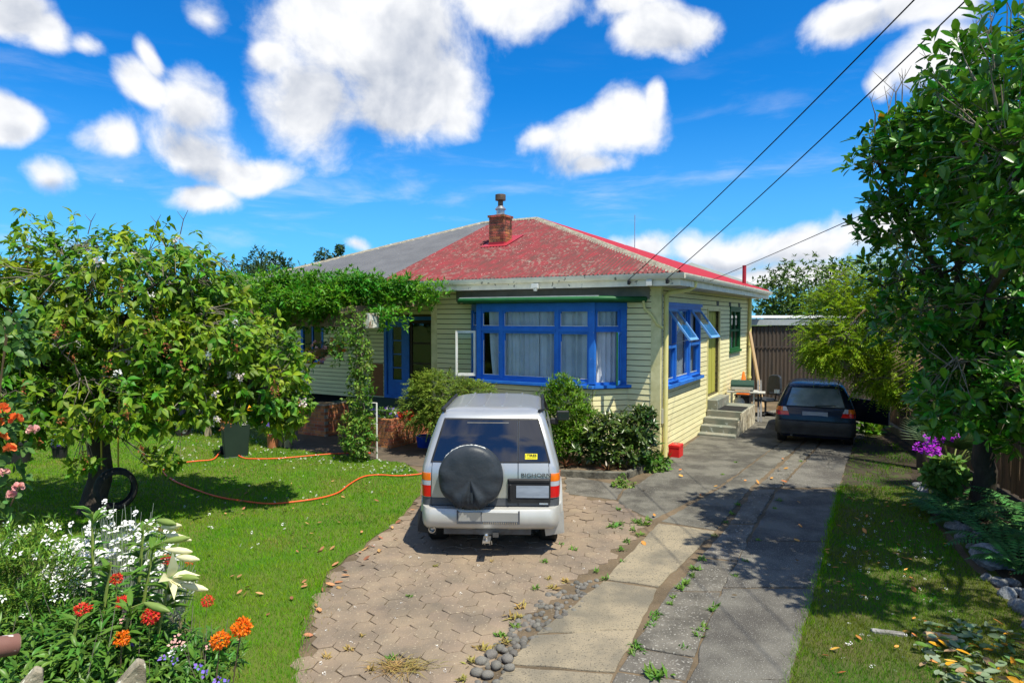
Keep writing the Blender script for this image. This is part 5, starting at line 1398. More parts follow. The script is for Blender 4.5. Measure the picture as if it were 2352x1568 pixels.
for a, c_ in (((1975, 945), (2018, 972)), ((2020, 974), (2108, 1030))):
    b = MB(); b.bar(G(*a) + Vector((0, 0, .10)), G(*c_) + Vector((0, 0, .10)), .12, .22); b.obj('sleeper', M_wood_old, q, bevel=.01)
q = thing('leaning_stake', 'loose timber stake leaning on the paling fence', 'stake', G(2035, 985)); b = MB(); b.bar(G(2033, 983), G(2033, 983) + Vector((.45, .25, 1.3)), .10, .04); b.obj('board', M_wood_pale, q)

# neighbour behind
q = thing('neighbour_house', 'pale roofed tan house seen behind the red roof', 'house', (11, 42, 0)); NX, NY = 11.1, 41
b = MB(); b.prism([(NX - 4.5, 0), (NX + 3.8, 0), (NX + 3.8, 4.75), (NX, 6.05), (NX - 4.5, 4.55)], 0, 9, Matrix(((1, 0, 0, 0), (0, 0, 1, NY), (0, 1, 0, 0), (0, 0, 0, 1)))); b.obj('wall', M_tan, q)
for a, c_ in (((NX, 6.30), (NX + 4.6, 4.74)), ((NX, 6.30), (NX - 4.9, 4.66))):
    b = MB(); ys = (NY - .5, NY + 9.3); d = (c_[0] - a[0], c_[1] - a[1]); b.add([(a[0], y, a[1] + e) for y in ys for e in (0, -.22)] + [(c_[0], y, c_[1] + e) for y in ys for e in (0, -.22)], [(0, 2, 6, 4), (1, 3, 7, 5), (0, 1, 5, 4), (2, 3, 7, 6), (4, 5, 7, 6)]); b.obj('roof', M_palegrey, q)
b = MB(); b.box(NX + 1.9, NX + 2.9, NY - .03, NY + .01, 3.6, 4.5); w_ = b.obj('window', M_palegrey, q); b = MB(); b.box(NX + 2.0, NX + 2.8, NY - .04, NY - .031, 3.7, 4.4); b.obj('pane', M_cglass, w_)

# service wires
def wire(name, label, pts, r, sag):
    pts = [Vector(p) for p in pts]; out = []
    for a, c_ in zip(pts, pts[1:]):
        for k in range(24): t = k / 24; p = a.lerp(c_, t); p.z -= sag * 4 * t * (1 - t) * (c_ - a).length / 10; out.append(p)
    out.append(pts[-1]); b = MB(); b.tube(out, r, 6); o = b.obj(name, M_cable, smooth=60); tag(o, label, 'cable'); return o
i1, i2 = H2W(-.42, EY0 - .14, 3.68), H2W(.35, EY0 - .14, 3.68)
def beyond(p, q_, f): return p + (q_ - p) * f
WR = .0075
wire('power_line', 'left one of two thick black service wires running up from the roof corner', [i1, beyond(i1, A(2052, 0, 6.3), 1.9)], WR, .15)
wire('power_line', 'right one of two thick black service wires running up from the roof corner', [i2, beyond(i2, A(2172, 0, 6.3), 1.9)], WR, .15)
w0 = H2W(.6, 1.6, 3.72); wire('phone_line', 'thin black wire running from the side gutter into the big right tree', [w0, beyond(w0, A(2352, 318, 6.0), 1.5)], .006, .03)
# ================================================================== plants
M_bark = mat('bark', (.075, .06, .048), .9, (.035, .028, .022), scale=5, bump=1, bscale=18, stretch=(1, 1, .4))
M_twig = mat('grey_twig', (.26, .23, .19), .85, (.15, .12, .09), scale=6)
M_browntwig = mat('brown_twig', (.12, .085, .05), .85)
M_cherry = leafmat('cherry_leaf', (.072, .215, .008), (.215, .31, .012), .52, .40, .45, scale=1.6, spec=.35)
M_karaka = leafmat('glossy_leaf', (.045, .165, .010), (.080, .22, .014), .34, .28, .55, spec=.45)
M_yleaf = leafmat('yellow_leaf', (.62, .34, .015), (.55, .25, .01), .45, .25, .2)
M_feather = leafmat('feathery_leaf', (.26, .38, .010), (.15, .28, .008), .55, .40, .4, scale=.8)
M_bg = leafmat('background_leaf', (.05, .11, .014), (.085, .145, .018), .55, .3, .45, scale=.5)
M_olive = leafmat('olive_leaf', (.12, .155, .03), (.08, .12, .025), .6, .3, .4)
M_darkleaf = leafmat('dark_leaf', (.025, .06, .018), (.04, .085, .02), .5, .2, .4)
M_vine = leafmat('vine_leaf', (.050, .20, .008), (.11, .28, .010), .5, .35, .45, scale=1.2)
M_climb = leafmat('climber_leaf', (.085, .21, .018), (.16, .26, .03), .5, .35, .5)
M_jun = leafmat('juniper_spray', (.19, .27, .03), (.12, .20, .025), .6, .35, .4)
M_bamb = leafmat('lance_leaf', (.085, .20, .010), (.12, .24, .015), .4, .35, .45)
M_rhodo = leafmat('rhododendron_leaf', (.035, .085, .014), (.09, .135, .02), .3, .2, .5, spec=.6)
M_brom = leafmat('bromeliad_leaf', (.13, .025, .02), (.05, .06, .02), .35, .2, .5)
M_fern = leafmat('fern_leaf', (.055, .175, .05), (.08, .21, .05), .55, .3, .4)
M_palm = leafmat('palm_leaf', (.06, .10, .03), (.04, .08, .025), .5, .25, .4)
M_dry = leafmat('dry_frond', (.38, .27, .14), (.26, .17, .09), .7, .25, .35)
M_lily = leafmat('lily_leaf', (.065, .18, .022), (.115, .22, .03), .4, .3, .4)
M_stem = leafmat('green_stem', (.22, .27, .06), (.16, .22, .05), .5, .1, .2)
M_silverl = leafmat('silver_stem', (.40, .44, .36), (.30, .36, .28), .7, .2, .2)
M_rosel = leafmat('rose_leaf', (.06, .16, .035), (.10, .20, .045), .45, .3, .35)
M_weed = leafmat('weed_leaf', (.075, .19, .018), (.13, .22, .03), .55, .3, .4)
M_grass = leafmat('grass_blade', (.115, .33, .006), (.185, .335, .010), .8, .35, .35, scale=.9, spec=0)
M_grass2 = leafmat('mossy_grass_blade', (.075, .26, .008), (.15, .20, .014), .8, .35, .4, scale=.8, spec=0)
M_drygrass = leafmat('dry_grass', (.36, .24, .08), (.22, .20, .05), .8, .25, .4)
M_petalw = leafmat('white_petal', (.80, .80, .76), (.76, .74, .72), .5, .25, .08)
M_petalp = leafmat('pink_petal', (.72, .30, .30), (.70, .45, .38), .5, .3, .2)
M_petalblush = leafmat('blush_petal', (.74, .60, .56), (.70, .62, .60), .5, .3, .15)
M_petalr = leafmat('red_petal', (.72, .030, .018), (.62, .05, .02), .5, .25, .25)
M_petalo = leafmat('orange_petal', (.85, .22, .005), (.80, .14, .005), .5, .25, .25)
M_petalcoral = leafmat('coral_petal', (.85, .16, .04), (.80, .26, .08), .5, .25, .2)
M_petalv = leafmat('violet_petal', (.12, .05, .45), (.25, .18, .60), .5, .25, .4)
M_petalm = leafmat('magenta_petal', (.40, .015, .55), (.48, .03, .60), .5, .25, .25)
M_petaly = leafmat('yellow_petal', (.80, .50, .01), (.75, .40, .01), .5, .25, .2)
M_cream = leafmat('cream_petal', (.80, .74, .48), (.74, .70, .40), .5, .3, .1)
M_deadfl = leafmat('dead_blossom', (.30, .10, .035), (.20, .075, .03), .85, .2, .4)
M_fallen = mat('fallen_leaf', (.60, .27, .05), .7, (.42, .17, .05), scale=9, rnd=.4)
M_fallenb = mat('fallen_brown_leaf', (.42, .22, .10), .8, (.30, .14, .06), scale=9, rnd=.4)
M_clip = leafmat('grey_clipping', (.20, .26, .17), (.09, .16, .05), .6, .2, .5)


def ell(blobs, n, lo=.45, zcut=None):
    """points in a union of ellipsoids ((centre),(radii),weight), denser towards the outside; also their outward direction"""
    w = np.array([b[2] for b in blobs], float); idx = rng.choice(len(blobs), n, p=w / w.sum())
    d = rand_dirs(n); r = lo + (1 - lo) * rng.random(n) ** .55
    c = np.array([b[0] for b in blobs])[idx]; q = np.array([b[1] for b in blobs])[idx]
    r = r * (1 + .16 * np.sin(d[:, 0] * 5 + idx) * np.sin(d[:, 1] * 6 + 2 * idx) + rng.normal(0, .05, n))
    P = c + d * r[:, None] * q; O = unit(d / q)
    if zcut is not None: k = P[:, 2] > zcut; P, O = P[k], O[k]
    return P, O


def rosettes(P, AX, k, L_, W_, open_=(.5, 1.3), droop=.25, jit=.25, offs=.02):
    """k leaves round each axis"""
    n = len(P); AX = unit(AX); ref = np.where(np.abs(AX[:, 2:3]) < .9, np.array([[0, 0, 1.]]), np.array([[1., 0, 0]]))
    X = unit(np.cross(AX, ref)); Y = np.cross(AX, X)
    a = (np.arange(k)[None] * 2.4 + rng.uniform(0, 6.28, (n, 1)) + rng.normal(0, jit, (n, k)))
    th = rng.uniform(open_[0], open_[1], (n, k))
    rad = X[:, None] * np.cos(a)[..., None] + Y[:, None] * np.sin(a)[..., None]
    D = AX[:, None] * np.cos(th)[..., None] + rad * np.sin(th)[..., None]
    D[..., 2] -= droop * rng.uniform(.4, 1.3, (n, k))
    D = unit(D)
    U = AX[:, None] * 1.0 + np.array([0, 0, .6]) + rng.normal(0, .25, (n, k, 3))
    Pp = P[:, None] + AX[:, None] * (rng.uniform(-1, .5, (n, k)) * offs)[..., None] + rad * .008
    s = rng.uniform(.5, 1.25, (n, k))
    return Pp.reshape(-1, 3), D.reshape(-1, 3), U.reshape(-1, 3), (s * L_).ravel(), (s * W_).ravel()


def twigmesh(P0, P1, r0, r1, k=3):
    n = len(P0); D = unit(P1 - P0); ref = np.where(np.abs(D[:, 2:3]) < .9, np.array([[0, 0, 1.]]), np.array([[1., 0, 0]])); X = unit(np.cross(D, ref)); Y = np.cross(D, X)
    V = np.zeros((n, 2 * k, 3))
    for j in range(k):
        a = 2 * PI * j / k; o = X * math.cos(a) + Y * math.sin(a); V[:, j] = P0 + o * np.reshape(r0, (-1, 1)); V[:, k + j] = P1 + o * np.reshape(r1, (-1, 1))
    F = np.array([(j, (j + 1) % k, k + (j + 1) % k, k + j) for j in range(k)])[None] + (np.arange(n) * 2 * k)[:, None, None]
    return V.reshape(-1, 3), F.reshape(-1, 4)


def npobj(name, V, F, m, parent=None, kind=None, label=None, smooth=False):
    me = npmesh(name, V, F)
    if smooth: me.shade_smooth()
    return put(name, me, m, parent, kind, label)


def foliage(parent, shape, leaves, m, single=0, name='crown', leafname='leaf', margin=60):
    """the leaves that show largest become parts of their own, the rest one part"""
    P, D, U, L_, W_ = leaves
    keep = np.zeros(len(P), bool)
    if single:
        q = project(P + D * L_[:, None] * .5)
        vis = (q[:, 0] > -margin) & (q[:, 0] < 2352 + margin) & (q[:, 1] > 0) & (q[:, 1] < 1568)
        toward = P - np.array([0, 0, CAM_H]); Sd, Dd, Up = frames(D, U)
        face = np.abs((unit(toward) * Up).sum(1)) + .25
        score = np.where(vis, L_ * W_ * face / np.maximum(.3, q[:, 2]) ** 2.6, 0)
        keep[np.argsort(-score)[:single]] = True
        me = npmesh(leafname, shape[0], shape[1]); me.materials.append(m); me.shade_smooth()
        inv = Matrix.Translation(-Vector(parent['_w'])) if parent.get('_w') else Matrix.Identity(4)
        for i in np.nonzero(keep)[0]:
            o = bpy.data.objects.new(leafname, me); COL.objects.link(o); o.parent = parent; o.matrix_parent_inverse = inv
            o.matrix_basis = leafmatrix(P[i], D[i], U[i], L_[i], W_[i])
    k = ~keep
    V, F = leafcloud(shape, P[k], D[k], U[k], L_[k], W_[k])
    return npobj(name, V, F, m, parent, 'stuff', smooth=True)


def limb(pts, r0, r1, n=8, wob=.06):
    pts = [Vector(p) for p in pts]; out = []
    for i in range(len(pts) - 1):
        for k in range(5):
            t = k / 5; p0, p1, p2, p3 = pts[max(0, i - 1)], pts[i], pts[i + 1], pts[min(len(pts) - 1, i + 2)]
            p = .5 * ((2 * p1) + (p2 - p0) * t + (2 * p0 - 5 * p1 + 4 * p2 - p3) * t * t + (3 * p1 - p0 - 3 * p2 + p3) * t ** 3)
            out.append(p + Vector((random.gauss(0, wob), random.gauss(0, wob), random.gauss(0, wob * .5))) * (.3 if i == 0 and k < 2 else 1))
    out.append(pts[-1]); m = len(out)
    rs = [r0 + (r1 - r0) * (i / (m - 1)) ** .8 for i in range(m)]
    return out, rs


def tree_wood(parent, base, fork, targets, r0, rl, m, sub=3, flare=1.35, twig_m=None):
    base, fork = Vector(base), Vector(fork)
    pts, rs = limb([base, base.lerp(fork, .5) + Vector((random.gauss(0, .05), random.gauss(0, .05), 0)), fork], r0, r0 * .72, wob=.02)
    rs[0] *= flare; rs[1] *= (1 + flare) / 2 * .95
    b = MB(); b.tube([p - Vector((0, 0, .08)) if i == 0 else p for i, p in enumerate(pts)], rs, 14); b.obj('trunk', m, parent, smooth=70)
    ends = []
    for t in targets:
        t = Vector(t); mid = fork.lerp(t, .5) + Vector((random.gauss(0, .18), random.gauss(0, .18), random.uniform(.0, .25)))
        pts, rs = limb([fork - Vector((0, 0, .08)), fork.lerp(mid, .4), mid, t], rl, rl * .22, wob=.03)
        b = MB(); b.tube(pts, rs, 8)
        for _ in range(sub):
            i = random.randrange(len(pts) // 2, len(pts)); q = pts[i] + Vector((random.gauss(0, .5), random.gauss(0, .5), random.gauss(.2, .35)))
            p2, r2 = limb([pts[i], pts[i].lerp(q, .5) + Vector((random.gauss(0, .08), random.gauss(0, .08), random.gauss(0, .08))), q], rs[i] * .6, rs[i] * .15 + .003, wob=.02); b.tube(p2, r2, 5); ends += p2[3:]
        b.obj('branch', m, parent, smooth=70); ends += pts[6:]
    return np.array([tuple(e) for e in ends])


def twigs_to(parent, P, ends, m, maxlen=.6, r=.004, name='twigs', frac=1.0):
    k = rng.random(len(P)) < frac; P = P[k]
    d = np.linalg.norm(P[:, None] - ends[None], axis=2); j = d.argmin(1); Q = ends[j]; l = d[np.arange(len(P)), j]
    f = np.minimum(1, maxlen / np.maximum(.01, l)); P1 = P + (Q - P) * f[:, None] + rng.normal(0, .03, P.shape)
    M_ = (P + P1) / 2 + rng.normal(0, .035, P.shape)
    V1, F1 = twigmesh(P, M_, np.full(len(P), r * .6), np.full(len(P), r)); V2, F2 = twigmesh(M_, P1, np.full(len(P), r), np.full(len(P), r * 1.7))
    return npobj(name, np.concatenate([V1, V2]), np.concatenate([F1, F2 + len(V1)]), m, parent, 'stuff')


# ------------------------------------------------------------------ flowering cherry on the left lawn
CB = G(212, 1180)
ch = thing('cherry_tree', 'spreading flowering cherry tree on the lawn with fading pale blossom', 'tree', CB)
ends = tree_wood(ch, CB, CB + Vector((.12, .05, 1.75)), [(-4.3, 9.4, 2.3), (-3.7, 9.7, 1.9), (-5.0, 9.2, 3.4), (-5.8, 10.3, 3.6), (-6.4, 9.3, 3.8), (-7.4, 9.2, 3.2), (-7.6, 9.0, 2.2), (-5.4, 8.6, 1.6), (-6.7, 10.4, 2.9), (-4.6, 10.3, 2.9), (-6.6, 8.5, 1.9), (-8.3, 9.2, 2.8)], .18, .085, M_bark, 4)
blobs = [((-5.7, 9.7, 3.1), (1.55, 1.4, 1.25), 3.0), ((-6.9, 9.4, 3.0), (1.35, 1.3, 1.25), 2.4), ((-4.6, 9.7, 2.5), (1.05, 1.1, 1.05), 1.8), ((-3.65, 9.8, 2.05), (.62, .75, .8), 1.1), ((-5.6, 8.9, 1.75), (1.5, .9, .5), 1.1), ((-7.2, 8.9, 1.7), (1.1, .9, .7), 1.0), ((-4.9, 9.9, 3.45), (.8, .8, .55), .6), ((-3.4, 9.7, 1.58), (.34, .4, .34), .28), ((-4.9, 9.1, .95), (.25, .25, .18), .08), ((-5.75, 8.6, .92), (.22, .2, .14), .06)]
blobs += [((-8.3, 9.3, 2.7), (1.2, 1.2, 1.35), 1.8), ((-8.0, 8.6, 1.6), (.9, .8, .6), .8), ((-7.5, 8.8, 1.25), (.7, .6, .35), .5), ((-4.35, 9.6, 1.75), (.5, .55, .4), .5)]
P, O = ell(blobs, 4200, .35)
AX = unit(O * .55 + np.array([0, -.15, .1]) + rng.normal(0, .35, P.shape))
lv = rosettes(P, AX, 7, .140, .062, (.5, 1.35), .62, .3, .05)
foliage(ch, LEAF_C, lv, M_cherry, 300)
twigs_to(ch, P, ends, M_twig, .6, .0045, frac=.45)
fp = P[np.argsort(P[:, 1] - O[:, 1] * -.5)]
rad_ = O[:, 1] < -.25
pick = [i for i in rng.permutation(len(P)) if rad_[i]][:130]
for i in pick[:70]:
    q = P[i] + O[i] * .16 + np.array([0, -.05, -.08]); n = 20; pp = q + rng.normal(0, 1, (n, 3)) * np.array([.018, .018, .055]); V, F = leafcloud(LEAF_S, pp, rand_dirs(n, -1, .2), rand_dirs(n), np.full(n, .045), np.full(n, .022)); npobj('dead_blossom', V, F, M_deadfl, ch)
for i in pick[70:106]:
    q = P[i] + O[i] * .16 + np.array([0, -.06, .02]); n = 22; pp = q + rng.normal(0, .028, (n, 3)); V, F = leafcloud(LEAF_S, pp, rand_dirs(n), rand_dirs(n), np.full(n, .04), np.full(n, .036)); npobj('blossom', V, F, M_petalblush if i % 3 else M_petalw, ch)
# bare twig tips above the crown
b = MB()
for x, y, h in ((-4.85, 9.6, .35), (-5.3, 9.7, .3), (-6.2, 9.6, .3)):
    z0 = 4.15; b.tube([(x, y, z0), (x + .05, y, z0 + h * .6), (x + .12, y, z0 + h)], [.008, .006, .003], 4); b.tube([(x + .05, y, z0 + h * .6), (x - .04, y, z0 + h * .95)], [.005, .002], 4)
b.obj('twig', M_browntwig, ch)

# ------------------------------------------------------------------ big glossy-leaved tree on the right
KB = Vector((7.05, 9.7, 0))
ka = thing('karaka_tree', 'big dark glossy-leaved tree overhanging the grass strip by the fence', 'tree', KB)
ends = tree_wood(ka, KB, (6.7, 9.2, 1.7), [(5.0, 8.3, 3.6), (4.6, 8.3, 4.9), (5.6, 8.1, 5.2), (6.4, 8.0, 6.0), (5.6, 7.4, 2.2), (5.9, 7.3, 3.6), (4.7, 5.6, 4.2), (6.7, 8.2, 4.5), (5.8, 5.2, 3.8)], .17, .10, M_bark, 5)
blobs = [((5.85, 8.2, 3.6), (1.15, 1.4, 1.55), 3.2), ((5.75, 7.5, 2.05), (1.05, 1.0, .65), 2.0), ((6.6, 7.0, 2.1), (.9, .8, .7), 1.2), ((6.4, 8.8, 1.9), (.9, .8, .5), 1.0), ((4.72, 8.3, 5.0), (.52, .55, .48), .45), ((4.85, 8.3, 4.15), (.5, .55, .40), .4), ((5.5, 8.2, 5.2), (.7, .8, .65), .9), ((6.3, 8.0, 5.7), (.9, 1.0, .85), 2.0), ((4.55, 5.5, 4.1), (.68, .75, .85), 1.3), ((5.0, 6.7, 4.5), (.78, 1.0, .85), 2.4), ((4.75, 7.5, 5.0), (.55, .7, .5), .9), ((5.7, 4.7, 3.9), (1.1, 1.0, .9), .7), ((5.0, 7.8, 3.0), (.55, .7, .45), .5), ((6.6, 7.8, 3.2), (1.0, 1.2, 1.4), 1.4), ((4.3, 6.1, 5.3), (.5, .6, .4), .25)]
P, O = ell(blobs, 3500, .40)
AX = unit(O * .7 + np.array([0, 0, .55]) + rng.normal(0, .3, P.shape))
lv = rosettes(P, AX, 7, .150, .064, (.55, 1.25), .10, .25, .05)
foliage(ka, LEAF_B, lv, M_karaka, 300)
twigs_to(ka, P, ends, M_twig, .6, .006, frac=.32)
yi = rng.choice(len(P), 70, replace=False)
lv = rosettes(P[yi], AX[yi], 1, .15, .066, (.6, 1.3), .3, .3, .03)
me = npmesh('yellow_leaf', *LEAF_B); me.materials.append(M_yleaf); me.shade_smooth()
for i in range(len(lv[0])):
    o = put('yellow_leaf', me, None, ka); o.matrix_basis = leafmatrix(lv[0][i], lv[1][i], lv[2][i], lv[3][i], lv[4][i])
b = MB()
for x, y, z in ((4.62, 8.2, 5.45), (4.85, 8.3, 5.75), (5.05, 8.2, 5.55), (5.35, 8.2, 5.9), (5.75, 8.1, 6.4), (6.0, 8.0, 6.6), (6.15, 8.0, 6.55), (4.5, 5.6, 4.85), (5.6, 8, 6.2)):
    for _ in range(3):
        q = Vector((x + random.gauss(0, .06), y, z)); e = q + Vector((random.gauss(0, .12), random.gauss(0, .1), random.uniform(.2, .45))); b.tube([q - Vector((0, 0, .45)), q, e], [.010, .008, .003], 4)
        for _ in range(2): t = random.uniform(.3, .9); b.tube([q.lerp(e, t), q.lerp(e, t) + Vector((random.gauss(0, .08), 0, random.uniform(.05, .15)))], [.005, .002], 3)
b.obj('bare_twigs', M_twig, ka, kind='stuff')

# ------------------------------------------------------------------ feathery light green tree by the fence
FB = G(2128, 1042)
fe = thing('feathery_tree', 'feathery yellow-green tree hanging over the parked hatchback', 'tree', FB)
ends = tree_wood(fe, FB, FB + Vector((-.75, .3, 1.6)), [(7.0, 14.2, 2.4), (7.5, 14.6, 3.4), (8.2, 14.8, 3.6), (8.6, 14.2, 2.6), (7.4, 13.9, 1.7), (6.7, 14.3, 2.0)], .11, .06, M_bark, 3)
blobs = [((7.6, 14.6, 2.75), (1.05, 1.1, 1.0), 3), ((6.95, 14.2, 2.35), (.62, .7, .42), 1), ((6.8, 14.1, 2.1), (.45, .6, .25), .6), ((8.3, 14.2, 1.9), (.95, .9, .75), 2.0), ((8.0, 14.9, 3.5), (.85, .8, .75), 1.6), ((8.2, 14.0, 1.6), (.6, .7, .35), .9), ((8.9, 14.6, 3.0), (.7, .8, .9), 1.2)]
P, O = ell(blobs, 3800, .35)
ax_ = unit(O + np.array([-.1, -.1, -.12]) + rng.normal(0, .25, P.shape))


def sprays(P, ax, n, L_, l, w, droop=.25, flat=.9):
    """flat feather sprays: n leaflets either side of a drooping axis"""
    N = len(P); t = np.linspace(.08, 1, n)[None, :, None]; up = np.array([0, 0, 1.])
    S_ = unit(np.cross(ax, up) + rng.normal(0, .15, P.shape)); ln = L_ * rng.uniform(.6, 1.2, (N, 1, 1))
    Q = P[:, None] + ax[:, None] * t * ln + np.array([0, 0, -1.]) * droop * (t ** 2) * ln
    out = []
    for sg in (-1, 1):
        D = ax[:, None] * .75 + S_[:, None] * sg * flat + np.array([0, 0, -.25]) + rng.normal(0, .15, Q.shape)
        out.append((Q.reshape(-1, 3), D.reshape(-1, 3), np.broadcast_to(up, Q.shape).reshape(-1, 3) + rng.normal(0, .2, (Q.shape[0] * n, 3)), (l * (1.15 - .75 * t) * np.ones((N, n, 1)) * rng.uniform(.8, 1.2, (N, n, 1))).ravel(), np.full(N * n, w)))
    return tuple(np.concatenate([a[i] for a in out]) for i in range(5))


foliage(fe, LEAF_S, sprays(P, ax_, 8, .30, .095, .026, .32), M_feather)
twigs_to(fe, P, ends, M_twig, .4, .004, frac=.3)


def simple_tree(name, label, base, h, blobs, n, m, L_, W_, r0=.15, k=5, group=None, shape=LEAF_S, droop=.2, lo=.4):
    t = thing(name, label, 'tree', base, group=group); base = Vector(base)
    tg = [tuple(Vector(b[0]) + Vector((0, 0, b[1][2] * .2))) for b in blobs]
    ends = tree_wood(t, base, base + Vector((0, 0, h)), tg, r0, r0 * .5, M_bark, 2)
    P, O = ell(blobs, n, lo); AX = unit(O * .8 + np.array([0, 0, .3]) + rng.normal(0, .3, P.shape))
    foliage(t, shape, rosettes(P, AX, k, L_, W_, (.4, 1.3), droop, .3, .06), m); return t


simple_tree('broadleaf_tree', 'rounded green tree rising behind the iron shed', (14.2, 31, 0), 2.2, [((14.0, 31, 4.1), (2.4, 2.0, 1.8), 3), ((12.4, 30.5, 3.7), (1.3, 1.4, 1.1), 1.3), ((15.8, 31, 4.3), (1.5, 1.5, 1.5), 1.6), ((14.2, 30.2, 3.0), (2.6, 1.5, 1.0), 1.6)], 1900, M_bg, .20, .10, .2)
simple_tree('olive_tree', 'pale olive-green tree behind the feathery tree', (15.6, 25.5, 0), 2.4, [((15.2, 25.5, 5.0), (1.3, 1.2, 1.5), 2), ((16.2, 25.5, 4.2), (1.5, 1.2, 1.6), 2), ((14.4, 25.2, 3.8), (.9, .9, 1.0), 1)], 1100, M_olive, .16, .05, .16)
simple_tree('rear_tree', 'dark rounded tree top behind the left end of the grey roof', (-11.6, 31, 0), 3, [((-11.6, 31, 5.2), (1.1, 1.0, 1.0), 2), ((-10.6, 31, 4.8), (.8, .9, .8), 1), ((-12.7, 31, 4.7), (1.0, 1.0, .9), 1.2)], 750, M_darkleaf, .17, .09, .16)
simple_tree('rear_pine', 'small dark tree showing above the grey roof edge', (-10.2, 35, 0), 4, [((-10.1, 35, 6.05), (.42, .4, .55), 1), ((-9.5, 35, 5.8), (.40, .4, .5), 1), ((-9.2, 35, 6.5), (.22, .2, .35), .5), ((-10.7, 35, 5.5), (.4, .4, .3), .5)], 420, M_darkleaf, .15, .08, .14)
# spiky cabbage tree behind the cherry
t = thing('cabbage_tree', 'spiky cabbage tree behind the cherry tree left of the house roof', 'tree', (-10.6, 27.5, 0)); b = MB(); b.tube([(-10.6, 27.5, -.05), (-10.55, 27.5, 4.6)], [.14, .10], 8); b.obj('trunk', M_bark, t, smooth=60)
pp = np.concatenate([np.tile([x, 27.5, z], (90, 1)) for x, z in ((-10.55, 4.7), (-9.8, 4.2), (-11.4, 4.3))]); dd = rand_dirs(270, -.2, 1); V, F = leafcloud(BLADE2, pp, dd, np.tile([0, 0, 1.], (270, 1)), np.full(270, .95), np.full(270, .05)); npobj('spiky_head', V, F, M_palm, t)
b = MB(); b.tube([(-10.58, 27.5, 3.5), (-9.8, 27.5, 4.2)], [.08, .06], 6); b.tube([(-10.58, 27.5, 3.4), (-11.4, 27.5, 4.3)], [.08, .06], 6); b.obj('branch', M_bark, t)

# dense shrubs closing the garden on the left, each one a thing
shr = [(-17.5, 20.5, 1.8), (-15.2, 20.2, 1.5), (-13.1, 20.8, 1.9), (-11.2, 20.4, 1.4), (-9.4, 20.6, 1.2), (-20.5, 19.5, 2.0), (-23, 18.5, 2.2)]
lbl = ['tall dark shrub second from the far left end of the garden', 'round shrub in the left hedge row between two taller ones', 'tall bushy shrub behind the black pots on the lawn', 'dark shrub behind the cherry trunk at the back of the lawn', 'low shrub beside the left end of the house', 'broad tall shrub near the far left edge of the garden', 'leftmost broad shrub beyond the cherry tree']
for (x, y, h), lb in zip(shr, lbl):
    t = thing('garden_shrub', lb, 'shrub', (x, y, 0), group='shrubs closing the left side of the garden'); P, O = ell([((x, y, h * .55), (1.35, .9, h * .55), 1), ((x + .5, y - .2, h * .8), (.7, .6, h * .3), .4)], 330, .5, .05)
    foliage(t, LEAF_S, rosettes(P, unit(O + np.array([0, 0, .4])), 6, .13, .065, (.4, 1.3), .15), M_darkleaf, name='leaf_mass')
    b = MB(); b.tube([(x, y, -.05), (x, y, h * .5)], [.07, .04], 6); b.obj('stem', M_bark, t)
# far trees that close the horizon on the left, right and behind
far = [(-34, 50, 5, 'far tree at the left edge of the view beyond the garden shrubs'), (-24, 52, 4.4, 'far tree seen through the cherry crown left of its trunk'), (-17, 54, 4.6, 'far tree seen through the right part of the cherry crown'), (24, 52, 6, 'tall far tree behind the feathery tree'), (31, 46, 6.5, 'far tree at the right behind the glossy tree crown'), (18.8, 30, 4.6, 'green tree beyond the paling fence right of the palm'), (16.5, 17, 4.4, 'tree close behind the paling fence under the glossy tree')]
for i, (x, y, h, lb) in enumerate(far):
    t = thing('distant_tree', lb, 'tree', (x, y, 0), group='trees beyond the neighbouring gardens'); b = MB(); b.tube([(x, y, -.05), (x, y, h * .6)], [.2, .1], 6); b.obj('trunk', M_bark, t)
    P, O = ell([((x, y, h * .55), (3.0, 2.4, h * .45), 2), ((x + 1.8, y - .5, h * .45), (2.2, 2, h * .36), 1), ((x - 2, y, h * .4), (2.2, 2, h * .34), 1)], 480, .5, .2)
    foliage(t, LEAF_S, rosettes(P, unit(O + np.array([0, 0, .4])), 6, .34, .18, (.4, 1.3), .15), M_bg if i % 2 else M_darkleaf)

# ------------------------------------------------------------------ vine over the pergola, climber on its post
t = thing('pergola_vine', 'dense green vine covering the pergola roof in front of the house', 'vine', H2W(-7, -2.6))
vb = []
for x, y, z, rx, ry, rz, w in ((-5.9, -1.6, 3.38, .75, 1.0, .28, 1), (-6.6, -2.3, 3.42, .9, 1.0, .34, 1.6), (-7.8, -2.2, 3.46, 1.0, 1.0, .38, 2), (-9.0, -2.2, 3.48, 1.0, 1.0, .38, 2), (-10.2, -2.2, 3.44, 1.0, 1.0, .36, 2), (-11.4, -2.2, 3.35, .9, .9, .34, 1.4), (-6.4, -2.95, 3.02, .35, .3, .42, .6), (-7.2, -2.95, 2.95, .4, .3, .35, .45), (-5.35, -.9, 3.4, .35, .5, .16, .3), (-8.6, -3.0, 3.1, .6, .35, .3, .6), (-6.9, -.9, 3.5, .9, .7, .14, .9), (-8.6, -.9, 3.5, 1.0, .7, .14, .9), (-10.3, -.9, 3.5, 1.0, .7, .14, .9), (-7.6, -3.0, 2.95, .6, .3, .35, .8), (-8.5, -3.05, 2.85, .6, .3, .4, .9), (-9.6, -3.05, 2.85, .7, .35, .42, 1.1), (-10.8, -3.05, 2.85, .7, .35, .42, 1.1), (-11.8, -3.0, 2.9, .6, .35, .4, .8), (-8.0, -2.9, 3.75, .5, .4, .22, .4), (-9.4, -2.6, 3.78, .5, .4, .22, .4)):  # blobs behind the beam are added to block light over the porch
    q = H2W(x, y, z); vb.append((tuple(q), (rx, ry, rz), w))
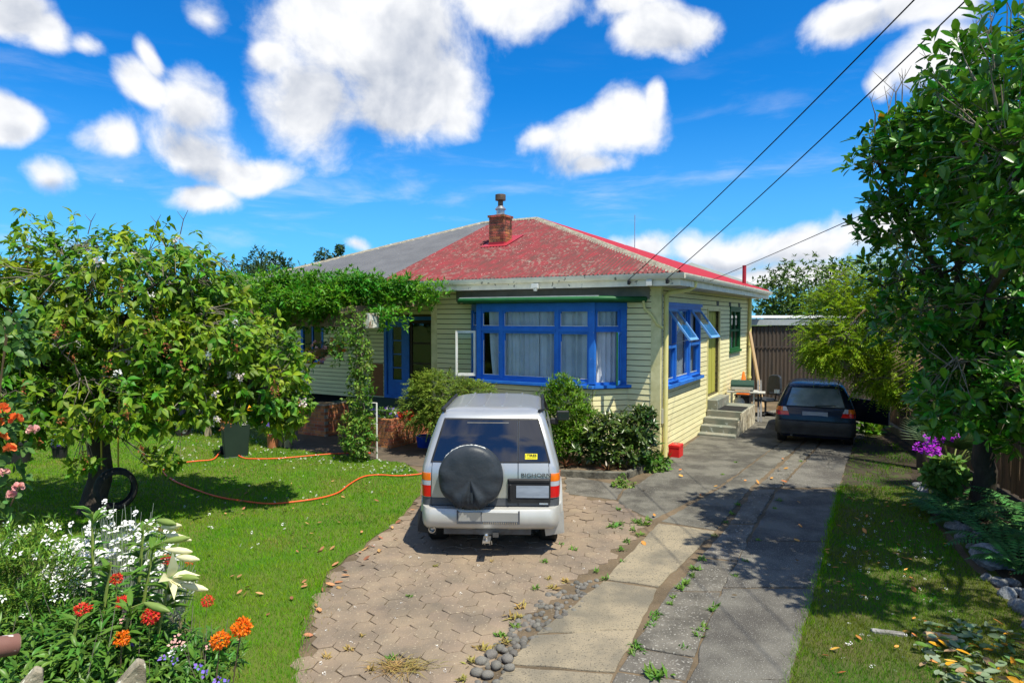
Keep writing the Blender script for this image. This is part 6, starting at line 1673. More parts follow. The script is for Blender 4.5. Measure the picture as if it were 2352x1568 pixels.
for px, py, Y, w in ((985, 672, 14.6, .4), (945, 664, 14.5, .6), (900, 668, 14.2, .8), (850, 660, 13.9, .9), (800, 662, 13.7, 1.0), (760, 690, 13.5, .9), (715, 700, 13.8, 1.0), (665, 690, 14.0, 1.0), (890, 725, 13.6, .5), (790, 655, 14.3, 1), (730, 655, 14.6, 1), (660, 655, 14.9, 1)): vb.append((tuple(A(px, py, Y)), (.42, .42, .27), w))
P, O = ell(vb, 7600, .30); P = P + rng.normal(0, .085, P.shape) * [1, 1, .9]; foliage(t, LEAF_S, rosettes(P, unit(O * .6 + np.array([0, -.1, .6]) + rng.normal(0, .3, P.shape)), 6, .120, .042, (.4, 1.2), .18), M_vine, name='leaf_mass')
b = MB()
for k in range(9):
    q = H2W(-5.9 - k * .6, -2.9, 3.3 + random.uniform(0, .3)); pts = [q + Vector((0, 0, 0)), q + Vector((random.gauss(0, .2), -.15, .15)), q + Vector((random.gauss(0, .3), -.2, -.25)), q + Vector((random.gauss(0, .3), -.15, -.6))]; b.tube(pts, .007, 4)
b.obj('tendrils', M_twig, t, kind='stuff')
t = thing('climbing_plant', 'leafy climbing plant wrapped round the front pergola post', 'climber', A(820, 1055, 13.3).to_2d().to_3d()); bx_, by_ = A(822, 1055, 13.2).x, 13.2
vb = [((bx_, by_, .55), (.40, .36, .60), 3), ((bx_ + .05, by_, 1.35), (.30, .28, .6), 1.5), ((bx_ + .08, by_, 2.1), (.27, .26, .6), 1.2), ((bx_ - .1, by_, 2.75), (.36, .3, .4), 1.0), ((bx_ - .35, by_, 2.3), (.25, .2, .35), .4)]
P, O = ell(vb, 1050, .3, .03); foliage(t, LEAF_S, rosettes(P, unit(O * .8 + np.array([0, 0, .1]) + rng.normal(0, .4, P.shape)), 5, .075, .038, (.5, 1.4), .35), M_climb, name='leaf_mass')
b = MB()
for k in range(6): b.tube([(bx_ + random.gauss(0, .06), by_ + random.gauss(0, .05), 0), (bx_ + random.gauss(.03, .1), by_, .9), (bx_ + random.gauss(.05, .1), by_, 1.9), (bx_ + random.gauss(0, .12), by_, 2.8)], .008, 4)
b.obj('stems', M_twig, t, kind='stuff')


def flowers(parent, P, m, r=.03, k=5, name='flower', n_each=None, ax=None, open_=(1.0, 1.4), wid=.8, shape=LEAF_S):
    """one object per flower head"""
    for i, p in enumerate(P):
        a = np.array([ax if ax is not None else (0, -.6, .7)]) + rng.normal(0, .3, (1, 3)); V, F = leafcloud(shape, *rosettes(np.array([p]), a, k, r, r * wid, open_, .0, .05, .002)); npobj(name, V, F, m, parent)


# hanging baskets under the pergola
for lb, px, py, Y, m, mm in (('hanging basket of small yellow flowers under the pergola', 716, 810, 14.2, M_petaly, 0), ('hanging basket of bright pink flowers under the pergola', 738, 802, 13.9, M_petalp, 1), ('hanging basket of dim orange flowers nearest the climbing plant', 770, 796, 14.6, M_petalo, 2)):
    c_ = A(px, py, Y); t = thing('hanging_basket', lb, 'basket', c_, group=None); b = MB(); b.lathe([(.02, -.16), (.12, -.13), (.19, 0), (.20, .01), (.17, 0)], 16, Matrix.Translation(c_)); b.obj('basket_bowl', M_wood_old, t, smooth=50)
    b = MB(); b.tube([c_ + Vector((0, 0, .05)), c_ + Vector((0, 0, max(.4, 2.85 - c_.z)))], .006, 4); b.obj('hanger', M_steel, t)
    P, O = ell([(tuple(c_), (.26, .24, .2), 1)], 60, .4); foliage(t, LEAF_S, rosettes(P, O, 4, .06, .035, (.4, 1.3), .3), M_darkleaf, name='leaf_mass')
    P, O = ell([(tuple(c_ + Vector((0, -.08, -.04))), (.27, .22, .24), 1)], 26, .8); flowers(t, P, m, .045, 6)
# planter flowers, pot flowers
t = thing('planter_flowers', 'purple and white flowers growing in the brick planter', 'flowers', H2W(-5.9, -1.6, .6)); c_ = H2W(-5.95, -1.6, .72)
P, O = ell([(tuple(c_), (.5, .22, .14), 1)], 160, .3); foliage(t, LEAF_S, rosettes(P, O + np.array([0, 0, .6]), 4, .07, .03, (.4, 1.2), .2), M_climb, name='leaf_mass'); P, O = ell([(tuple(c_ + Vector((0, -.03, .05))), (.5, .24, .13), 1)], 36, .7); flowers(t, P[:22], M_petalv, .034, 5); flowers(t, P[22:], M_petalw, .034, 5)
for lb, px, py, z, m, r_ in (('violet flowers growing in the terracotta pot', 627, 1030, .38, M_petalv, .15), ('violet flowers in the smaller black pot', 138, 1054, .36, M_petalv, .17), ('leafy plant in the big black pot', 42, 1064, .55, M_petalcoral, .26)):
    c_ = G(px, py) + Vector((0, 0, z)); t = thing('potted_flowers', lb, 'flowers', c_); P, O = ell([(tuple(c_), (r_, r_, r_), 1)], 70, .3); foliage(t, LEAF_S, rosettes(P, O + np.array([0, 0, .7]), 4, .09, .03, (.3, 1.1), .2), M_climb, name='leaf_mass'); P, O = ell([(tuple(c_ + Vector((0, -.03, .05))), (r_, r_, r_), 1)], 12, .8); flowers(t, P, m, .035, 5)

# juniper-like bush, lance-leaved shrub, rhododendron, bed plants
c_ = Vector((-1.42, 14.0, 0)); t = thing('feathery_bush', 'spreading yellow-green conifer bush in front of the porch', 'bush', c_)
P, O = ell([((-1.55, 14.0, 1.25), (.72, .6, .42), 2), ((-.85, 13.9, 1.32), (.48, .5, .22), 1), ((-2.0, 13.9, 1.0), (.36, .45, .35), .9), ((-1.5, 13.7, .85), (.6, .45, .3), 1), ((-1.75, 14, 1.55), (.4, .4, .18), .5)], 1900, .45)
foliage(t, LEAF_S, sprays(P, unit(O + np.array([0, -.1, -.05]) + rng.normal(0, .3, P.shape)), 6, .20, .075, .024, .3), M_jun, name='leaf_mass'); b = MB()
for k in range(5): b.tube([(-1.5 + random.gauss(0, .08), 14.0, -.05), (-1.5 + random.gauss(0, .2), 14, .6), (-1.45 + random.gauss(0, .5), 13.95, 1.1)], [.04, .03, .015], 6)
b.obj('stems', M_bark, t)
t = thing('red_flowers', 'small red flowers tucked beside the conifer bush', 'flowers', (-2.2, 13.8, .8)); P, O = ell([((-2.22, 13.6, .88), (.16, .12, .12), 1)], 14, .6); flowers(t, P, M_petalr, .06, 6)
c_ = Vector((1.1, 12.75, 0)); t = thing('lance_leaf_shrub', 'bright green lance-leaved shrub under the bay window', 'shrub', c_)
P, O = ell([((1.02, 12.75, 1.08), (.54, .44, .68), 3), ((1.35, 12.6, .75), (.42, .4, .5), 1.6), ((.85, 12.6, .5), (.4, .35, .4), 1.2), ((.95, 12.7, 1.62), (.22, .2, .2), .35), ((.7, 12.75, 1.2), (.3, .3, .45), .6)], 1700, .4, .12)
foliage(t, LEAF_S, rosettes(P, unit(O * .5 + np.array([0, -.05, .8]) + rng.normal(0, .25, P.shape)), 6, .105, .026, (.4, 1.15), .1), M_bamb, 200, name='leaf_mass')
b = MB()
for k in range(9): b.tube([(1.1 + random.gauss(0, .08), 12.75 + random.gauss(0, .06), .05), (1.1 + random.gauss(0, .2), 12.7, .8), (1.1 + random.gauss(0, .26), 12.7, 1.5)], [.016, .012, .006], 5)
b.obj('stems', M_stem, t)
c_ = Vector((2.05, 12.35, 0)); t = thing('rhododendron_bush', 'dark leathery-leaved bush at the corner of the bay flower bed', 'bush', c_)
P, O = ell([((1.85, 12.35, .72), (.5, .38, .40), 2), ((2.35, 12.4, .78), (.40, .35, .42), 1.6), ((2.2, 12.2, .45), (.6, .3, .3), 1.2), ((2.55, 12.5, 1.02), (.22, .22, .2), .4), ((1.5, 12.3, .45), (.35, .3, .3), .8)], 620, .35, .14)
foliage(t, LEAF_B, rosettes(P, unit(O * .6 + np.array([0, -.1, .7]) + rng.normal(0, .2, P.shape)), 7, .125, .046, (.6, 1.4), .12), M_rhodo, 200, name='leaf_mass')
b = MB()
for k in range(7): b.tube([(2.05 + random.gauss(0, .2), 12.4, .08), (2.05 + random.gauss(0, .3), 12.35, .4), (2.05 + random.gauss(0, .4), 12.3, .8)], [.016, .012, .006], 5)
b.obj('stems', M_twig, t)
lbs = ['red-brown bromeliad at the left end of the kerbed bed', 'reddest bromeliad in the middle of the kerbed bed', 'dark bromeliad behind the kerb corner', 'small bromeliad close behind the front kerb', 'greenish bromeliad beside the bright lance-leaved shrub']
for (px, py), lb in zip(((1330, 1068), (1362, 1066), (1420, 1074), (1395, 1080), (1300, 1072)), lbs):
    c_ = G(px, py, .12); t = thing('bromeliad', lb, 'plant', c_, group='bromeliads in the bay flower bed'); n = 26; D = rand_dirs(n, .15, .9); V, F = leafcloud(BLADE2, np.tile(tuple(c_), (n, 1)), D, np.tile([0, 0, 1.], (n, 1)), rng.uniform(.16, .30, n), np.full(n, .032)); npobj('leaf_rosette', V, F, M_brom, t)
t = thing('strap_leaf_plant', 'bright green strap-leaved plant in the kerbed bed near the corner', 'plant', G(1470, 1066, .12)); c_ = G(1470, 1066, .12); n = 40; V, F = leafcloud(BLADE2, np.array(tuple(c_)) + rng.normal(0, 1, (n, 3)) * [.16, .08, 0], rand_dirs(n, .55, 1), rand_dirs(n), rng.uniform(.25, .5, n), np.full(n, .04)); npobj('leaves', V, F, M_bamb, t, 'stuff')
t = thing('corner_creeper', 'leafy creeper growing over the kerb end at the house corner', 'plant', G(1500, 1066)); c_ = G(1498, 1066, .15); P, O = ell([(tuple(c_), (.26, .2, .28), 1), (tuple(c_ + Vector((.22, .1, -.05))), (.2, .15, .2), .7)], 140, .3, .02); foliage(t, LEAF_S, rosettes(P, O, 4, .09, .05, (.5, 1.4), .2), M_weed, name='leaf_mass')
t = thing('kerb_weed', 'bright weed clump growing at the outer corner of the bed kerb', 'plant', G(1430, 1115)); c_ = G(1428, 1114, .06); P, O = ell([(tuple(c_), (.24, .08, .08), 1), (tuple(c_ + Vector((0, .05, .1))), (.1, .06, .1), .6)], 70, .3, .01); foliage(t, LEAF_S, rosettes(P, O + np.array([0, 0, .6]), 4, .05, .035, (.6, 1.4), .1), M_weed, name='leaf_mass')

# ------------------------------------------------------------------ right-hand garden: rocks, ferns, palm, orchid
q = thing('rock_edging', 'row of rough grey rocks edging the fern bed beside the grass strip', 'edging', G(2200, 1280))
rk = [(2112, 1122, 20), (2124, 1136, 22), (2146, 1136, 34), (2150, 1158, 22), (2164, 1160, 22), (2174, 1184, 30), (2160, 1186, 18), (2192, 1178, 20), (2200, 1222, 34), (2226, 1230, 34), (2214, 1244, 24), (2250, 1240, 24), (2292, 1308, 68), (2328, 1312, 40), (2276, 1340, 28), (2304, 1352, 30), (2330, 1350, 28), (2322, 1380, 34), (2345, 1372, 28), (2346, 1404, 36), (2368, 1420, 40), (2380, 1390, 40), (2390, 1460, 46), (2130, 1158, 16), (2236, 1262, 20)]
for i, (px, py, s) in enumerate(rk):
    p = G(px, py); r_ = s * p.y / FPX * .64; o = put('rock', rocks[i % 5], None, q)
    o.matrix_basis = Matrix.Translation((p.x, p.y + r_ * .6, r_ * .42)) @ Matrix.Rotation(random.uniform(0, 6), 4, 'Z') @ Matrix.Rotation(random.uniform(-.5, .5), 4, 'X') @ Matrix.Diagonal((r_ * random.uniform(.9, 1.2), r_, r_ * random.uniform(.9, 1.3), 1))
sheet('bed_mulch', GP([(2105, 1115), (2230, 1240), (2300, 1330), (2360, 1420), (2700, 1700), (2700, 1100), (2350, 1060), (2150, 1030), (2010, 962), (2000, 975)]), .025, mat('mulch', (.050, .038, .026), .95, (.028, .022, .016), scale=6, bump=.8, bscale=40), label='dark mulch of the fern bed along the fence')


def frond(base, d, L_, n=18, pl=.16, pw=.03, arch=.6, m=None, name='frond', parent=None, lift=.9, stem=.006):
    d = Vector(d).normalized(); pts = []; 
    for i in range(n + 1):
        t = i / n; pts.append(Vector(base) + d * (L_ * t * (1 - .15 * t)) + Vector((0, 0, L_ * (lift * t - arch * 1.5 * t * t))))
    P, D, U, LL = [], [], [], []
    for i in range(2, n + 1):
        a = (pts[i] - pts[i - 1]).normalized(); s = a.cross(Vector((0, 0, 1))).normalized(); f = math.sin(PI * (.12 + .86 * i / n)) ** .8
        for sg in (-1, 1): P.append(tuple(pts[i])); D.append(tuple(s * sg + a * .45 + Vector((0, 0, -.18)))); U.append(tuple(s.cross(a))); LL.append(pl * max(.15, f))
    V, F = leafcloud(LEAF_S, np.array(P), np.array(D), np.array(U), np.array(LL), np.full(len(P), pw))
    b = MB(); b.tube(pts, [stem * (1.1 - .8 * i / n) for i in range(n + 1)], 3); V2 = np.array([tuple(v) for v in b.v]); F2 = np.array([f for f in b.f if len(f) == 4])
    F2 = np.concatenate([F2[:, :3], F2[:, [0, 2, 3]]]); return npobj(name, np.concatenate([V, V2]), np.concatenate([F, F2 + len(V)]), m, parent)


fl_ = ['large dark fern nearest the big rock', 'dark fern behind the middle of the rock edging', 'fern beneath the fan palm by the fence', 'tall fern in the middle of the shaded bed', 'bright fern tips hanging over the big rock', 'fern at the right edge of the shaded bed', 'fern against the paling fence behind the glossy tree trunk', 'fern between the tall fern and the fence', 'fern just behind the upper small rocks', 'fern spilling over the rocks near the clippings heap']
for (x, y, s), lb in zip(((6.05, 7.9, 1.0), (6.2, 9.0, 1.0), (6.7, 9.6, .9), (6.7, 8.4, 1.1), (5.75, 7.3, .8), (6.5, 7.3, 1.0), (7.3, 9.0, 1.1), (7.0, 8.0, 1.1), (6.35, 9.6, .8), (6.0, 6.7, .9)), fl_):
    t = thing('fern', lb, 'fern', (x, y, 0), group='ferns in the shaded bed')
    for k in range(15):
        a = 2.4 * k + random.uniform(-.3, .3); frond((x, y, .05), (math.cos(a), math.sin(a), 0), random.uniform(.55, .85) * s, 16, .15 * s, .034, .42, M_fern, 'frond', t, random.uniform(.7, 1.15))
c_ = Vector((7.25, 10.7, .1)); t = thing('fan_palm', 'grey-green fan palm fronds by the fence under the glossy tree', 'palm', c_); b = MB(); b.tube([(7.25, 10.7, -.05), (7.25, 10.7, .5)], [.12, .09], 8); b.obj('stem', M_bark, t)
for k in range(9):
    a = k * 2.4; e = Vector((math.cos(a) * .6 + .25, math.sin(a) * .7, random.uniform(.5, 1.1))).normalized(); tip = c_ + e * .45 + Vector((0, 0, .35)); n = 22; s = e.cross(Vector((0, 0, 1))).normalized(); up = s.cross(e)
    ang = np.linspace(-1.25, 1.25, n); D = np.array([tuple(e * math.cos(w) + s * math.sin(w)) for w in ang]); V, F = leafcloud(BLADE2, np.tile(tuple(tip), (n, 1)), D, np.tile(tuple(up), (n, 1)), np.full(n, .62), np.full(n, .035)); npobj('fan_leaf', V, F, M_palm, t); b = MB(); b.tube([c_ + Vector((0, 0, .3)), tip], .012, 5); b.obj('leaf_stalk', M_stem, t)
t = thing('palm_tree', 'palm with drooping dry straw-coloured fronds between the feathery tree and glossy tree', 'palm', (7.9, 12.4, 0)); b = MB(); b.tube([(7.9, 12.4, -.05), (7.85, 12.4, 2.9)], [.14, .10], 10); b.obj('trunk', M_bark, t, smooth=60)
for k in range(11):
    a = k * .9 + .2; frond((7.85, 12.35, 2.9), (math.cos(a) - .4, math.sin(a) - .3, 0), random.uniform(1.1, 1.6), 22, .42, .022, .75, M_dry if k % 3 else M_palm, 'frond', t, random.uniform(.5, 1.1), .014)
for k in range(4):
    frond((6.6, 10.4, 2.5), (-.6 + .25 * k, -.5, 0), .9, 16, .4, .018, 1.0, M_palm if k % 2 else M_dry, 'frond', t, .3, .01)
t = thing('purple_orchid', 'bright purple orchid flowers glowing in the shade by the fence', 'flowers', G(2150, 1090)); c0 = A(2150, 1018, 10.3)
for k in range(7):
    e = c0 + Vector((random.uniform(-.28, .28), random.uniform(-.1, .1), random.uniform(-.12, .18))); b = MB(); b.tube([(c0.x + random.gauss(0, .08), 10.4, .02), (e.x * .5 + c0.x * .5, 10.35, e.z * .6), e], .006, 4); b.obj('stem', M_stem, t)
P, O = ell([(tuple(c0 + Vector((-.1, 0, -.04))), (.2, .12, .16), 1.4), (tuple(c0 + Vector((.2, 0, .13))), (.14, .1, .10), .8)], 85, .2); flowers(t, P, M_petalm, .045, 5)
t = thing('yellow_leaf_plant', 'yellow-green leafy plant beneath the purple orchid', 'plant', G(2160, 1110)); c_ = A(2175, 1090, 9.9); P, O = ell([(tuple(c_), (.28, .2, .28), 1), (tuple(c_ + Vector((-.2, -.1, .05))), (.2, .15, .15), .6)], 110, .3, .03); foliage(t, LEAF_B, rosettes(P, O + np.array([0, -.2, .4]), 5, .13, .07, (.5, 1.3), .2), M_weed, name='leaf_mass')
t = thing('sleeper_plant', 'big-leaved green plant growing at the end of the sleeper edging', 'plant', G(1998, 985)); c_ = G(1998, 985, .12); P, O = ell([(tuple(c_), (.28, .2, .16), 1)], 20, .3, .02); foliage(t, LEAF_B, rosettes(P, O + np.array([0, 0, .7]), 6, .24, .09, (.6, 1.2), .15), M_bamb, name='leaf_mass')
# clippings heap
t = thing('clippings_heap', 'heap of grey-green leaf clippings with yellow leaves on the grass strip', 'heap', G(2250, 1530)); c_ = G(2255, 1520)
def heap(n, m, L_, W_, name, kind):
    x = scatter(GP([(2120, 1460), (2230, 1445), (2330, 1470), (2380, 1540), (2352, 1600), (2180, 1590), (2110, 1520)]), n); P = np.column_stack([x, rng.uniform(.02, .12, n)]); D = rand_dirs(n, -.25, .35); return leafcloud(LEAF_B, P, D, np.array([0, 0, 1.]) + rng.normal(0, .5, (n, 3)), L_ * rng.uniform(.6, 1.3, n), np.full(n, W_))
for m, n, nm in ((M_clip, 150, 'clipping'), (M_weed, 70, 'clipping'), (M_yleaf, 40, 'yellow_leaf'), (M_dry, 40, 'dry_leaf')):
    V, F = heap(n, m, .105, .045, nm, None); k = len(LEAF_B[0]); f = len(LEAF_B[1])
    for i in range(0, n): 
        if i < n * .6: npobj(nm, V[i * k:(i + 1) * k], F[:f], m, t)
    if n > 40: i0 = int(n * .6); npobj('clipping_bed', V[i0 * k:], F[:(n - i0) * f], m, t, 'stuff')
p = G(2155, 1478); o = thing('cut_log', 'pale orange cut log lying on the clippings heap', 'log', p); b = MB(); b.tube([p + Vector((-.10, .03, .06)), p + Vector((.03, .0, .055)), p + Vector((.14, -.03, .05))], [.042, .046, .038], 10); b.obj('log_wood', M_wood_pale, o, smooth=40)
b = MB()
for e, d in ((Vector((-.1005, .03, .06)), -1), (Vector((.1405, -.03, .05)), 1)): b.tube([p + e, p + e + Vector((.004 * d, 0, 0))], .036, 10)
b.obj('cut_end', M_post, o)
p = G(2040, 1462); o = thing('wood_offcut', 'grey weathered wood piece lying on the grass strip', 'wood', p); b = MB(); b.bar(p + Vector((-.13, .05, .03)), p + Vector((.13, -.04, .035)), .06, .045); b.obj('offcut', mat('grey_driftwood', (.34, .33, .31), .85, (.16, .15, .14), scale=14, bump=.6), o, bevel=.008)

# ------------------------------------------------------------------ lower left flower bed
sheet('flower_bed', GP([(-200, 1300), (110, 1275), (330, 1330), (470, 1480), (520, 1600), (520, 1900), (-200, 1900)]), .032, M_soil, label='soil of the flower bed in the near left corner')
def stemmed(t, base, top, r=.006, m=None, bend=.1):
    base, top = Vector(base), Vector(top); mid = base.lerp(top, .55) + Vector((-bend * .5, 0, bend * .4)); b = MB(); b.tube([base, base.lerp(mid, .5), mid, mid.lerp(top, .6), top], [r * 1.2, r * 1.1, r, r * .9, r * .7], 5); b.obj('stem', m or M_stem, t, smooth=60); return [base, mid, top]
ll = ['tallest lily plant with pointed leaf crown left of the tree trunk', 'lily plant with yellow buds in front of the white flowers', 'lily stem with large cream buds beside the white flowers', 'lily with an open cream trumpet flower', 'low leaning lily stem near the front of the bed', 'leafy lily shoot in the middle of the bed', 'bent lily stem at the front left of the bed']
lil = [((212, 1175), (330, 1640), 4.5, 0), ((330, 1205), (360, 1640), 4.4, 3), ((352, 1255), (300, 1640), 4.3, 3), ((388, 1335), (330, 1640), 4.2, 2), ((300, 1395), (240, 1650), 3.9, 1), ((255, 1290), (230, 1640), 4.2, 0), ((180, 1420), (100, 1650), 3.8, 0)]
for (tp_, bs_, Y, nb), lb in zip(lil, ll):
    top = A(tp_[0], tp_[1], Y); base = A(bs_[0], bs_[1], Y * .97); base.z = .02; base.x = (base.x + top.x) / 2
    t = thing('lily', lb, 'lily', base, group='lilies in the flower bed'); pts = stemmed(t, base, top, .011, M_stem, .12)
    n = 80; tt = rng.uniform(.15, 1, n); Pb = np.array([tuple(pts[0].lerp(pts[1], min(1, u / .55)) if u < .55 else pts[1].lerp(pts[2], (u - .55) / .45)) for u in tt]); a = np.arange(n) * 2.4
    D = np.stack([np.cos(a), np.sin(a), np.where(tt > .93, .9, .12 + .3 * tt)], 1); lv = (Pb, D, np.tile([0, 0, 1.], (n, 1)), .20 * (1.15 - .4 * tt) * rng.uniform(.8, 1.2, n), np.full(n, .036)); foliage(t, LEAF_C, lv, M_lily, 50, name='leaf_mass')
    for k in range(nb):
        a = random.uniform(-.6, .9); e = top + Vector((.10 * math.cos(a) * (1 + .3 * k), -.02, .04 - .05 * k)); b = MB(); d = Vector((1, random.uniform(-.4, .1), random.uniform(-.35, .2))).normalized(); Mb = Matrix.Translation(e) @ d.to_track_quat('Z', 'Y').to_matrix().to_4x4(); b.lathe([(.006, 0), (.016, .025), (.025, .08), (.021, .13), (.005, .175)], 8, Mb); b.obj('bud', M_cream if k else M_stem, t, smooth=60); b = MB(); b.tube([top, e], .004, 4); b.obj('bud_stalk', M_stem, t)
    if nb == 2:
        e = top + Vector((.02, -.03, .03)); d = Vector((-.25, -.5, .25)).normalized(); V, F = leafcloud(LEAF_C, *rosettes(np.array([tuple(e)]), np.array([(.9, -.45, .25)]), 6, .165, .06, (.35, .75), .0, .1, .0)); npobj('open_flower', V, F, M_cream, t)
def epid(lb, px, py, Y, r, m, basepx):
    c_ = A(px, py, Y); bs = A(basepx, 1640, Y); bs.z = .02; bs.x = c_.x + (bs.x - c_.x) * .5; t = thing('reed_orchid', lb, 'flower', bs, group='reed orchids in the flower bed'); stemmed(t, bs, c_, .0045, M_browntwig if m is M_petalo else M_stem, .05)
    n = int(80 * (r / .045) ** 1.5); d = rand_dirs(n, -.75, 1); P = np.array(tuple(c_)) + d * r * rng.uniform(.6, 1, (n, 1)) * [1, 1, .9]; V, F = leafcloud(LEAF_S, *rosettes(P, d, 4, r * .46, r * .24, (.5, 1.4), 0, .4, .0)); npobj('flower_head', V, F, m, t)
for a_ in (('red flower head furthest from the fence above the lawn edge', 383, 1284, 4.6, .036, M_petalr, 360), ('small red flower head right of the furthest one', 436, 1290, 4.6, .024, M_petalr, 400), ('red flower head under the cream lily', 267, 1328, 4.2, .034, M_petalr, 290), ('red flower head in the middle of the bed', 282, 1382, 4.0, .036, M_petalr, 290), ('biggest red flower head low in the bed', 345, 1414, 4.0, .047, M_petalr, 330), ('leftmost red flower head among lily leaves', 190, 1398, 4.0, .040, M_petalr, 200), ('red flower head standing alone over the lawn', 477, 1379, 4.2, .034, M_petalr, 430),
           ('upper right orange flower head over the lawn', 555, 1440, 4.0, .054, M_petalo, 480), ('lower orange flower head over the lawn', 507, 1470, 3.9, .050, M_petalo, 460), ('orange flower head deep in the bed', 279, 1466, 3.8, .042, M_petalo, 290)): epid(*a_)
# white campion with silver stems
c_ = A(275, 1290, 5.3); t = thing('white_campion', 'mass of small white flowers on silvery stems behind the lilies', 'flowers', (c_.x, c_.y, 0)); n = 420
a = rng.uniform(0, 2 * PI, n); rr_ = np.sqrt(rng.random(n)) * .62; X = c_.x + rr_ * np.cos(a); Y_ = 5.3 + .55 * rr_ * np.sin(a); Z_ = 1.28 - .55 * (rr_ / .62) ** 2 + rng.normal(0, .09, n)
P1 = np.stack([X, Y_, Z_], 1); P0 = np.stack([c_.x + (X - c_.x) * .45, 5.3 + (Y_ - 5.3) * .45, np.full(n, .03)], 1); Pm = P0 + (P1 - P0) * .5 + rng.normal(0, .04, P1.shape); V1, F1 = twigmesh(P0, Pm, np.full(n, .004), np.full(n, .0035)); V2, F2 = twigmesh(Pm, P1, np.full(n, .0035), np.full(n, .002)); npobj('stems', np.concatenate([V1, V2]), np.concatenate([F1, F2 + len(V1)]), M_silverl, t, 'stuff')
m_ = 900; k_ = rng.integers(0, n, m_); tt = rng.uniform(.25, .95, (m_, 1)); Pl = P0[k_] + (P1[k_] - P0[k_]) * tt; V, F = leafcloud(LEAF_S, Pl + rng.normal(0, .02, Pl.shape), rand_dirs(m_, -.2, 1), rand_dirs(m_), np.full(m_, .075), np.full(m_, .016)); npobj('leaf_mass', V, F, M_silverl, t, 'stuff')
flowers(t, P1[np.argsort(P1[:, 1])][:200], M_petalw, .021, 6, wid=1.25, ax=(0, -.6, .8), open_=(1.25, 1.5), shape=LEAF_B)
# white-flowered needle shrub at the far left
c_ = A(50, 1330, 4.3); t = thing('white_flowering_shrub', 'needle-leaved shrub covered with white flowers at the left edge', 'shrub', (c_.x, c_.y, 0)); bl = [((c_.x, 4.3, 1.15), (.40, .35, .42), 2), ((c_.x - .15, 4.2, .75), (.45, .35, .4), 1.5), ((c_.x - .4, 4.4, 1.2), (.35, .3, .4), 1)]
P, O = ell(bl, 1300, .3, .05); foliage(t, LEAF_S, rosettes(P, unit(O * .4 + np.array([0, 0, .9]) + rng.normal(0, .25, P.shape)), 9, .062, .012, (.4, 1.2), 0, .3, .08), M_climb, name='leaf_mass'); P, O = ell(bl[:1] + bl[2:], 150, .85); P = P[P[:, 2] > 1.05][:100]; flowers(t, P, M_petalw, .026, 5, wid=.55)
b = MB()
for k in range(8): b.tube([(c_.x + random.gauss(0, .1), 4.3, .02), (c_.x + random.gauss(0, .2), 4.3, .8)], [.012, .006], 5)
b.obj('stems', M_twig, t)
# leafy ground cover, violas
t = thing('ground_cover', 'mixed green leafy plants filling the front of the flower bed', 'plants', G(250, 1560)); bl = [(tuple(A(110, 1500, 3.9)), (.55, .5, .22), 2), (tuple(A(300, 1530, 4.1)), (.5, .5, .2), 2), (tuple(A(420, 1540, 4.3)), (.35, .45, .16), 1.2), (tuple(A(200, 1440, 4.4)), (.5, .4, .3), 1.5)]
P, O = ell(bl, 1900, .2, .03); foliage(t, LEAF_C, rosettes(P, unit(O * .5 + np.array([0, -.1, .8]) + rng.normal(0, .3, P.shape)), 5, .085, .024, (.4, 1.3), .15, .3, .05), M_lily, 120, name='leaf_mass')
P, O = ell(bl, 130, .5, .03); P1 = P + np.array([0, 0, .14]); V, F = twigmesh(P - np.array([0, 0, .15]), P1 + rng.normal(0, .05, P.shape), np.full(len(P), .0035), np.full(len(P), .002)); npobj('dry_stalks', V, F, M_twig, t, 'stuff')
for nm, pts_, m, r in (('viola', ((298, 1474), (375, 1510), (402, 1516), (500, 1560), (520, 1568), (470, 1548), (455, 1530)), M_petalv, .026), ('pink_flower', ((405, 1462), (412, 1478), (285, 1408), (282, 1425), (480, 1485), (500, 1478), (395, 1480)), M_petalp, .024), ('white_flower', ((402, 1490), (395, 1500), (420, 1486), (55, 1515), (75, 1520), (30, 1490), (110, 1520)), M_petalw, .022)):
    flowers(t, [np.array(tuple(A(x, y, 3.9))) for x, y in pts_], m, r, 5, name=nm)
# fence remnants at the very front
q = thing('round_rail', 'brown round wooden rail end with peeling paint at the left edge', 'rail', A(10, 1480, 3.2)); b = MB(); b.tube([A(-120, 1505, 3.1), A(40, 1478, 3.3)], .052, 16); b.obj('rail_pole', mat('peeling_brown', (.16, .07, .055), .7, (.19, .10, .08), scale=5, dots=((.55, .5, .46), 16, .64)), q, smooth=50); b = MB(); d_ = (A(40, 1478, 3.3) - A(-120, 1505, 3.1)).normalized(); b.tube([A(40, 1478, 3.3) + d_ * .001, A(40, 1478, 3.3) + d_ * .006], .046, 16); b.obj('rail_end', M_wood_old, q)
for lb, (px, py, w) in (('weathered grey fence picket top at the bottom edge in front of the flowers', (290, 1545, .16)), ('weathered wooden picket corner at the bottom left edge', (55, 1562, .15))):
    p = A(px, py, 3.05); q = thing('fence_picket', lb, 'picket', (p.x, p.y, 0)); b = MB(); b.prism([(-w / 2, 0), (w / 2, 0), (w / 2, p.z + .03), (w * .3, p.z + .05), (-w / 2, p.z - .08)], -.03, .03, Matrix.Translation((p.x, p.y, 0)) @ Matrix.Rotation(R(35), 4, 'Z') @ Matrix(((1, 0, 0, 0), (0, 0, 1, 0), (0, 1, 0, 0), (0, 0, 0, 1)))); b.obj('picket_board', mat('lichen_wood', (.34, .30, .22), .9, (.17, .14, .10), scale=8, bump=.7, dots=((.58, .56, .44), 20, .60)), q, bevel=.006); b = MB(); b.bar((p.x - .5, p.y + .08, p.z - .5), (p.x + .4, p.y + .08, p.z - .5), .05, .08); b.obj('rail', M_wood_old, q)
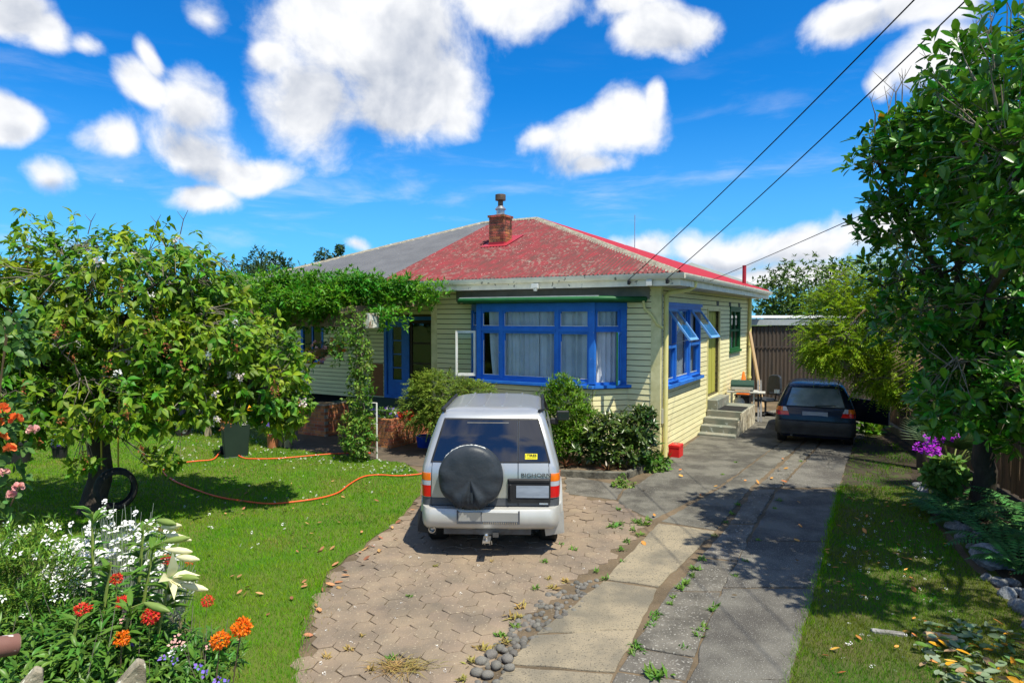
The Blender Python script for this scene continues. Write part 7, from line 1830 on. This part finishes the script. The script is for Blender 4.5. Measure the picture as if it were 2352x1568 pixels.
# rose bush at the left edge
p = A(10, 1000, 6.0); t = thing('rose_bush', 'rose bush with coral orange and pink blooms at the left edge', 'rose', (p.x - .3, p.y, 0)); bl = [((p.x - .1, 6.0, 1.9), (.32, .3, .35), 1.4), ((p.x + .02, 6.0, 2.75), (.22, .3, .35), .8), ((p.x - .1, 6.0, 1.3), (.30, .3, .3), 1.2), ((p.x - .6, 6.0, 2.0), (.4, .4, .8), 1.5)]
P, O = ell(bl, 190, .3); foliage(t, LEAF_B, rosettes(P, O + np.array([.2, -.3, .3]), 4, .10, .062, (.5, 1.3), .25), M_rosel, 80, name='leaf_mass')
for k in range(6): stemmed(t, (p.x - .3 + random.gauss(0, .05), 6.0, .02), tuple(Vector(bl[k % 4][0]) + Vector((random.gauss(0, .12), 0, .1))), .009, M_browntwig, .15)
for px, py, m, r in ((4, 940, M_petalcoral, .065), (36, 962, M_petalcoral, .06), (2, 1004, M_petalcoral, .065), (22, 1030, M_petalcoral, .055), (76, 988, M_petalp, .055), (-6, 968, M_petalcoral, .06), (8, 1085, M_petalp, .05), (26, 1135, M_petalp, .045), (42, 1118, M_petalp, .05)):
    c_ = A(px, py, 5.85); d = rand_dirs(26, -.4, 1); P = np.array(tuple(c_)) + d * r * .25; V, F = leafcloud(LEAF_B, P, d, rand_dirs(26), np.full(26, r * .8), np.full(26, r * .8)); npobj('rose_bloom', V, F, m, t)

# ------------------------------------------------------------------ grass, daisies, fallen leaves, weeds
vis_lawn = [p for p in lawn_poly]
x = scatter([(p.x, p.y) for p in GP([(-120, 1700), (-250, 1300), (-350, 1060), (-300, 962), (420, 952), (660, 1033), (765, 1046), (930, 1066), (970, 1098), (963, 1140), (912, 1202), (840, 1252), (750, 1320), (716, 1400), (690, 1480), (680, 1600), (670, 1700)])], 140000, 6.5)
def blades(name, x, m, h, label):
    n = len(x); P = np.column_stack([x, np.full(n, .026)]); D = np.stack([rng.normal(0, .42, n), rng.normal(0, .42, n), np.ones(n)], 1); dist = np.maximum(4, x[:, 1])
    V, F = leafcloud(BLADE, P, D, rand_dirs(n), h * rng.uniform(.6, 1.3, n), .0042 * dist / 5); o = npobj(name, V, F, m, kind='stuff'); o['label'] = label; o['category'] = 'grass'; return o
blades('lawn_grass', x, M_grass, .048, 'mown sunlit grass blades of the left lawn')
x2 = scatter([(p.x, p.y) for p in GP([(1932, 1124), (2095, 1130), (2140, 1200), (2210, 1290), (2285, 1360), (2400, 1480), (2500, 1700), (1790, 1700), (1818, 1568), (1850, 1440), (1882, 1330), (1902, 1240)])], 42000, 6.0)
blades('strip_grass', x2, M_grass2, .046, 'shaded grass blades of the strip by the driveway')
nz = np.sin(x[:, 0] * 1.7 + 1.3 * np.sin(x[:, 1] * 1.1)) * np.sin(x[:, 1] * 2.1 + np.sin(x[:, 0] * 2.3)) + rng.normal(0, .35, len(x))
blades('lawn_clover', x[nz > .95][:14000] + rng.normal(0, .02, (len(x[nz > .95][:14000]), 2)), M_weed, .055, 'darker clover and weed patches in the lawn')
blades('lawn_dry_grass', x[nz < -1.05][:9000] + rng.normal(0, .02, (len(x[nz < -1.05][:9000]), 2)), M_drygrass, .042, 'dry yellowish patches in the lawn')
# ragged taller edges
ed = []
for a, c_ in zip(lawn_poly[12:20], lawn_poly[13:21]):
    n = int((c_ - a).length * 170); u = rng.random((n, 1)); ed.append(np.array(a)[None, :2] * (1 - u) + np.array(c_)[None, :2] * u + rng.normal(0, .035, (n, 2)))
sp_ = GP([(2100, 1128), (1930, 1122), (1900, 1240), (1880, 1330), (1848, 1440), (1815, 1568), (1790, 1680)])
for a, c_ in zip(sp_, sp_[1:]):
    n = int((c_ - a).length * 200); u = rng.random((n, 1)); ed.append(np.array(a)[None, :2] * (1 - u) + np.array(c_)[None, :2] * u + rng.normal(0, .03, (n, 2)))
blades('edge_grass', np.concatenate(ed), M_grass, .075, 'longer grass fringing the lawn edges')

e2 = np.concatenate(ed[:len(lawn_poly[12:20])]); e2 = e2[rng.random(len(e2)) < .8] + rng.normal(0, .09, (int(0) or 1, 2)) * 0
blades('dry_edge_grass', e2 + rng.normal(0, .10, e2.shape), M_drygrass, .04, 'dry straw-coloured grass along the lawn edge')


def dots(name, x, r, m, label, z=.05):
    n = len(x); d = rand_dirs(n, .6, 1); P = np.column_stack([x, z + rng.uniform(-.01, .015, n)]); V, F = leafcloud(LEAF_B, *rosettes(P, d, 5, r * .8, r * 1.1, (1.3, 1.5), 0, .05, 0)); o = npobj(name, V, F, m, kind='stuff'); o['label'] = label; o['category'] = 'flowers'
dots('lawn_daisies', np.concatenate([scatter([(p.x, p.y) for p in GP([(420, 990), (640, 1000), (640, 1060), (470, 1070), (330, 1050)])], 150), scatter([(p.x, p.y) for p in GP([(640, 1036), (760, 1050), (930, 1068), (960, 1100), (800, 1085), (640, 1070)])], 110), scatter([(p.x, p.y) for p in GP([(350, 1060), (900, 1080), (800, 1250), (500, 1300)])], 60)]), .016, M_petalw, 'white daisies scattered over the back of the lawn')
dots('strip_daisies', scatter([(p.x, p.y) for p in GP([(1960, 1180), (2120, 1190), (2200, 1330), (2200, 1440), (2060, 1568), (1850, 1568), (1900, 1300)])], 150), .011, M_petalw, 'white daisies scattered over the grass strip')
dots('yard_petals', scatter([(p.x, p.y) for p in pav_poly], 130), .010, M_petalw, 'tiny pale petals lying on the pavers', .034)
flm = []
for k in range(4):
    b = MB(); Ln, w = 1, .25; rows = []
    cu = random.uniform(.1, .3)
    for i in range(6):
        t = i / 5; ww = w * math.sin(PI * (.06 + .9 * t)) ** .8; rows.append([Vector((s * ww, t - .5, cu * (abs(s) * ww * 1.2 + .6 * (t - .5) ** 2))) for s in (-1, 0, 1)])
    b.grid(rows); flm.append(b.mesh('fallen_leaf', 80))
def fallen(poly, n, m, label, group, size, z=.035):
    for me0 in flm[:2]:
        pass
    ms = [me.copy() for me in flm]
    for me in ms: me.materials.clear(); me.materials.append(m)
    for x_, y_ in scatter([(p.x, p.y) for p in poly], n):
        s = size * random.uniform(.6, 1.25); o = put('fallen_leaf', random.choice(ms), None); o.matrix_basis = Matrix.Translation((x_, y_, z + random.uniform(0, .02))) @ Matrix.Rotation(random.uniform(0, 6.3), 4, 'Z') @ Matrix.Rotation(random.gauss(0, .3), 4, 'X') @ Matrix.Rotation(random.gauss(0, .3), 4, 'Y') @ Matrix.Diagonal((s, s, s, 1)); tag(o, label, 'leaf', group)
fallen(GP([(1945, 1150), (2110, 1150), (2200, 1300), (2300, 1420), (2330, 1560), (1840, 1560), (1890, 1300)]), 62, M_fallen, 'fallen orange-yellow leaf lying on the shaded grass strip', 'fallen leaves on the grass strip', .08, .05)
fallen(GP([(560, 1100), (940, 1110), (880, 1200), (760, 1300), (700, 1420), (650, 1560), (470, 1500), (480, 1250)]), 46, M_fallenb, 'dry brown leaf fallen on the sunlit lawn', 'fallen leaves on the lawn', .07, .05)
fallen(GP([(700, 1450), (760, 1310), (900, 1215), (960, 1150), (920, 1240), (800, 1330), (740, 1440), (710, 1560)]), 26, M_fallenb, 'dry brown leaf on the pavers along the lawn edge', 'fallen leaves along the paver edge', .09, .034)
fallen(GP([(1440, 1130), (1750, 1010), (1880, 1130), (1850, 1400), (1500, 1520), (1300, 1500)]), 20, M_fallen, 'pale dry leaf lying on the concrete driveway', 'fallen leaves on the driveway', .09, .044)


def weed(px, py, s, m=M_weed, lb='small green weed growing from a driveway crack', gp='weeds in the driveway cracks'):
    c_ = G(px, py, .03); n = int(12 + 8 * s); sc = .062 * s; D = rand_dirs(n, .15, .95); P = np.array(tuple(c_)) + rng.normal(0, 1, (n, 3)) * [sc * .3, sc * .3, 0]; V, F = leafcloud(LEAF_S, P, D, np.array([0, 0, 1.]) + rng.normal(0, .2, (n, 3)), sc * rng.uniform(.6, 1.2, n), np.full(n, sc * .28)); o = npobj('weed', V, F, m); tag(o, lb, 'weed', gp)
W_L, W_R, W_E, W_F = ('small green weed in the seam left of the broken middle strip', 'small green weed in the seam right of the broken middle strip', 'green weed where the pavers meet the concrete track', 'small weed on the upper concrete near the parked hatchback')
for px, py, s in ((1695, 1160, 1), (1680, 1180, 1.1), (1668, 1200, .9), (1640, 1230, .8), (1612, 1285, 1.1), (1598, 1308, 1.3), (1590, 1322, .9), (1572, 1342, 1.4), (1565, 1352, 1.2), (1548, 1372, .8), (1540, 1388, .8), (1502, 1424, 1.1), (1508, 1412, 1), (1494, 1440, 1), (1462, 1482, 1.1), (1470, 1492, .9), (1452, 1500, .9), (1790, 1150, 1), (1780, 1168, .8), (1738, 1240, .8), (1715, 1290, .8), (1690, 1325, .8), (1644, 1392, .9), (1634, 1402, 1), (1616, 1440, 1), (1602, 1462, 1.2), (1608, 1450, .9), (1568, 1490, .8),
                (1506, 1554, 1.9), (1408, 1210, 1.6), (1425, 1205, 1.2), (1460, 1200, 1.6), (1480, 1205, 1.5), (1490, 1195, 1.2), (1455, 1218, 1.2), (1470, 1228, 1.2), (1440, 1245, 1.1), (1426, 1262, 1), (1390, 1330, 1), (1370, 1312, .9), (1315, 1262, 1.1), (1290, 1250, .8), (1250, 1290, .9), (1430, 1290, .8), (1690, 1062, .8), (1660, 1090, .8), (1880, 1010, 1), (1840, 1060, .8), (1420, 1170, 1)):
    xl = 1715 + (py - 1130) * (1440 - 1715) / (1568 - 1130); xr = 1785 + (py - 1130) * (1575 - 1785) / (1568 - 1130)
    weed(px, py, s, lb=W_F if py < 1100 else W_E if px < xl - 45 else W_L if px < (xl + xr) / 2 else W_R)
for px, py, s in ((1300, 1335, 1.1), (1270, 1350, 1.2), (1230, 1350, .9), (1195, 1395, 1.2), (1180, 1420, 1.5), (1150, 1460, 1.2), (1160, 1475, 1.1), (1185, 1440, 1), (1110, 1490, 1.3), (1130, 1500, 1), (1085, 1520, 1), (1060, 1560, 1), (800, 1490, .9), (850, 1540, 1), (900, 1515, .9), (750, 1510, .8), (830, 1460, .7), (1000, 1300, .8), (1130, 1290, .7), (940, 1370, .7), (1260, 1330, .8)):
    weed(px, py, s, M_drygrass if (px * 7 + py) % 3 else M_weed, 'tuft of dry grass growing between the pavers and cobbles', 'dry tufts between the pavers')
for lb, px, py, Y_, s in (('clump of dry brown grass lying on the near pavers', 925, 1535, 0, .30), ('dead grass clump on the lawn beyond the white flowers', 378, 1218, 0, .20)):
    c_ = G(px, py, .02); n = 160; D = rand_dirs(n, -.02, .35); D[:, 0] *= 1.6; P = np.array(tuple(c_)) + rng.normal(0, 1, (n, 3)) * [s * .3, s * .15, .012]; P[:, 2] = np.abs(P[:, 2]) + .01; V, F = leafcloud(BLADE2, P, D, np.tile([0, 0, 1.], (n, 1)), s * rng.uniform(.4, .9, n), np.full(n, .006)); o = npobj('dead_grass_clump', V, F, M_drygrass); tag(o, lb, 'grass clump')
# a small cut branch on the lawn by the hose
c_ = G(905, 1082, .04); n = 40; V, F = leafcloud(LEAF_S, np.array(tuple(c_)) + rng.normal(0, 1, (n, 3)) * [.16, .12, .02], rand_dirs(n, -.1, .5), rand_dirs(n), np.full(n, .07), np.full(n, .035)); o = npobj('cut_branch', V, F, M_clip); o['kind'] = 'stuff'; tag(o, 'wilted grey-green cut branch lying beside the hose', 'branch')
# moss and low weeds on the shaded soil beside the hatchback
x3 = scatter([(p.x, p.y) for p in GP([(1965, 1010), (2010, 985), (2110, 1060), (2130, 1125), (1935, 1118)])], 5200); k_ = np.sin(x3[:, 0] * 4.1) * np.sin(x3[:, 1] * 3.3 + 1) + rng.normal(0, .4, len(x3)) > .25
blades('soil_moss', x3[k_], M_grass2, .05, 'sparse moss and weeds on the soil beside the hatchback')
